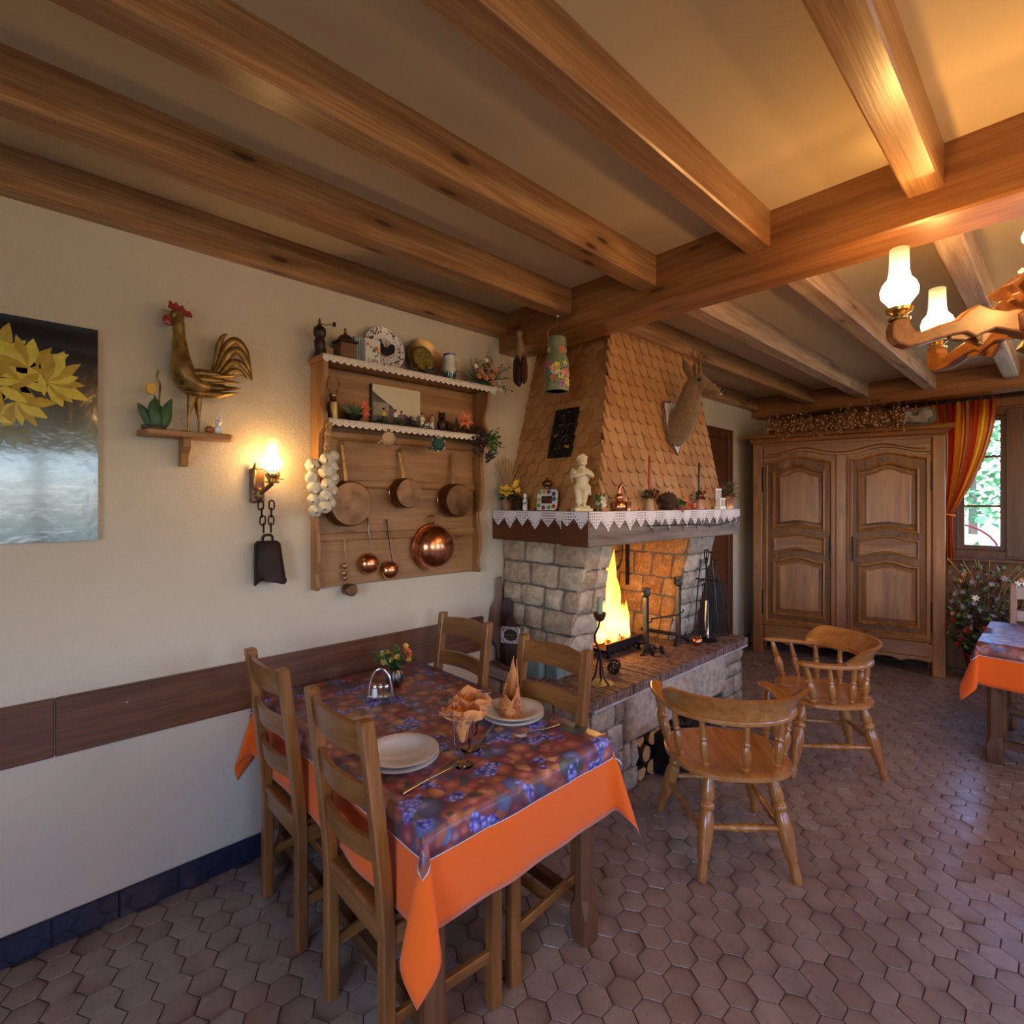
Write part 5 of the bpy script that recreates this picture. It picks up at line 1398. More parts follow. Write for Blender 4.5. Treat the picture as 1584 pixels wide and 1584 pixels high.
for k in range(46):
    a = br.uniform(-.5, 3.6); rad = br.uniform(.06, .20); tip = V((.04+rad*cos(a), -.03+br.uniform(-.05, .03), .055+rad*.75*sin(a)))
    sprig(mb, (br.uniform(-.02, .04), -.01, .03), tip, 7, .026, .010, br, k % 2, 1)
mb.build('sprigs', [DGREEN, GREENL], bq)
for x, z in ((-.01, .075), (.045, .095), (.02, .045), (.075, .06), (.055, .135), (.10, .10), (-.035, .045), (.09, .025)):
    fm = MB(); rose(fm, (x, -.05-br.uniform(0, .02), z), (br.uniform(-.4, .4), -1, .3), .026); fm.build('rose', PEACH, bq)
for x, z in ((.06, -.012), (.10, -.005), (.13, .03), (.085, -.03), (-.05, .10), (.03, .15), (.14, -.01)):
    fm = MB(); flower(fm, (x, -.06, z), (br.uniform(-.4, .4), -1, .2), .022, 6); fm.build('white_flower', WHITEP, bq)

# ------------------------------------------------------------------ middle shelf
ol = thing('oil_lamp', 'small brass oil lamp with clear glass chimney on the rack', 'oil lamp', (1.098, ys, Z2))
MB().lathe([(.026, 0), (.027, .004), (.026, .085), (.020, .090), (.012, .092)], 20).build('reservoir', BRASSD, ol, smooth=40)
MB().lathe([(.010, .092), (.016, .096), (.012, .108), (.018, .112), (.018, .124), (.012, .128)], 16).build('burner', BRASSD, ol, smooth=40)
CLEAR = glass('clear_glass', (1, 1, 1, 1), .10, .03)
MB().lathe([(.013, .126), (.018, .136), (.027, .160), (.030, .178), (.024, .200), (.014, .214), (.012, .228)], 20, cap=False).build('glass_chimney', CLEAR, ol, smooth=80)
pp = thing('lily_planter', 'dark boat-shaped planter with a coral lily on the rack', 'planter', (1.198, ys-.01, Z2))
MB().lathe([(.018, 0), (.022, .004), (.046, .030), (.050, .036), (.045, .034), (.02, .02)], 20, XF(sc=(1.05, .7, 1))).build('planter_bowl', BLACKM, pp, smooth=50)
mb = MB()
for k in range(16): mb.leaf((br.uniform(-.02, .02), 0, .03), (br.gauss(0, .6), br.gauss(-.2, .4), 1), br.uniform(.05, .09), .012, up=(0, -1, 0))
mb.build('leaves', GREENL, pp)
for x, y, z, d in ((.038, -.02, .085, (.3, -1, .2)), (.052, -.015, .055, (.6, -1, -.3))):
    fm = MB(); flower(fm, (x, y, z), d, .042, 6, 0, .4, .4); fm.build('lily', CORAL, pp)
fp2 = thing('framed_photo', 'old village photograph with pale sky on the rack shelf', 'picture', (1.477, YW-.03, Z2))
MB().box(-.148, -.004, 0, .148, .010, .222).build('photo_board', plain('sepia_sky', 'd4c6a4', .4), fp2)
MB().box(-.152, -.008, 0, -.145, .012, .222).build('frame_edge', DARKW, fp2)
MB().prism([(-.145, .0), (.146, 0), (.146, .085), (.135, .09), (.125, .055), (.09, .06), (.05, .085), (.01, .075), (-.02, .10), (-.03, .118), (-.12, .165), (-.145, .188)][::-1], .004, .0055, FACE).build('printed_village', plain('sepia_ink', '4a443e', .4, var=.5, vs=40), fp2)
MB().prism([(-.145, .185), (-.145, .155), (-.035, .102), (-.02, .108)][::-1], .0055, .0065, FACE).build('printed_roof', plain('sepia_dark', '2e2a28', .4), fp2)
MB().box(-.14, -.0066, .06, -.05, -.0056, .13).build('printed_house', plain('sepia_wall', '8a8070', .4, var=.3, vs=30), fp2)
def little_person(x, y, h, top, low, label, lean=0.0):
    t = thing('figurine', label, 'figurine', (x, y, Z2), group='little painted figurines on the rack shelf')
    MB().lathe([(.30*h*.5, 0), (.26*h*.5, .1*h), (.18*h*.5, .48*h), (.15*h*.5, .52*h)], 12).build('skirt', low, t, smooth=60)
    MB().lathe([(.15*h*.5, .5*h), (.22*h*.5, .62*h), (.20*h*.5, .76*h), (.07*h*.5, .80*h)], 12).tube([(.09*h, 0, .75*h), (.16*h, -.03*h, .6*h), (.12*h, -.1*h, .55*h)], .03*h, 6).tube([(-.09*h, 0, .75*h), (-.15*h, -.03*h, .6*h), (-.1*h, -.1*h, .55*h)], .03*h, 6).build('torso', top, t, smooth=60)
    MB().ell((0, 0, .88*h), (.075*h, .075*h, .09*h), 10, 8).build('head', PEACH, t, smooth=70)
    MB().lathe([(.10*h, .92*h), (.085*h, .94*h), (.07*h, 1.0*h), (0, 1.02*h)], 10).build('hat', DARKW, t, smooth=60)
little_person(1.350, ys-.035, .085, YELLOWP, DGREEN, 'little figurine in yellow and green at the left of the photograph')
little_person(1.415, ys-.04, .085, WHITEP, plain('slate_cloth', '3a3f46', .8), 'little figurine in white shirt and grey skirt before the photograph')
little_person(1.447, ys-.045, .080, plain('dull_rose_cloth', '8a6a62', .8), plain('olive_cloth', '4c5230', .8), 'little figurine in rose top and olive skirt before the photograph')
little_person(1.585, ys-.03, .088, WHITEP, WHITEP, 'little all white figurine at the right of the photograph')
little_person(1.640, ys-.045, .085, plain('tan_cloth', 'b89a70', .8), CREAM, 'little figurine in tan bodice and cream skirt beside the dark bear')
bs = thing('moss_base', 'dark green mossy strip with tiny shrubs before the photograph', 'decoration', (1.48, ys-.03, Z2))
mb = MB()
for k in range(170): mb.leaf((br.uniform(-.18, .19), br.uniform(-.03, .03), br.uniform(0, .012)), (br.gauss(0, 1), br.gauss(0, 1), 1), br.uniform(.012, .03), .012)
for k in range(120): mb.leaf((br.gauss(.035, .022), br.uniform(-.02, .02), br.uniform(.01, .055)), (br.gauss(0, 1), br.gauss(0, 1), .6), .018, .010, mi=1)
mb.build('moss', [DGREEN, plain('mauve_shrub', '5a4a58', .8, var=.3)], bs)
MB().box(-.19, -.035, 0, .2, .03, .004).build('strip', DARKW, bs)
hs = thing('white_animal', 'tiny white four legged animals standing on the shelf edge', 'figurine', (1.612, ys-.055, Z2+.0045))
for dx in (-.014, .014):
    MB().ell((dx, 0, .018), (.012, .005, .006), 10, 6).ell((dx+.012, 0, .025), (.005, .004, .005), 8, 6).tube([(dx-.008, 0, .016), (dx-.008, 0, 0)], .0022, 5).tube([(dx+.008, 0, .016), (dx+.008, 0, 0)], .0022, 5).build('body', WHITEC, hs, smooth=60)
db = thing('dark_bear', 'dark brown carved animal figurine beside the coral lily', 'figurine', (1.722, ys-.02, Z2))
mb = MB().ell((0, 0, .038), (.030, .024, .038), 12, 8).ell((-.004, -.006, .084), (.022, .020, .022), 12, 8).ell((-.01, -.026, .078), (.010, .010, .008), 8, 6).ell((.014, 0, .104), (.007, .005, .008), 8, 6).ell((-.018, 0, .103), (.007, .005, .008), 8, 6)
for s in (-1, 1): mb.tube([(s*.024, -.008, .055), (s*.028, -.022, .03), (s*.018, -.026, .008)], [.009, .008, .007], 8)
mb.build('bear_body', DARKW, db, smooth=70)
lv = thing('coral_lily', 'large coral lily with dry leaves on the rack shelf', 'flower', (1.862, ys-.02, Z2))
fm = MB(); flower(fm, (-.004, -.035, .075), (0, -1, .15), .062, 6, 0, .22, .42); fm.build('bloom', CORAL, lv)
mb = MB()
for k in range(6): a = 2*pi*k/6; mb.tube([(-.004, -.036, .075), (-.004+.016*cos(a), -.062, .075+.016*sin(a))], .0012, 4)
mb.build('stamens', GREENL, lv)
mb = MB()
for k in range(26): mb.leaf((br.uniform(-.05, .04), 0, .01), (br.gauss(0, .7), br.gauss(-.2, .4), 1), br.uniform(.04, .10), .016, mi=k % 2)
mb.build('dry_leaves', [DGREEN, plain('rust_leaf', '7a4020', .8, var=.3)], lv)
for k, (x, y) in enumerate(((1.918, ys-.03), (1.962, ys-.05))):
    t = thing('pine_cone', ('dark pine cone on the rack shelf, beside the coral lily', 'dark pine cone at the right end of the rack shelf')[k], 'pine cone', (x, y, Z2))
    mb = MB(); pinecone(mb, (0, 0, .025), .022, .05, br); mb.build('cone_scales', PINEC, t)
bb_ = thing('berry_spray', 'dark berry cluster with green leaves at the rack right end', 'berry spray', (2.00, YW-.155, 1.99))
mb = MB()
for k in range(70): mb.ell((br.gauss(-.045, .028), br.uniform(-.03, .02), br.gauss(-.045, .032)), .0085, 7, 5)
for k in range(20): mb.ell((br.gauss(.03, .014), br.uniform(-.03, .02), br.gauss(-.11, .014)), .008, 7, 5)
mb.build('berries', plain('black_berry', '2a141a', .3, coat=.4, var=.4, vs=60), bb_, smooth=70)
mb = MB()
for k in range(28): sprig(mb, (br.uniform(-.01, .02), 0, br.uniform(-.04, .02)), (br.uniform(.0, .10), br.uniform(-.05, .01), br.uniform(-.10, .05)), 6, .026, .014, br, 0, 0)
mb.build('leaves', GREENL, bb_)

# ------------------------------------------------------------------ mantel lace
def lace_points(name, p0, p1, ztop, drop, n, label, outv):
    p0, p1 = V(p0), V(p1); L = (p1-p0).length; u = (p1-p0)/L; o_ = V(outv); mb = MB(); cs = .0074
    nx = int(L/cs); nz = int(drop/cs)
    for i in range(nx):
        ph = ((i+.5)/nx*n) % 1.0; kpt = int((i+.5)/nx*n); tri = 1-abs(2*ph-1)
        lim = drop*(.42+.58*tri)*(1.0 if kpt % 2 else .86)
        for j in range(nz):
            if (j+.5)*cs > lim: break
            edge = (j+1.5)*cs > lim
            c = (j % 2 == 1 and i % 2 == 1)
            holey = (kpt % 2 == 0 and j > 0) or (kpt % 2 == 1 and abs((j+.5)*cs-lim*.78) < cs*1.4)
            if holey and c and not edge: continue
            a = p0+u*(i*cs*L/(nx*cs)); b = p0+u*((i+1)*cs*L/(nx*cs)); z0 = ztop-j*cs; z1 = ztop-(j+1)*cs
            w0 = o_*(.0015+.002*sin(i*.35)); 
            mb.add([V((a.x, a.y, z0))+w0, V((b.x, b.y, z0))+w0, V((b.x, b.y, z1))+w0, V((a.x, a.y, z1))+w0], [(3, 2, 1, 0)])
    o = mb.build(name, LACEW); s = o.modifiers.new('s', 'SOLIDIFY'); s.thickness = .0012
    tp = p0.lerp(p1, .5)
    e = o_*-.10
    MB().add([V((p0.x, p0.y, ztop+.0012)), V((p1.x, p1.y, ztop+.0012)), V((p1.x, p1.y, ztop+.0012))+e, V((p0.x, p0.y, ztop+.0012))+e], [(0, 1, 2, 3)]).build('top_strip', LACEW, o)
    return tag(o, label, 'lace runner')
lace_points('lace_runner', (2.098, 1.664, 0), (3.862, 1.664, 0), 1.5545, .105, 17, 'white crochet lace with points along the mantel front', (0, -1, 0))
lace_points('lace_runner', (2.182, 2.50, 0), (2.182, 1.864, 0), 1.5525, .105, 6, 'white crochet lace on the dark side beam of the mantel', (-1, 0, 0))
lace_points('lace_runner', (2.097, 1.855, 0), (2.097, 1.668, 0), 1.5535, .09, 2, 'short white crochet lace piece on the mantel beam end', (-1, 0, 0))
iv = thing('iron_vine', 'dark wrought wire vine with small leaves along the mantel front', 'wire vine', (3.2, 1.655, 1.45))
wp(MB().tube(spline([V((2.62, 1.652, 1.47)), V((2.9, 1.650, 1.465)), V((3.15, 1.650, 1.462)), V((3.4, 1.650, 1.452)), V((3.65, 1.650, 1.462)), V((3.84, 1.652, 1.50))], 6), .003, 5), 'wire', BLACKM, iv)
for k in range(14):
    x = 2.64+k*.088; mb = MB(); mb.leaf((x, 1.648, 1.462), (.3, -.1, 1 if k % 2 else -.6), .04, .02, up=(0, -1, 0)); o = wp(mb, 'leaf', BLACKM, iv); s = o.modifiers.new('s', 'SOLIDIFY'); s.thickness = .002

# ------------------------------------------------------------------ things on the mantel
ZM = 1.5555
pw = thing('wheat_pot', 'terracotta pot with dry wheat and a yellow rose on the mantel', 'flower pot', (2.245, 2.44, ZM))
MB().lathe([(.028, 0), (.032, .004), (.040, .075), (.043, .078), (.043, .09), (.037, .09), (.03, .02)], 20).build('pot', plain('pale_terracotta', 'a87a54', .8, var=.2), pw, smooth=40)
mb = MB()
for k in range(60):
    t_ = V((br.gauss(-.0, .045), br.gauss(0, .045), br.uniform(.22, .32))); mb.tube([(0, 0, .08), (t_.x*.5, t_.y*.5, .18), t_], .0013, 4)
    mb.leaf(t_, (t_.x*3, t_.y*3, 1), .03, .006)
mb.build('wheat', STRAW, pw)
fm = MB(); rose(fm, (-.03, -.03, .115), (-.5, -.6, .6), .055); fm.build('rose', YELLOWP, pw)
for x, y, z in ((.0, -.075, .15), (.01, -.09, .12), (.02, -.07, .17)):
    fm = MB(); flower(fm, (x, y, z), (-.6, -.7, .5), .03, 6); fm.build('small_flower', YELLOWP, pw)
mb = MB()
for k in range(40): mb.leaf((br.uniform(-.03, .03), br.uniform(-.08, .03), .09), (br.gauss(-.3, .8), br.gauss(-.2, .8), br.gauss(.2, .5)), br.uniform(.04, .08), .03)
mb.build('leaves', DGREEN, pw)
def cone_thing(x, y, R, H, label, tilt=0):
    t = thing('pine_cone', label, 'pine cone', (x, y, ZM)); mb = MB(); pinecone(mb, (0, 0, H*.5 if not tilt else R*1.05), R, H, br, T=Euler((0, tilt, 0)).to_matrix().to_4x4()); mb.build('cone_scales', PINEC, t)
cone_thing(2.245, 2.335, .036, .075, 'brown pine cone beside the wheat pot on the mantel')
little = thing('figurine', 'little white porcelain figure on the mantel beside the pine cone', 'figurine', (2.235, 2.265, ZM))
MB().lathe([(.014, 0), (.016, .01), (.014, .04), (.018, .05), (.014, .062), (.008, .068)], 14).build('gown', WHITEC, little, smooth=60)
MB().ell((0, 0, .078), (.010, .010, .012), 10, 8).build('head', CREAM, little, smooth=70)
MB().lathe([(.010, .084), (.012, .09), (.009, .10), (0, .102)], 10).build('cap', WHITEC, little, smooth=60)
MB().tube([(-.014, .004, .058), (-.02, .0, .045), (-.012, -.01, .038)], .005, 6).tube([(.004, -.014, .058), (-.012, -.018, .045), (-.016, -.01, .038)], .005, 6).build('arms', plain('sage_paint', '7c8a6c', .5), little, smooth=60)
pf = thing('flowered_photograph', 'white photo frame dotted with bright painted flowers on the mantel', 'photo frame', (2.232, 2.075, ZM), radians(-78))
def rrect(w, h, r, n=5):
    return [(sx_*(w-r)+r*cos(a0+pi/2*k/n), sy_*(h-r)+r*sin(a0+pi/2*k/n)) for sx_, sy_, a0 in ((1, 1, 0), (-1, 1, pi/2), (-1, -1, pi), (1, -1, 3*pi/2)) for k in range(n+1)]
Tf = M.Translation((0, 0, .062)) @ Euler((-.12, 0, 0)).to_matrix().to_4x4() @ FACE
MB().prism(rrect(.068, .060, .022), 0, .010, Tf).build('frame', WHITEC, pf, bevel=.002)
MB().prism(rrect(.036, .022, .002, 1), .0102, .0112, Tf).build('photo', plain('dark_photo', '4a2a1c', .3, var=.5, vs=60), pf)
MB().beam((0, .008, .075), (0, .05, .002), .02, .004).build('easel', DARKW, pf)
for x, z, c in ((-.05, .044, '7a9a6c'), (-.02, .046, 'c89a30'), (.012, .046, '5a3a6a'), (.046, .034, '2c3e78'), (.05, .004, '2f6a86'), (-.052, .0, 'b0b060'), (-.05, -.034, '5a9a4c'), (-.018, -.046, '8a2a5c'), (.018, -.044, '5aa23c'), (.05, -.038, 'b0381c')):
    fm = MB(); flower(fm, Tf @ V((x, z, .0105)), Tf.to_3x3() @ V((0, 0, 1)), .019, 5, 0, .12, .7); fm.build('painted_flower', plain('frame_paint_'+c, c, .4), pf)
sm = thing('copper_urn', 'round lidded copper urn behind the flower frame on the mantel', 'urn', (2.285, 2.13, ZM))
MB().lathe([(.028, 0), (.026, .02), (.018, .04), (.022, .06), (.026, .09), (.020, .10), (.026, .105), (.026, .125), (.014, .130), (.014, .14), (.027, .146), (.032, .158), (.026, .172), (.010, .182), (.004, .186), (.007, .194), (0, .198)], 20).build('urn_body', COPPERD, sm, smooth=50)

# putto statue
st = thing('cherub_statue', 'cream plaster cherub statue with folded arms on the mantel corner', 'statue', (2.178, 1.775, ZM), radians(225-270+12))
PLAST = plain('aged_plaster', 'd9c9a2', .8, var=.12, vs=30, bump=.3)
mb = MB()
mb.ell((0, 0, .175), (.036, .030, .040)).ell((0, 0, .145), (.034, .030, .034)).ell((0, -.004, .205), (.040, .029, .030)).ell((0, 0, .232), (.018, .018, .02))
mb.ell((.0, -.004, .268), (.027, .029, .030)).ell((0, -.031, .262), (.005, .005, .006)).ell((-.011, -.026, .255), (.009, .007, .008)).ell((.011, -.026, .255), (.009, .007, .008)).ell((0, -.026, .246), (.009, .007, .006))
for k in range(40):
    a = br.uniform(0, 2*pi); e = br.uniform(.1, 1.4); d = V((cos(a)*cos(e), sin(a)*cos(e), sin(e)))
    if d.y < -.55 and d.z < .75: continue
    mb.ell(V((0, -.002, .270))+V((d.x*.027, d.y*.028, d.z*.030)), br.uniform(.007, .010), 8, 6)
mb.tube(spline([V((-.020, .002, .14)), V((-.026, -.006, .105)), V((-.022, .0, .072)), V((-.020, .006, .040)), V((-.022, -.004, .03))], 4), lerpl([.022, .021, .016, .017, .011, .012], 17), 10)
mb.tube(spline([V((.018, .0, .14)), V((.016, -.012, .105)), V((.012, -.004, .072)), V((.010, .004, .040)), V((.008, -.008, .03))], 4), lerpl([.022, .021, .016, .017, .011, .012], 17), 10)
mb.tube([(-.022, -.002, .034), (-.024, -.022, .031)], [.011, .009], 8).tube([(.008, -.004, .034), (.006, -.026, .031)], [.011, .009], 8)
mb.tube(spline([V((-.038, 0, .212)), V((-.052, -.010, .188)), V((-.036, -.034, .188)), V((.006, -.040, .200))], 4), lerpl([.014, .013, .012, .009], 13), 8)
mb.tube(spline([V((.038, 0, .212)), V((.052, -.010, .190)), V((.034, -.036, .194)), V((-.006, -.042, .212))], 4), lerpl([.014, .013, .012, .009], 13), 8)
mb.ell((-.008, -.040, .214), (.010, .008, .010)).ell((.010, -.042, .203), (.010, .008, .009))
for s in (-1, 1):
    mb.tube(spline([V((s*.018, .026, .21)), V((s*.040, .034, .225)), V((s*.048, .038, .19)), V((s*.040, .036, .15))], 4), lerpl([.008, .014, .014, .006], 13), 8, flat=.5)
mb.tube(spline([V((-.034, -.012, .128)), V((0, -.032, .120)), V((.034, -.014, .130)), V((.042, .006, .115)), V((.046, .01, .085))], 4), .009, 8)
o = mb.build('figure', PLAST, st, smooth=90)
rm = o.modifiers.new('remesh', 'REMESH'); rm.mode = 'VOXEL'; rm.voxel_size = .0035; rm.use_smooth_shade = True
sm_ = o.modifiers.new('smooth', 'SMOOTH'); sm_.iterations = 2; sm_.factor = .5
mb = MB().box(-.048, -.036, 0, .048, .038, .016)
for k in range(12): mb.ell((br.uniform(-.038, .038), br.uniform(-.026, .028), .018), (br.uniform(.012, .02), br.uniform(.012, .018), br.uniform(.008, .016)), 8, 6)
mb.build('rock_base', PLAST, st, smooth=60)
wf = thing('white_flowers', 'bunch of white silk flowers at the feet of the cherub', 'flowers', (2.262, 1.728, ZM))
for k in range(11):
    fm = MB(); rose(fm, (br.uniform(-.03, .045), br.uniform(-.03, .02), .02+.06*br.random()), (br.gauss(0, .5), -1, br.uniform(.1, .8)), .022); fm.build('blossom', WHITEP, wf)
mb = MB()
for k in range(40): mb.leaf((br.uniform(-.02, .05), br.uniform(-.02, .02), br.uniform(.01, .08)), (br.gauss(.3, .7), br.gauss(-.2, .5), br.gauss(.4, .5)), .04, .02)
mb.build('leaves', GREENL, wf)
al = thing('copper_still', 'miniature copper still with swan neck on the mantel', 'copper still', (2.425, 1.715, ZM))
MB().lathe([(.030, 0), (.034, .004), (.038, .02), (.036, .042), (.024, .056), (.018, .060), (.022, .066), (.024, .080), (.016, .092), (.010, .096)], 24).build('pot', COPPER, al, smooth=50)
MB().tube(spline([V((0, 0, .094)), V((.004, 0, .125)), V((.022, 0, .146)), V((.044, 0, .134)), V((.062, 0, .105)), V((.070, 0, .085)), V((.070, 0, .05))], 5), lerpl([.010, .009, .007, .006, .004, .003], 31), 8).build('swan_neck', COPPER, al, smooth=60)
MB().tube([(.024, 0, .06), (.040, -.004, .055)], .003, 6).build('spout', BRASS, al)
cu = thing('copper_beaker', 'small copper beaker beside the miniature still', 'beaker', (2.512, 1.715, ZM))
MB().lathe([(.017, 0), (.019, .002), (.019, .050), (.020, .052), (.017, .052), (.016, .006)], 20).build('beaker_body', COPPER, cu, smooth=40)
def candle_vase(x, label, ccol, c2, h, seed, pot):
    rr = random.Random(seed)
    t = thing('candle_vase', label, 'candle vase', (x, 1.715, ZM), group='floral candle vases on the mantel')
    MB().lathe([(.026, 0), (.028, .004), (.022, .02), (.018, .045), (.024, .066), (.026, .07), (.020, .068)], 18).build('vase', pot, t, smooth=50)
    MB().lathe([(.008, .07), (.0075, h*.6), (.0068, h-.004), (.003, h), (0, h)], 12).build('candle', plain('candle_wax_'+str(seed), ccol, .4), t, smooth=50)
    MB().tube([(0, 0, h), (.001, 0, h+.008)], .0009, 4).build('wick', BLACKM, t)
    mb = MB()
    for k in range(46): mb.leaf((rr.gauss(0, .022), rr.gauss(0, .018), rr.uniform(.06, .11)), (rr.gauss(0, .9), rr.gauss(-.2, .7), rr.gauss(.4, .6)), rr.uniform(.03, .05), .02)
    mb.build('leaves', DGREEN, t)
    for k in range(9):
        fm = MB(); flower(fm, (rr.gauss(0, .028), rr.gauss(-.02, .012), rr.uniform(.075, .135)), (rr.gauss(0, .5), -1, .4), rr.uniform(.014, .02), 6, layers=2); fm.build('flower', (REDP, c2)[k % 2], t)
candle_vase(2.735, 'vase of dark red flowers holding a red and green candle', 'a83a24', plain('wine_petal', '5a1a1e', .7, var=.3), .325, 3, plain('beige_vase', 'b59a74', .6))
candle_vase(3.345, 'vase of rust flowers holding a twisted green candle', '2f4a34', plain('rust_petal', 'b0602c', .7, var=.3), .318, 5, plain('rose_vase', 'c08a70', .4))
t = thing('pine_cone', 'large pine cone lying on the mantel between the two candles', 'pine cone', (2.93, 1.715, ZM)); mb = MB(); pinecone(mb, (0, 0, .05), .05, .11, br, T=Euler((0, 1.2, 0)).to_matrix().to_4x4(), n=90); mb.build('cone_scales', PINEC, t)
lvs = thing('autumn_leaves', 'spray of orange and red silk leaves on the mantel', 'leaf spray', (3.12, 1.705, ZM))
for k in range(16):
    fm = MB(); x = br.uniform(-.12, .10); fm.leaf((x, br.uniform(-.02, .02), br.uniform(.01, .06)), (br.gauss(.2, .6), -.6, br.gauss(-.1, .7)), br.uniform(.05, .08), .05, up=(0, -1, .3)); o = fm.build('leaf', (plain('orange_leaf', 'c8702c', .7), REDP, GREENL, plain('crimson_leaf', 'a0281c', .7))[k % 4] if k < 4 else lvs.children[k % 4].data.materials[0], lvs)
wh = thing('white_house', 'little white wooden cradle ornament at the mantel right end', 'ornament', (3.655, 1.712, ZM))
MB().box(-.046, -.022, 0, .046, .022, .022).box(-.038, -.018, .022, -.028, .018, .075).box(.028, -.018, .022, .038, .018, .075).box(-.044, -.02, .068, .044, .02, .080).build('base', WHITEC, wh, bevel=.002)
for k in range(4): MB().box(-.04+k*.024, .012, .08, -.034+k*.024, .018, .145).build('slat', WHITEC, wh)
MB().box(-.044, .010, .138, .044, .020, .148).build('top_rail', WHITEC, wh, bevel=.002)
cp = thing('copper_planter', 'copper pot of dry flowers at the mantel right end', 'planter', (3.795, 1.72, ZM))
MB().lathe([(.036, 0), (.040, .003), (.042, .09), (.044, .094), (.038, .094), (.036, .02)], 22).build('pot', COPPER, cp, smooth=40)
mb = MB()
for k in range(40): sprig(mb, (0, 0, .08), (br.gauss(.01, .045), br.gauss(-.01, .03), br.uniform(.11, .20)), 5, .022, .010, br, k % 3, 1)
for k in range(10): mb.leaf((.02, -.01, .09), (1, br.uniform(-.6, .2), br.uniform(-.3, .6)), br.uniform(.06, .10), .025, mi=2)
mb.build('dry_flowers', [plain('grey_dried', '8a8270', .9, var=.3), DGREEN, plain('amber_leaf', 'b06a2c', .8, var=.3)], cp)
# ------------------------------------------------------------------ roe deer head
FUR = NT('deer_fur'); _b = FUR.pr(Roughness=.9); _b.inputs['Sheen Weight'].default_value = .3
_n = FUR.noise(FUR.obj((1, 1, 1), False), 60, 4, .7); _tc = FUR.n('ShaderNodeTexCoord'); _sp = FUR.n('ShaderNodeSeparateXYZ'); FUR.l(_tc.outputs['Object'], _sp.inputs[0])
FUR.l(FUR.mix(FUR.mapr(_n, .35, .7, 0, .6), lin('8a7050'), lin('463526')), _b.inputs['Base Color']); FUR.bump(_n, _b, .6, .006)
FURM = FUR.m
dh = thing('deer_head', 'mounted roe deer head with small antlers on the chimney hood', 'deer head', (3.17, 1.84, 2.10))
A0 = V((3.17, 1.84, 2.10))
sh = [(0, -.185), (.05, -.12), (.085, -.05), (.098, .03), (.092, .09), (.100, .13), (.085, .165), (.04, .16), (0, .178)]
sh = sh+[(-x, z) for x, z in sh[-2:0:-1]]
TS = M.Translation((0, -.026, 0)) @ Euler((-.135, 0, 0)).to_matrix().to_4x4() @ FACE
def poly_ccw(p): return p
MB().prism(sh, -.004, .018, TS).build('plaque', WHITEC if False else plain('plaque_glare', 'd8d2cc', .4, coat=.3), dh, bevel=.004)  # pale face stands for window glare on brown varnish
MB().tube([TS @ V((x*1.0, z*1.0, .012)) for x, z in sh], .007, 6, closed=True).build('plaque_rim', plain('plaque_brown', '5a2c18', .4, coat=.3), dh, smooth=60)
mb = MB()
nk = spline([V((.0, -.01, -.045)), V((-.005, -.07, .0)), V((-.015, -.125, .075)), V((-.025, -.165, .165)), V((-.03, -.19, .235)), V((-.03, -.215, .265))], 4)
mb.tube(nk, lerpl([.090, .086, .078, .068, .060, .054, .046], len(nk)), 16, flat=1.2)
mb.ell((-.03, -.225, .262), (.050, .062, .056)).ell((-.03, -.262, .240), (.042, .052, .046)).ell((-.03, -.300, .215), (.032, .048, .036)).ell((-.03, -.345, .190), (.026, .036, .026)).ell((-.03, -.362, .180), (.019, .020, .018)).ell((-.03, -.30, .190), (.020, .05, .016)).ell((-.03, -.24, .225), (.036, .045, .04))
o = mb.build('head', FURM, dh, smooth=90)
rm = o.modifiers.new('remesh', 'REMESH'); rm.mode = 'VOXEL'; rm.voxel_size = .006; rm.use_smooth_shade = True
s_ = o.modifiers.new('smooth', 'SMOOTH'); s_.iterations = 5; s_.factor = .5
EYE = plain('eye_black', '0c0806', .08, coat=1.0)
for s in (-1, 1):
    MB().ell((-.03+s*.045, -.256, .270), (.010, .014, .012), 12, 8).build('eye', EYE, dh, smooth=80)
    er = MB(); n = 10; vs = []
    base = V((-.03+s*.036, -.195, .295)); tip = V((-.03+s*.080, -.160, .415)); d = tip-base
    for i in range(n+1):
        t_ = i/n; w = .040*sin(pi*min(.999, t_*.82+.16)); c = base+d*t_
        vs += [c+V((-.4*s*w, .9*w, 0)), c+V((s*.012*sin(pi*t_), .012*sin(pi*t_), 0)), c+V((.4*s*w, -.9*w, 0))]
    er.add(vs, [f for i in range(n) for f in ((3*i, 3*i+1, 3*i+4, 3*i+3), (3*i+1, 3*i+2, 3*i+5, 3*i+4))])
    o = er.build('ear', FURM, dh, smooth=60); q = o.modifiers.new('s', 'SOLIDIFY'); q.thickness = .004
    ant = MB(); b0 = V((-.03+s*.018, -.222, .300)); m1 = b0+V((s*.012, .0, .075)); top = b0+V((s*.030, .006, .185)); t1 = b0+V((s*.034, -.048, .135)); t2 = b0+V((s*.036, .035, .165))
    ant.tube(spline([b0, m1, b0+V((s*.02, .01, .12)), top], 4), lerpl([.010, .0075, .006, .0025], 13), 8).tube([m1+V((0, 0, .01)), t1], [.006, .002], 6).tube([b0+V((s*.02, .01, .12)), t2], [.005, .002], 6).ell(b0, (.013, .013, .009), 8, 6)
    ant.build('antler', plain('antler_bone', '7a5638', .6, var=.3, vs=40), dh, smooth=60)
MB().ell((-.03, -.378, .188), (.014, .008, .012), 10, 8).build('nose', plain('nose_black', '1c1410', .35), dh, smooth=80)
MB().ell((-.03, -.366, .168), (.015, .016, .006), 10, 8).build('lip', plain('pale_lip', 'b8a890', .8), dh, smooth=80)

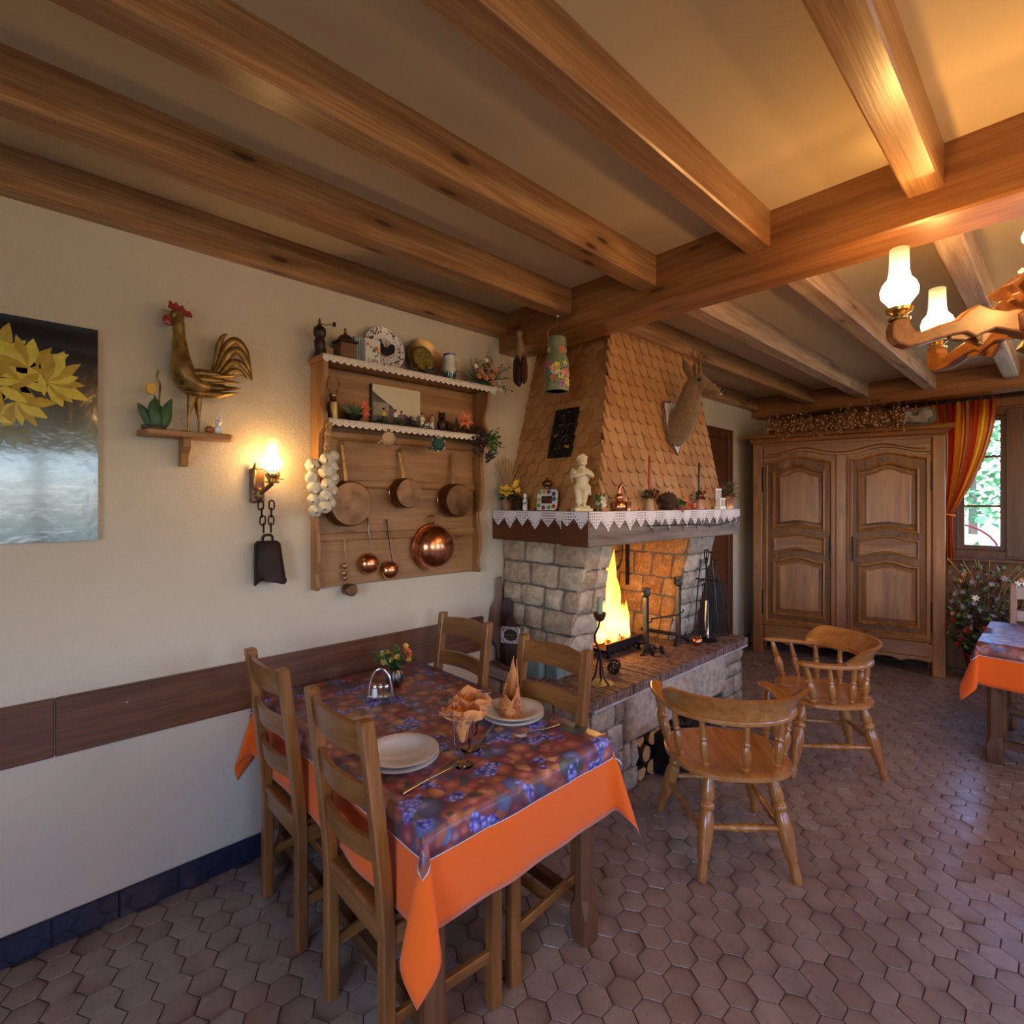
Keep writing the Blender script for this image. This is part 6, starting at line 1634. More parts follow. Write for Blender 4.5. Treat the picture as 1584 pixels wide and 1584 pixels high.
# ------------------------------------------------------------------ milk can and corn hanging from the beams
mc = thing('milk_can', 'green painted milk can with flowers hanging from the ceiling joist', 'milk can', (2.165, 1.945, 2.215))
CANG = plain('can_green', '828a66', .5, var=.12, vs=20)
MB().lathe([(.050, .004), (.066, 0), (.068, .006), (.067, .165), (.058, .190), (.050, .205), (.048, .25), (.050, .252), (.052, .256), (.052, .292), (.046, .300), (0, .302)], 32).build('can_body', CANG, mc, smooth=40)
MB().lathe([(0, .0045), (.050, .004)], 24).build('can_bottom', plain('can_inside', '2e2a20', .7), mc)
MB().tube([(.050*cos(a)*1.06, .050*sin(a)*1.06, .256) for a in [2*pi*k/28 for k in range(28)]], .0025, 6, closed=True).build('lid_rim', plain('pinkish_metal', 'b89a90', .4, .5), mc)
MB().tube([(-.036, .038, .24), (-.034, .036, .335), (-.012, .012, .362), (.02, -.02, .366), (.036, -.038, .335), (.04, -.042, .25)], .0025, 6).build('bail_handle', plain('copper_wire', '9a5a44', .4, .8), mc, smooth=60)
MB().tube([(.03, .02, .44), (.012, .008, .42), (.004, 0, .39), (.004, -.004, .364)], .004, 6).ell((.02, .012, .428), .008, 8, 6).build('hook', STEEL, mc)
cr_ = random.Random(8)
cc = ['d86a7a', 'e0b040', 'e8d24a', 'e08a9a', '7a5a9a', '4a86a8', 'd0703a', 'd89a9a', 'e4dcb0', '5a8a4a']
fmats = [plain('can_flower_'+c, c, .5) for c in cc]
for k in range(44):
    a = radians(225)+cr_.uniform(-1.35, 1.35); z = cr_.choice((cr_.uniform(.03, .155), cr_.uniform(.03, .155), cr_.uniform(.03, .155), .225)); R_ = .068 if z < .2 else .0505
    fm = MB(); d = V((cos(a), sin(a), 0)); flower(fm, (R_*cos(a), R_*sin(a), z), d, cr_.uniform(.017, .024), 5, 0, .16, .85); fm.build('painted_flower', fmats[k % len(fmats)], mc)
mb = MB()
for k in range(40):
    a = radians(225)+cr_.uniform(-1.35, 1.35); z = cr_.uniform(.02, .16); d = V((cos(a), sin(a), 0)); tdir = V((-sin(a)*cr_.uniform(-1, 1), cos(a)*cr_.uniform(-1, 1), cr_.uniform(-1, 1))); mb.leaf(V((.0682*cos(a), .0682*sin(a), z)), tdir, .02, .007, up=d, bend=.05)
mb.build('painted_leaves', plain('can_leaf', '2f5a34', .5), mc)
co = thing('corn_cobs', 'bunch of dried corn cobs hung by their husks on the beam', 'corn cobs', (2.215, 2.285, 2.30))
def cob(x, y, z0, z1, R_, mat, nm):
    n = 16; prof = [(.002, z0)]+[(R_*(sin(pi*min(.999, .12+.76*k/n))**.6), z0+(z1-z0)*k/n) for k in range(1, n)]+[(.004, z1)]
    MB().lathe(prof, 14, XF((x, y, 0))).build('cob', mat, co, smooth=50)
    kb = MB()
    for r in range(12):
        for q in range(16): a = 2*pi*(r+.5*(q % 2))/12; f = .12+.76*q/15; rr_ = R_*(sin(pi*min(.999, .12+.76*f))**.6); kb.ell((x+rr_*cos(a), y+rr_*sin(a), z0+(z1-z0)*f), (.0045, .0045, .0055), 5, 4)
    o = kb.build('kernels', mat, co, smooth=60); o['kind'] = 'stuff'
cob(-.006, .030, .02, .19, .017, plain('speckled_corn', '5a3a20', .4, coat=.3, var=.8, vs=130), 'a')
cob(-.016, -.004, .0, .20, .021, plain('purple_corn', '2a1420', .35, coat=.4, var=.4, vs=60), 'b')
cob(.0, -.034, .015, .185, .018, plain('red_corn', '6a2a16', .35, coat=.4, var=.3, vs=60), 'c')
mb = MB()
for k in range(34):
    a = cr_.uniform(0, 2*pi); x, y = .022*cos(a), .030*sin(a); b0 = V((-.006+x*.5, y*.5, .30)); b1 = V((-.006+x*1.2, y*1.3, .165+cr_.uniform(-.02, .03)))
    mb.leaf(b0, b1-b0, (b1-b0).length, .022, up=(cos(a), sin(a), 0), bend=.1)
    mb.leaf(b0, (x*8, y*8, 1), .04, .012)
mb.build('husks', plain('corn_husk', 'b08c58', .8, var=.25, vs=30), co)
MB().lathe([(.011, .292), (.014, .30), (.011, .308)], 10, XF((-.006, 0, 0))).build('tie', STRAW, co)
MB().tube([(-.006, 0, .30), (.012, 0, .325), (.030, 0, .327)], .002, 5).build('nail', IRON, co)

# ------------------------------------------------------------------ hearth things
sr2 = random.Random(17)
fr_ = thing('fire_basket', 'iron fire basket with glowing embers and tall flames', 'fire basket', (2.90, 2.10, HZ))
MB().box(-.19, -.10, .045, .19, .10, .055).build('tray', IRON, fr_)
for y in (-.10, .10): MB().box(-.20, y-.008, .045, .20, y+.008, .10).build('bar', IRON, fr_, bevel=.002)
for k in range(7): MB().box(-.18+k*.058, -.10, .03, -.168+k*.058, .10, .046).build('grate_bar', IRON, fr_)
for sx_ in (-.17, .17):
    for sy_ in (-.09, .09): MB().box(sx_-.008, sy_-.008, 0, sx_+.008, sy_+.008, .05).build('foot', IRON, fr_)
def ember_mat():
    t = NT('embers'); b = t.pr(Roughness=.9); b.inputs['Base Color'].default_value = lin('2a1a14')
    n = t.noise(t.obj((1, 1, 1), False), 28, 3); t.l(t.ramp(n, [(.4, (0, 0, 0, 1)), (.55, (1, .12, .01, 1)), (.75, (1, .5, .1, 1))]), b.inputs['Emission Color']); b.inputs['Emission Strength'].default_value = 3.0
    return t.m
EMB = ember_mat(); EMB.cycles.emission_sampling = 'NONE'
for k in range(22):
    mb = MB(); mb.ell((0, 0, 0), (sr2.uniform(.02, .035), sr2.uniform(.015, .028), sr2.uniform(.012, .022)), 7, 5); o = mb.build('ember', EMB, fr_); o.location = (sr2.uniform(-.16, .16), sr2.uniform(-.075, .075), .072+sr2.uniform(0, .025)); o.rotation_euler = (sr2.random(), sr2.random(), sr2.random())
LOGB = plain('log_bark', '4a3020', .9, var=.4, vs=20, bump=.6)
LOGE = plain('log_end', 'c79a68', .8, var=.2, vs=25)
for k, (x, rz) in enumerate(((-.07, 1.3), (.06, 1.8))):
    o = MB().lathe([(.001, -.10), (.024, -.10), (.026, 0), (.023, .10), (.001, .10)], 10).build('burning_log', EMB, fr_, smooth=50); o.matrix_local = XF((x, 0, .105), (pi/2, 0, rz))
def flame_mat():
    t = NT('flame'); tc = t.n('ShaderNodeTexCoord'); sp = t.n('ShaderNodeSeparateXYZ'); t.l(tc.outputs['Generated'], sp.inputs[0])
    e = t.n('ShaderNodeEmission'); n = t.noise(t.obj((14, 14, 4)), 1.4, 3)
    h = t.math('ADD', sp.outputs[2], t.math('MULTIPLY', t.math('SUBTRACT', n, .5), .5))
    t.l(t.ramp(h, [(0, (1, .50, .10, 1)), (.25, (1, .80, .34, 1)), (.6, (1, .66, .14, 1)), (1, (1, .34, .03, 1))]), e.inputs[0]); e.inputs[1].default_value = 1.9
    tr = t.n('ShaderNodeBsdfTransparent'); mx = t.n('ShaderNodeMixShader')
    lw = t.n('ShaderNodeLayerWeight'); lw.inputs['Blend'].default_value = .3
    t.l(t.mapr(lw.outputs['Facing'], .2, .85, .9, .0), mx.inputs[0]); t.l(tr.outputs[0], mx.inputs[1]); t.l(e.outputs[0], mx.inputs[2]); t.l(mx.outputs[0], t.out.inputs['Surface'])
    return t.m
FLAME = flame_mat(); FLAME.cycles.emission_sampling = 'NONE'
def tongue(x, y, h, r, ph, lean):
    n = 16; pts = []; rs = []
    for i in range(n+1):
        t_ = i/n; pts.append((x+lean*t_+.022*sin(ph+t_*6)*t_, y+.016*sin(ph*1.7+t_*5)*t_, .085+h*t_)); rs.append(max(.0008, r*(1-t_)**.85*(.62+.9*t_**.5)*(1+.16*sin(9*t_+ph*2))))
    MB().tube(pts, rs, 12).build('flame', FLAME, fr_, smooth=90)
tongue(-.03, 0, .60, .060, .4, .03); tongue(-.11, .02, .34, .050, 1.4, .02); tongue(.06, -.01, .36, .052, 2.2, -.02); tongue(.12, .02, .22, .040, 3.0, .0); tongue(-.06, -.04, .44, .052, 4.0, .03); tongue(.015, .03, .50, .05, 5.2, .0)
tongue(-.15, -.01, .20, .036, 5.8, .01); tongue(.09, -.04, .25, .038, .9, .0)
lf_ = lamp_light('fire_light', (0, -.01, .33), 20.0, fr_, (1, .42, .10)); lf_.data.shadow_soft_size = .09
def andiron(x, y, h, label):
    t = thing('andiron', label, 'andiron', (x, y, HZ), group='tall iron andirons before the fire')
    post(MB(), [(0, 0, .0), (0, 0, h-.06)], .032).build('upright', IRONG, t, bevel=.004)
    MB().lathe([(.014, h-.065), (.030, h-.05), (.032, h-.03), (.026, h-.015), (.030, h-.012), (.030, h), (.0, h)], 8).build('cap', IRONG, t)
    MB().tube(spline([V((-.10, -.03, .002)), V((-.06, -.02, .03)), V((0, 0, .05)), V((.06, -.02, .03)), V((.10, -.03, .002))], 4), .012, 8).build('feet', IRON, t, smooth=60)
    MB().tube([(0, .012, .06), (0, .30, .05)], .012, 8).build('log_bar', IRON, t)
    MB().tube([(.016, 0, h*.45), (.05, -.01, h*.46), (.055, -.01, h*.50)], .005, 6).build('hook', IRON, t)
andiron(3.035, 1.93, .43, 'tall iron andiron beside the flames')
andiron(3.40, 1.90, .47, 'tall iron andiron at the right end of the hearth')
wp_ = MB().tube([(3.05, 1.90, .83), (3.39, 1.88, .815)], .006, 6).build('spit_rod', IRONG, smooth=60); tag(wp_, 'thin iron rod resting across the andirons', 'spit')
pc = thing('pot_hook', 'iron pot hook and wire hoop hanging inside the firebox', 'pot hook', (3.1, 2.3, 1.38))
MB().tube([(-.1, 0, 0), (-.1, 0, -.22)], .006, 6).tube(spline([V((-.1, 0, -.2)), V((-.02, 0, -.29)), V((.10, 0, -.29)), V((.19, 0, -.2)), V((.2, 0, 0))], 5), .005, 6).build('hoop', IRON, pc, smooth=60)
MB().box(.25, -.01, -.40, .27, .01, 0).build('ratchet_bar', IRON, pc)
# fire tools
ft = thing('fire_tools', 'iron fire tool stand with poker, tongs and shovel on the hearth', 'fire tools', (3.62, 1.80, HZ))
MB().lathe([(.075, 0), (.08, .006), (.02, .02), (.008, .03), (.007, .58), (.012, .59), (0, .61)], 16).build('stand', IRON, ft, smooth=40)
MB().tube([(-.10, 0, .44), (.10, 0, .44)], .005, 6).tube([(0, -.09, .44), (0, .09, .44)], .005, 6).build('hanger', IRON, ft)
for k in range(4):
    a = pi/2*k+.4; x, y = .055*cos(a), .055*sin(a)
    MB().tube([(x*1.5, y*1.5, .05), (x, y, .42), (x*.7, y*.7, .56)], .005, 6).ell((x*.7, y*.7, .57), (.010, .010, .018), 8, 6).build('tool_rod', IRONG if k % 2 else IRON, ft, smooth=60)
MB().box(.055, .02, .0, .13, .028, .11).build('shovel_blade', IRONG, ft, bevel=.01)
MB().tube(spline([V((-.06, -.03, .30)), V((-.075, -.03, .12)), V((-.05, -.035, .03))], 5), .006, 6).tube(spline([V((-.045, -.03, .30)), V((-.03, -.03, .12)), V((-.05, -.035, .03))], 5), .006, 6).build('tongs', STEEL, ft)
for k in range(3): MB().tube(spline([V((-.02+.02*k, 0, .58)), V((-.03+.03*k, 0, .63)), V((-.02+.02*k, 0, .66))], 4), .004, 6).build('hook_end', IRON, ft)
def grill(x, y, w, h, lean, label):
    t = thing('grill_rack', label, 'grill', (x, y, HZ), radians(-35), 'iron grill racks leaning at the hearth end')
    Tq = Euler((-lean, 0, 0)).to_matrix().to_4x4()
    MB().tube([Tq @ V(p) for p in ((-w/2, 0, .004), (w/2, 0, .004), (w/2, 0, h), (-w/2, 0, h))], .005, 6, closed=True).build('frame', IRON, t)
    for k in range(9): MB().tube([Tq @ V((-w/2+w*(k+1)/10, 0, .004)), Tq @ V((-w/2+w*(k+1)/10, 0, h))], .0035, 5).build('wire', IRON, t)
    MB().tube([Tq @ V((0, 0, h)), Tq @ V((.0, 0, h+.13))], .005, 6).tube([Tq @ V((.018*cos(a), 0, h+.148+.018*sin(a))) for a in [2*pi*k/12 for k in range(12)]], .004, 6, closed=True).build('handle', IRON, t)
grill(3.79, 1.79, .17, .40, .10, 'iron grill rack, the front one leaning at the hearth end')
grill(3.83, 1.87, .17, .43, .08, 'iron grill rack, the rear one leaning at the hearth end')
lg = thing('log', 'short round log lying behind the grill racks on the hearth', 'log', (3.72, 2.02, HZ+.03)); o = MB().lathe([(.001, -.09), (.028, -.09), (.028, .09), (.001, .09)], 12).build('bark', LOGB, lg); o.matrix_local = XF((0, 0, 0), (0, pi/2, .2))
cs_ = thing('candlestick', 'curved iron candlestick with a pale candle on the hearth', 'candlestick', (2.33, 1.775, HZ))
for k in range(3):
    a = 2*pi*k/3+.5; MB().tube(spline([V((.065*cos(a), .065*sin(a), .004)), V((.03*cos(a), .03*sin(a), .04)), V((.01*cos(a), .01*sin(a), .13)), V((0, 0, .19))], 5), .005, 6).build('leg', IRON, cs_, smooth=60)
MB().tube(spline([V((0, 0, .18)), V((-.02, .02, .25)), V((-.005, .005, .31)), V((0, 0, .345))], 5), .006, 6).build('stem', IRON, cs_, smooth=60)
MB().lathe([(.006, .34), (.024, .35), (.034, .375), (.036, .39), (.030, .388), (.012, .36)], 16).build('cup', COPPERD, cs_, smooth=50)
MB().lathe([(.017, .365), (.016, .46), (.011, .475), (0, .478)], 14).build('candle', plain('green_grey_wax', '8a8c74', .5), cs_, smooth=50)
MB().lathe([(.075, 0), (.075, .004), (0, .006)], 20).build('base', BLACKM, cs_)
def wheelset(x, y, R_, rz, label):
    t = thing('toy_cart', label, 'toy cart', (x, y, HZ), rz)
    for s in (-1, 1):
        MB().tube([(s*.035, R_*.8*cos(a), R_+R_*.8*sin(a)) for a in [2*pi*k/18 for k in range(18)]], R_*.2, 8, closed=True).build('tyre', IRON, t, smooth=60)
        for k in range(3): a = pi*k/3; MB().tube([(s*.035, -R_*.75*cos(a), R_-R_*.75*sin(a)), (s*.035, R_*.75*cos(a), R_+R_*.75*sin(a))], .004, 5).build('spoke', IRON, t)
    MB().tube([(-.045, 0, R_), (.045, 0, R_)], .006, 6).build('axle', IRONG, t)
    MB().tube([(0, 0, R_), (.02, -.14, .01)], .004, 6).build('drawbar', IRONG, t)
wheelset(2.54, 1.83, .036, .5, 'pair of small iron wheels at the hearth front beside the candlestick')
wheelset(3.02, 1.84, .034, -.6, 'pair of small iron wheels at the foot of the andiron')
ktl = thing('copper_kettle', 'little round copper kettle on the hearth before the tools', 'kettle', (3.44, 1.78, HZ))
MB().lathe([(.02, 0), (.034, .008), (.040, .03), (.034, .052), (.016, .062), (.018, .066), (.0, .074)], 18).build('kettle_body', COPPER, ktl, smooth=60)
MB().tube(spline([V((-.03, 0, .05)), V((-.025, 0, .10)), V((.025, 0, .10)), V((.03, 0, .05))], 5), .003, 6).build('handle', IRON, ktl, smooth=60)
MB().tube([(.034, 0, .035), (.055, 0, .06)], [.007, .004], 6).build('spout', COPPER, ktl)
bw = thing('bellows', 'old wooden bellows standing between wall and stone pier', 'bellows', (2.20, 2.455, HZ))
pr_b = [(0, 0), (.012, .10), (.05, .16), (.062, .25), (.05, .34), (.018, .38), (.016, .52), (0, .53)]; pr_b = pr_b+[(-x, z) for x, z in pr_b[-2:0:-1]]
Tb = M.Translation((-.01, 0, 0)) @ Euler((-.06, 0, -.75)).to_matrix().to_4x4() @ FACE
MB().prism(pr_b, -.006, .006, Tb).build('front_board', wood('bellows_wood', '5a3a20', '94683c', 'z', 1.5, .5), bw, bevel=.002)
MB().prism([(x*.94, z*.72) for x, z in pr_b], -.05, -.006, Tb).build('leather', plain('black_leather', '1a1210', .5, var=.3, bump=.3), bw, bevel=.004)
MB().prism(pr_b, -.062, -.050, Tb).build('back_board', BROWNW, bw, bevel=.002)
BUCK = plain('pale_buckle_metal', 'c4c0b8', .3, .4)
LEATH = plain('brown_leather', '3a241c', .5, var=.35, vs=20, bump=.3)
for k, (x, y, h, lb) in enumerate(((2.215, 2.40, .40, 'tall dark leather bell strap leaning at the stone pier'), (2.185, 2.335, .30, 'leather bell strap with ornate silver buckle beside the bellows'))):
    t = thing('leather_strap', lb, 'strap', (x, y, HZ), radians(-60), 'leather bell straps on the hearth')
    MB().prism([(-.034, 0), (.034, 0), (.034, h-.03), (.02, h), (-.02, h), (-.034, h-.03)], -.008, .008, FACE).build('strap_band', LEATH, t, bevel=.003)
    if k == 1:
        MB().tube([(px_, -.012, pz_) for px_, pz_ in rrect(.056, .046, .012, 3)], .006, 6, closed=True).build('buckle_frame', BUCK, t, smooth=60)
        bkl = [o for o in t.children if o.name.startswith('buckle_frame')][0]; bkl.location = (0, 0, .19)
        for a in range(16): MB().ell((.052*cos(2*pi*a/16), -.014, .042*sin(2*pi*a/16)), .010, 6, 5).build('buckle_bead', BUCK, bkl)
        MB().tube([(-.05, -.014, 0), (.05, -.014, 0)], .003, 6).build('buckle_pin', SILVER, bkl)
        for a in range(3): MB().ell((-.014+.014*a, -.009, .06), .003, 6, 4).build('rivet', SILVER, t)
BOXG = plain('grey_green_paint', '6e8478', .5, var=.15)
for k, (x, y, w, d_, h, lb) in enumerate(((2.175, 2.12, .055, .07, .085, 'grey green metal box on the brick hearth behind the chair'), (2.235, 2.01, .05, .04, .085, 'smaller grey green box beside the stone pier'))):
    t = thing('metal_box', lb, 'box', (x, y, HZ), radians(8), 'grey green boxes on the hearth')
    MB().box(-w, -d_, 0, w, d_, h).build('box_body', BOXG, t, bevel=.004)
    MB().box(-w-.002, -d_-.002, h, w+.002, d_+.002, h+.010).build('lid', BOXG, t, bevel=.003)
    for z in (.025, .06): MB().ell((w*.5, -d_-.001, z), (.004, .003, .004), 8, 5).build('rivet', IRON, t)
# logs under the hearth
lr = random.Random(12)
lpos = [(2.60, .055, .052), (2.71, .05, .05), (2.645, .145, .05), (2.60, .235, .04), (2.70, .225, .045), (2.655, .31, .036), (2.82, .05, .05), (2.78, .14, .045), (2.76, .235, .04)]
for k, (x, z, R_) in enumerate(lpos):
    y0 = 1.70-.03*lr.random()
    t = thing('firewood_log', ('split firewood log at the bottom front corner of the pile', 'firewood log on the floor, second from the stone pier', 'firewood log in the middle of the pile', 'thin firewood log on top at the stone pier', 'firewood log on the upper layer, second from the pier', 'topmost firewood log under the stone lintel', 'firewood log on the floor, farthest from the pier', 'firewood log in the second layer, farthest from the pier', 'firewood log in the upper layer, farthest from the pier')[k], 'log', (x, y0, z), lr.uniform(-.08, .08), 'firewood logs under the hearth')
    n = 12; ring = [(R_*lr.uniform(.82, 1.08)*cos(2*pi*i/n), R_*lr.uniform(.82, 1.08)*sin(2*pi*i/n)) for i in range(n)]
    if k % 3 == 0: ring = [(a_, min(b_, R_*.35)) for a_, b_ in ring]
    MB().prism(ring, .0, .38, M(((1,0,0,0),(0,0,1,0),(0,1,0,0),(0,0,0,1)))).build('bark', LOGB, t)
    MB().prism([(a_*.93, b_*.93) for a_, b_ in ring], -.003, .001, M(((1,0,0,0),(0,0,1,0),(0,1,0,0),(0,0,0,1)))).build('cut_end', LOGE, t)
sb = thing('coal_box', 'black iron coal box on the floor behind the near armchair', 'coal box', (2.93, 1.66, 0))
MB().box(-.21, -.13, .01, .21, .13, .24).build('box_body', plain('blue_black_iron', '1a1c22', .45, .4, var=.2), sb, bevel=.006)
MB().box(-.215, -.135, .225, .215, .135, .245).build('rim', IRON, sb, bevel=.003)
for k in range(26): 
    o = MB().ell((0, 0, 0), (lr.uniform(.02, .034), lr.uniform(.02, .03), lr.uniform(.015, .025)), 6, 4).build('coal_lump', BLACKM, sb); o.location = (lr.uniform(-.17, .17), lr.uniform(-.09, .09), .25)
# ------------------------------------------------------------------ table setting
ZT = .7405
def plates(x, y, label1, label2):
    P1 = [(0, .004), (.075, .004), (.085, .010), (.120, .020), (.122, .023), (.118, .023), (.083, .014), (.072, .008), (0, .008)]
    t = thing('dinner_plate', label1, 'plate', (x, y, ZT), group='stacked white plates'); MB().lathe([(0, 0), (.07, 0), (.073, .004), (.085, .008), (.124, .020), (.126, .023), (.121, .024), (.083, .013), (.072, .009), (0, .009)], 48).build('plate_body', WHITEC, t, smooth=40)
    t = thing('soup_plate', label2, 'plate', (x+.002, y+.001, ZT+.012), group='stacked white plates'); MB().lathe([(0, 0), (.068, 0), (.072, .004), (.088, .016), (.122, .024), (.124, .027), (.119, .028), (.086, .021), (.07, .008), (0, .006)], 48).build('plate_body', plain('cream_porcelain', 'e6dccb', .12, coat=.6), t, smooth=40)
plates(.925, 1.525, 'lower white plate of the pile at the near left chair', 'upper cream soup plate at the near left chair, empty')
plates(1.435, 1.525, 'lower white plate under the folded napkin', 'upper cream soup plate holding the standing napkin')
def napkin_mat():
    t = NT('napkin_print'); b = t.pr(Roughness=.9); b.inputs['Sheen Weight'].default_value = .2
    v = t.obj((1, 1, 1), False); n = t.noise(v, 26, 3, .6, 1.0); n2 = t.noise(v, 60, 2)
    c = t.ramp(n, [(.35, lin('d98a4c')), (.5, lin('d89450')), (.58, lin('8a3a20')), (.66, lin('c9702c')), (.75, lin('e0a868'))])
    t.l(t.mix(t.mapr(n2, .55, .7, 0, .4), c, lin('6a2c1c')), b.inputs['Base Color']); return t.m
NAP = napkin_mat(); NAPP = cloth_mat('napkin_plain', 'd0894e')
nk_ = thing('folded_napkin', 'orange patterned napkin folded to a tall point on the plate', 'napkin', (1.43, 1.53, ZT+.018), radians(200))
mb = MB(); N = 26; Hn = 12; vs = []
for j in range(Hn+1):
    t_ = j/Hn
    for i in range(N+1):
        a = -2.6+5.2*i/N; k = abs(a)/2.6; hgt = .055+.155*(k**1.8); r = .046*(1-.50*t_*k)*(1+.06*sin(3*a))
        vs.append((r*cos(a)-.012*k*t_, r*sin(a)*(1-.25*t_*k), hgt*t_))
fs = [(j*(N+1)+i, j*(N+1)+i+1, (j+1)*(N+1)+i+1, (j+1)*(N+1)+i) for j in range(Hn) for i in range(N)]
o = mb.add(vs, fs).build('wrap', NAP, nk_, smooth=60); q = o.modifiers.new('s', 'SOLIDIFY'); q.thickness = .003
mb = MB(); vs = []
for j in range(9):
    t_ = j/8
    for i in range(9):
        s_ = -1+2*i/8; w = .042*(1-t_)**.7+.001; vs.append((-.012-.012*t_+.018*(1-abs(s_))*(1-t_), s_*w, .01+.215*t_*(1-.12*abs(s_))))
fs = [(j*9+i, j*9+i+1, (j+1)*9+i+1, (j+1)*9+i) for j in range(8) for i in range(8)]
o = mb.add(vs, fs).build('inner_point', NAPP, nk_, smooth=60); q = o.modifiers.new('s', 'SOLIDIFY'); q.thickness = .003
mb = MB(); vs = []
for j in range(9):
    t_ = j/8
    for i in range(13):
        a = -.9+1.8*i/12; vs.append(((.049+.010*t_**2)*cos(a), .049*sin(a)*(1-.1*t_), .015+t_*(.085-.05*abs(a/.9))))
fs = [(j*13+i, j*13+i+1, (j+1)*13+i+1, (j+1)*13+i) for j in range(8) for i in range(12)]
o = mb.add(vs, fs).build('front_fold', NAP, nk_, smooth=60); q = o.modifiers.new('s', 'SOLIDIFY'); q.thickness = .003
GLS = glass('goblet_glass', (1, 1, 1, 1), .12, .02)
nr = random.Random(41)
def goblet(x, y, label, nlabel, s=1.0):
    t = thing('goblet', label, 'glass', (x, y, ZT), group='stemmed goblets holding napkins')
    MB().lathe([(0, .002), (.034*s, .001), (.035*s, .003), (.012, .008), (.007, .016), (.010, .022), (.007, .030), (.010, .040), (.014, .046), (.024*s, .058), (.031*s, .085), (.033*s, .125), (.034*s, .158), (.0315*s, .158), (.0305*s, .12), (.028*s, .085), (.02*s, .06), (0, .052)], 12).build('goblet_body', GLS, t, smooth=25)
    nk = thing('fan_napkin', nlabel, 'napkin', (x, y, ZT+.07), group='napkins fanned in the goblets')
    for q_ in range(7):
        a0 = 2*pi*q_/7+nr.uniform(-.3, .3); n = 8; vs = []
        for j in range(n+1):
            t_ = j/n; r = .012+.060*t_**1.5*nr.uniform(.98, 1.02); z = .01+.135*t_-.035*max(0, t_-.72)/.28*nr.uniform(.6, 1.6)*1.2
            for i in range(7):
                a = a0+(-.62+1.24*i/6)*(.45+.9*t_); rr_ = r*(1+.16*sin(i*1.9+q_*2)*t_)
                vs.append((rr_*cos(a), rr_*sin(a), z+.018*t_*(1-abs(i-3)/3)))
        o = MB().add(vs, [(j*7+i, j*7+i+1, (j+1)*7+i+1, (j+1)*7+i) for j in range(n) for i in range(6)]).build('petal_fold', NAP if q_ % 3 else NAPP, nk, smooth=60); m_ = o.modifiers.new('s', 'SOLIDIFY'); m_.thickness = .002
goblet(1.058, 1.362, 'stemmed glass goblet nearest the near left plate', 'orange napkin fanned out of the nearest goblet')
goblet(1.145, 1.432, 'stemmed glass goblet just behind the nearest one', 'orange napkin fanned out of the rear goblet')
def fork(x, y, rz, label):
    t = thing('fork', label, 'fork', (x, y, ZT+.002), rz, 'steel cutlery on the laid table')
    MB().tube(spline([V((-.10, 0, .004)), V((-.04, 0, .003)), V((.03, 0, .010)), V((.045, 0, .010))], 5), lerpl([.007, .005, .003, .004], 16), 8, flat=.45).build('handle', STEEL, t, smooth=60)
    MB().tube(spline([V((.04, 0, .010)), V((.055, 0, .004)), V((.065, 0, .002))], 4), [.004, .006, .008, .010, .011, .011, .011, .011, .011], 8, flat=.22).build('neck', STEEL, t, smooth=60)
    for k in range(4): MB().tube([(.062, -.009+.006*k, .002), (.085, -.0095+.0063*k, .003), (.105, -.009+.006*k, .010)], [.002, .002, .001], 6).build('tine', STEEL, t)
def knife(x, y, rz, label):
    t = thing('knife', label, 'knife', (x, y, ZT+.003), rz, 'steel cutlery on the laid table')
    MB().tube([(-.11, 0, 0), (-.06, 0, .001), (0, 0, .001)], [.008, .007, .005], 8, flat=.5).build('handle', STEEL, t, smooth=60)
    MB().prism([(0, -.006), (.09, -.009), (.115, -.004), (.12, .004), (.0, .006)], -.001, .0012).build('blade', STEEL, t, bevel=.0005)
knife(.93, 1.365, radians(8), 'steel knife at the right of the near left plate')
fork(.905, 1.685, radians(2), 'steel fork at the left of the near left plate')
fork(1.42, 1.365, radians(172), 'steel fork before the plate with the standing napkin')
knife(1.40, 1.69, radians(185), 'steel knife behind the plate with the standing napkin')
knife(1.25, 1.475, radians(210), 'steel knife lying between goblets and napkin plate')
cu_ = thing('cruet_stand', 'silver cruet stand with hoop handle on the laid table', 'cruet stand', (1.155, 2.075, ZT), radians(-35))
MB().lathe([(0, .004), (.052, .004), (.056, .008), (.058, .012), (.054, .010), (0, .008)], 28, XF(sc=(1.0, .62, 1))).build('tray', SILVER, cu_, smooth=50)
MB().tube([(.050*cos(a), 0, .012+.118*sin(a)) for a in [pi*k/20 for k in range(21)]], .0036, 8, flat=1.4).build('hoop_handle', SILVER, cu_, smooth=60)
for x, y in ((-.038, 0), (.038, 0), (0, .026), (0, -.026)): MB().lathe([(.005, -.004), (.006, 0), (.003, .006)], 8, XF((x, y, .002))).build('foot', SILVER, cu_)
for k, (x, mt, lb) in enumerate(((-.024, plain('salt_glass', 'e8e6ea', .2, coat=.6), 'white salt shaker'), (.002, CLEAR, 'clear glass mustard pot'), (.026, CLEAR, 'clear glass pepper shaker'))):
    b_ = MB().lathe([(.012, 0), (.013, .004), (.011, .03), (.009, .038)], 14, XF((x, -.006, .010))).build('shaker', mt, cu_, smooth=50, label=lb)
    MB().lathe([(.010, .038), (.0105, .046), (.006, .054), (0, .056)], 14, XF((x, -.006, .010))).build('shaker_cap', SILVER, b_, smooth=50)
vs_ = thing('flower_vase', 'ribbed pewter vase of yellow and orange flowers on the table', 'vase', (1.285, 2.175, ZT))
PEW = plain('pewter', (.20, .19, .16, 1), .3, 1.0)
N = 24; pv = [(.020, 0), (.030, .006), (.037, .028), (.037, .05), (.030, .070), (.024, .078), (.027, .084), (.023, .082), (.02, .05)]
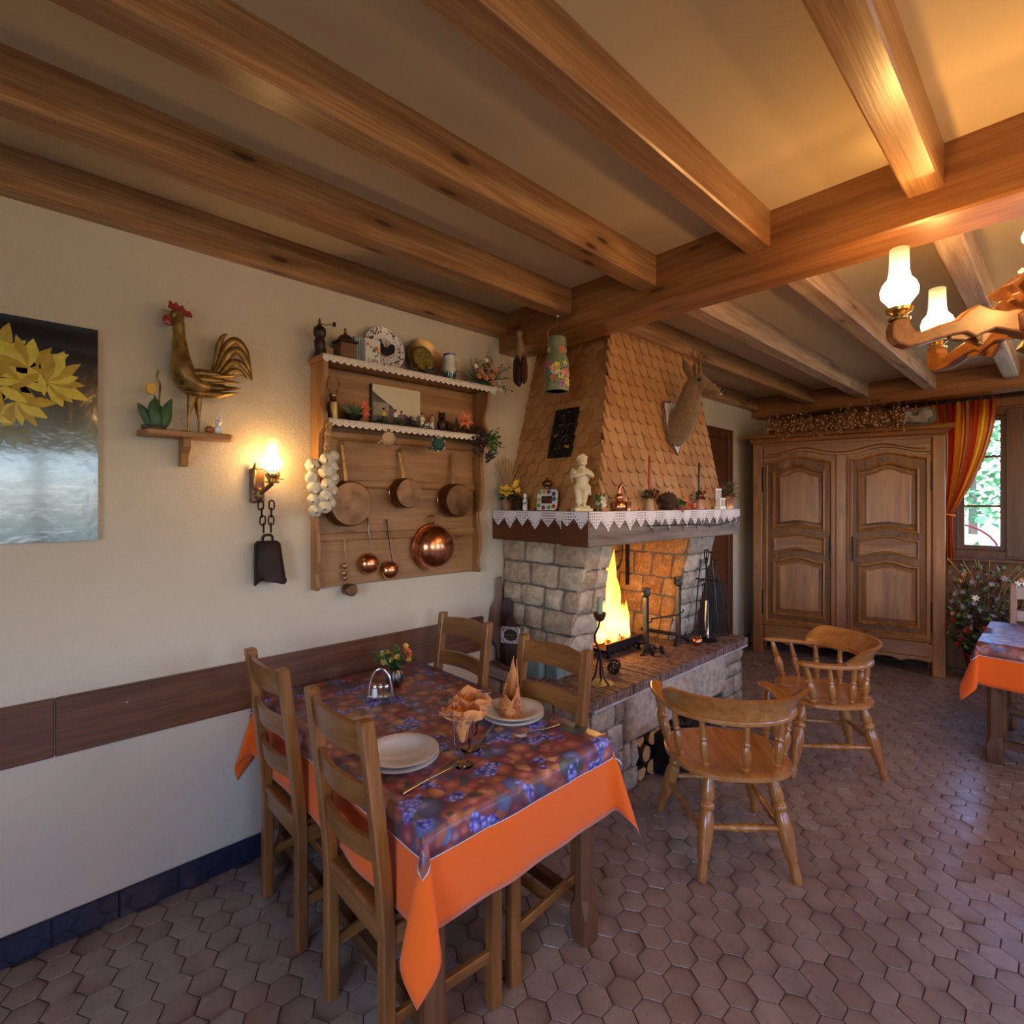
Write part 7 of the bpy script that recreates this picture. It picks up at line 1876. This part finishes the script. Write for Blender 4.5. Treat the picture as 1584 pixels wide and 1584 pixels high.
vv = [((r*(1+.05*(1 if i % 2 else -1)*(0 < j < 5)))*cos(2*pi*i/N), (r*(1+.05*(1 if i % 2 else -1)*(0 < j < 5)))*sin(2*pi*i/N), z) for j, (r, z) in enumerate(pv) for i in range(N)]
MB().add(vv, [(j*N+i, j*N+(i+1) % N, (j+1)*N+(i+1) % N, (j+1)*N+i) for j in range(len(pv)-1) for i in range(N)]+[tuple(range(N-1, -1, -1))]).build('vase_body', PEW, vs_, smooth=30)
mb = MB()
for k in range(60): sprig(mb, (0, 0, .08), (nr.gauss(-.01, .04), nr.gauss(.0, .04), nr.uniform(.11, .17)), 4, .022, .012, nr, 0, 0)
mb.build('leaves', GREENL, vs_)
for k in range(14):
    fm = MB(); rose(fm, (nr.gauss(-.02, .035), nr.gauss(.0, .03)-.01, nr.uniform(.12, .175)), (nr.gauss(-.3, .5), nr.gauss(-.5, .4), .7), .017); fm.build('yellow_flower', YELLOWP if k % 3 else plain('pale_yellow_%d' % k, 'd8cc7a', .7), vs_)
for x, y, z in ((.045, -.02, .125), (.06, .0, .14), (.05, -.03, .15)):
    fm = MB(); rose(fm, (x, y, z), (.3, -.8, .4), .028); fm.build('orange_flower', CORAL, vs_)

# ------------------------------------------------------------------ chandelier
W_CHD = wood('chandelier_wood', '7a4520', 'b37a42', 'x', 2.0, .35, coat=.3, tint=.1)
CX_, CY_, CZ_ = 2.33, .065, 2.17
ch = thing('chandelier', 'carved wooden chandelier with lit milk glass oil lamps', 'chandelier', (CX_, CY_, CZ_))
MB().lathe([(.0, -.13), (.02, -.125), (.03, -.10), (.055, -.08), (.04, -.05), (.075, -.03), (.080, .02), (.055, .04), (.07, .07), (.085, .10), (.06, .13), (.035, .15), (.05, .17), (.03, .19)], 8).build('hub', W_CHD, ch)
for k in range(8):
    a = 2*pi*k/8+.2; MB().prism([(.05, .03), (.11, .06), (.09, .08), (.125, .105), (.09, .125), (.06, .15)], -.012, .012, XF((0, 0, 0), (pi/2, 0, a))).build('carved_leaf', W_CHD, ch, bevel=.003)
def arm_shape():
    top = [(.05, .045), (.10, .035), (.145, .045), (.175, .060), (.205, .045), (.235, .015), (.29, .0), (.335, -.018), (.355, -.012), (.368, .008), (.372, .03), (.40, .032), (.418, .022), (.424, .0)]
    bot = [(.422, -.03), (.405, -.052), (.375, -.064), (.34, -.060), (.30, -.048), (.25, -.034), (.21, -.028), (.185, -.045), (.165, -.035), (.13, -.02), (.09, -.03), (.05, -.04)]
    return top+bot
for k in range(4):
    a = radians((47, 126, 227, 306)[k])
    am = MB().prism(arm_shape()[::-1], -.022, .022, XF((0, 0, 0), (pi/2, 0, a))).build('arm', W_CHD, ch, bevel=.006, seg=2)
    MB().prism([(.13, -.03), (.16, -.07), (.175, -.062), (.165, -.035), (.21, -.05), (.25, -.045), (.25, -.03), (.19, -.025)][::-1], -.010, .010, XF((0, 0, 0), (pi/2, 0, a))).build('scroll', W_CHD, am, bevel=.003)
    x, y = .392*cos(a), .392*sin(a)
    MB().lathe([(.008, .024), (.030, .028), (.032, .034), (.020, .042), (.026, .050), (.036, .056), (.038, .066), (.024, .074)], 20, XF((x, y, 0))).build('burner', BRASS, am, smooth=45)
    MB().lathe([(r*1.40, z*1.42+.070) for r, z in CHIM], 24, XF((x, y, 0)), cap=False).build('glass_chimney', LAMPG, am, smooth=80)
    lamp_light('chandelier_light', (x, y, .135), 9.5, ch, (1, .54, .16))
MB().lathe([(.02, .19), (.034, .20), (.022, .215), (.030, .225), (.024, .24)], 18).build('top_burner', BRASS, ch, smooth=45)
MB().lathe([(r*1.1, z*.95+.238) for r, z in CHIM], 24, cap=False).build('glass_chimney', LAMPG, ch, smooth=80)
for s in (-1, 1): MB().tube([(s*.06, s*.02, .10), (s*.075, s*.03, .28), (s*.05, s*.02, .392)], .005, 6).build('suspension_rod', BRASSD, ch)

dup(ch, (4.45, -.78, CZ_+.10), radians(10), 'unseen wooden chandelier added to light the far room, right of the view')  # out of view, added to brighten the far ceiling
dup(ch, (.95, -1.10, CZ_+.10), radians(25), 'extra unseen wooden chandelier behind the viewer, over the near end')  # out of view, extra warm light for the upper wall

# ------------------------------------------------------------------ curtain, rod, plants by the window
def curtain_mat():
    t = NT('striped_curtain'); b = t.n('ShaderNodeBsdfPrincipled'); b.inputs['Roughness'].default_value = .8
    at = t.n('ShaderNodeAttribute'); at.attribute_name = 'stripe'
    c = t.ramp(t.math('FRACT', t.math('MULTIPLY', at.outputs['Fac'], 4.0)), [(0, lin('c23a12')), (.30, lin('e06a18')), (.42, lin('f0b02c')), (.56, lin('e07818')), (.70, lin('b8300e')), (.82, lin('c89a5a')), (.92, lin('d04a14'))], 'CONSTANT')
    t.l(c, b.inputs['Base Color']); tr = t.n('ShaderNodeBsdfTranslucent'); t.l(c, tr.inputs[0]); mx = t.n('ShaderNodeMixShader'); mx.inputs[0].default_value = .6
    t.l(b.outputs[0], mx.inputs[1]); t.l(tr.outputs[0], mx.inputs[2]); t.l(mx.outputs[0], t.out.inputs['Surface'])
    return t.m
cu2 = thing('curtain', 'orange striped curtain tied back beside the wardrobe', 'curtain', (6.52, .82, 1.1))
N, Hn = 90, 40; vs = []; at = []
for j in range(Hn+1):
    t_ = j/Hn; z = 2.555-t_*1.55
    zt = 1.50
    if z > zt:
        k = (2.555-z)/(2.555-zt); e = k**1.25; y0, y1 = 1.16+(.90-1.16)*e, .455+(.765-.455)*(k**1.9)
    else:
        k = (zt-z)/(zt-1.0); y0, y1 = .90+.02*k, .765-.01*k
    for i in range(N+1):
        s_ = i/N; y = y0+(y1-y0)*s_; amp = .035*(.45+.55*abs((y0-y1))/.7)
        vs.append((6.50+amp*sin(s_*2*pi*11+.5*sin(t_*4)), y, z)); at.append(s_)
mbc = MB().add(vs, [(j*(N+1)+i, j*(N+1)+i+1, (j+1)*(N+1)+i+1, (j+1)*(N+1)+i) for j in range(Hn) for i in range(N)])
o = wp(mbc, 'curtain_panel', curtain_mat(), cu2, smooth=80); A_ = o.data.attributes.new('stripe', 'FLOAT', 'POINT'); A_.data.foreach_set('value', at)
wp(MB().tube([(6.50+.06*cos(a), .832+.08*sin(a), 1.50+.02*sin(a)) for a in [2*pi*k/18 for k in range(18)]], .010, 6, closed=True), 'tie_back', ORANGE, cu2, smooth=60)
rd = thing('curtain_rod', 'dark iron curtain rod under the rear beam', 'curtain rod', (6.5, .6, 2.575))
wp(MB().tube([(6.50, 1.20, 2.575), (6.50, -1.3, 2.575)], .011, 8), 'rod', IRON, rd, smooth=60)
wp(MB().ell((6.50, 1.225, 2.575), (.022, .03, .022), 10, 8), 'finial', IRON, rd, smooth=60)
for y in (1.1, .05): wp(MB().box(6.49, y-.01, 2.57, 6.66, y+.01, 2.59), 'bracket', IRON, rd)
for k in range(9): wp(MB().tube([(6.50+.018*cos(a), 1.12-k*.08, 2.572+.018*sin(a)) for a in [2*pi*q_/12 for q_ in range(12)]], .003, 5, closed=True), 'ring', BRASSD, rd)
fa = thing('flower_arrangement', 'large dried flower arrangement on the floor beside the wardrobe', 'flower arrangement', (6.25, .50, 0))
fr2 = random.Random(77)
MB().lathe([(.10, 0), (.12, .01), (.15, .18), (.16, .26), (.15, .26), (.13, .05)], 20).build('basket', plain('red_wrap', '8a2018', .6, var=.3), fa, smooth=50)
mb = MB()
for k in range(330):
    a = fr2.uniform(0, 2*pi); h = fr2.uniform(.30, 1.02); R_ = .27*sqrt(fr2.random())*(1.15-.45*abs(h-.6)); tip = V((R_*cos(a), R_*sin(a), h)); sprig(mb, (R_*.25*cos(a), R_*.25*sin(a), .22), tip, 7, .06, .028, fr2, fr2.choice((4, 4, 1, 1, 2, 3)), 2)
mb.build('foliage', [DGREEN, plain('olive_leaf', '74743a', .7, var=.3), plain('brown_twig', '4a3020', .8, var=.3), plain('mauve_leaf', '8a7a84', .8, var=.3), GREENL], fa)
for k in range(60):
    a = fr2.uniform(2.4, 4.7); h = fr2.uniform(.28, 1.0); R_ = .33*(1.15-.45*abs(h-.6)); fm = MB(); flower(fm, (R_*cos(a), R_*sin(a), h), (cos(a), sin(a), .3), fr2.uniform(.022, .036), 6, layers=2)
    c = REDP if h < .62 else (plain('mauve_petal', 'a0909c', .8, var=.2) if k < 1 else None)
    if c is None: c = bpy.data.materials.get('mauve_petal') or plain('mauve_petal', 'a0909c', .8, var=.2)
    if k % 7 == 0: c = WHITEP
    if k % 5 == 1: c = PEACH
    fm.build('flower', c, fa)
mb = MB()
for k in range(8): mb.tube(spline([V((0, 0, .4)), V((.1*cos(k), .14*sin(k*1.3), .85)), V((.2*cos(k), .30*sin(k*1.3), 1.08))], 4), .004, 5)
mb.build('twigs', STRAW, fa)
# ------------------------------------------------------------------ garland and relief on the wardrobe
ga = thing('dried_garland', 'garland of dry pinkish berries along the wardrobe top', 'garland', tuple(wa.matrix_basis @ V((-.05, -.03, 2.321))), atan2(-.971, .24))
mb = MB(); gp = [V((-.62+1.16*k/30, .01*sin(k*1.3), .03+.02*sin(k*.9))) for k in range(31)]
mb.tube(gp, .004, 5)
for k in range(260):
    p = gp[fr2.randrange(31)]; tip = p+V((fr2.gauss(0, .05), fr2.gauss(-.03, .03), fr2.gauss(.06, .075))); tip.z = max(tip.z, -.06); mb.tube([p, p.lerp(tip, .6)+V((0, 0, .01)), tip], .0015, 4); mb.leaf(tip, (fr2.gauss(0, 1), fr2.gauss(-.4, .6), fr2.gauss(.2, .6)), .032, .016)
mb.build('twigs', plain('dry_twig', 'a87850', .8, var=.3), ga)
mb = MB()
for k in range(240):
    p = gp[fr2.randrange(31)]+V((fr2.gauss(0, .05), fr2.gauss(-.03, .03), fr2.gauss(.03, .05))); p.z = max(p.z, -.05); mb.ell(p, fr2.uniform(.006, .010), 6, 4)
mb.build('berries', plain('pink_dry_berry', 'd8ac86', .7, var=.3, vs=60), ga, smooth=60)
re_ = thing('relief_ornament', 'grey carved cherub ornament standing on the wardrobe top right', 'ornament', tuple(wa.matrix_basis @ V((.60, .03, 2.321))), atan2(-.971, .24))
GREYP = plain('grey_plaster', '6c665c', .8, var=.3, vs=20, bump=.3)
MB().prism([(-.13, 0), (.10, 0), (.15, .06), (.14, .14), (.08, .18), (-.02, .16), (-.10, .17), (-.15, .10)], -.02, .0, FACE).build('backing', GREYP, re_, bevel=.01)
mb = MB().ell((-.07, -.03, .11), (.032, .03, .035)).ell((-.03, -.03, .06), (.05, .03, .035)).ell((.03, -.03, .04), (.05, .025, .022)).ell((-.10, -.03, .05), (.02, .02, .04)).ell((.06, -.025, .10), (.06, .015, .05)).ell((-.09, -.05, .12), (.012, .012, .02))
o = mb.build('cherub', plain('pale_grey_plaster', '968c7e', .8, var=.2), re_, smooth=80); r_ = o.modifiers.new('remesh', 'REMESH'); r_.mode = 'VOXEL'; r_.voxel_size = .008; r_.use_smooth_shade = True

# masses of leaves, berries and straws that nobody could pick apart
for o in bpy.data.objects:
    if o.type == 'MESH' and o.parent and o.name.split('.')[0] in ('sprigs', 'leaves', 'foliage', 'berries', 'moss', 'twigs', 'wheat', 'husks', 'painted_leaves', 'dry_flowers', 'dry_leaves', 'cone_scales'):
        o['kind'] = 'stuff'
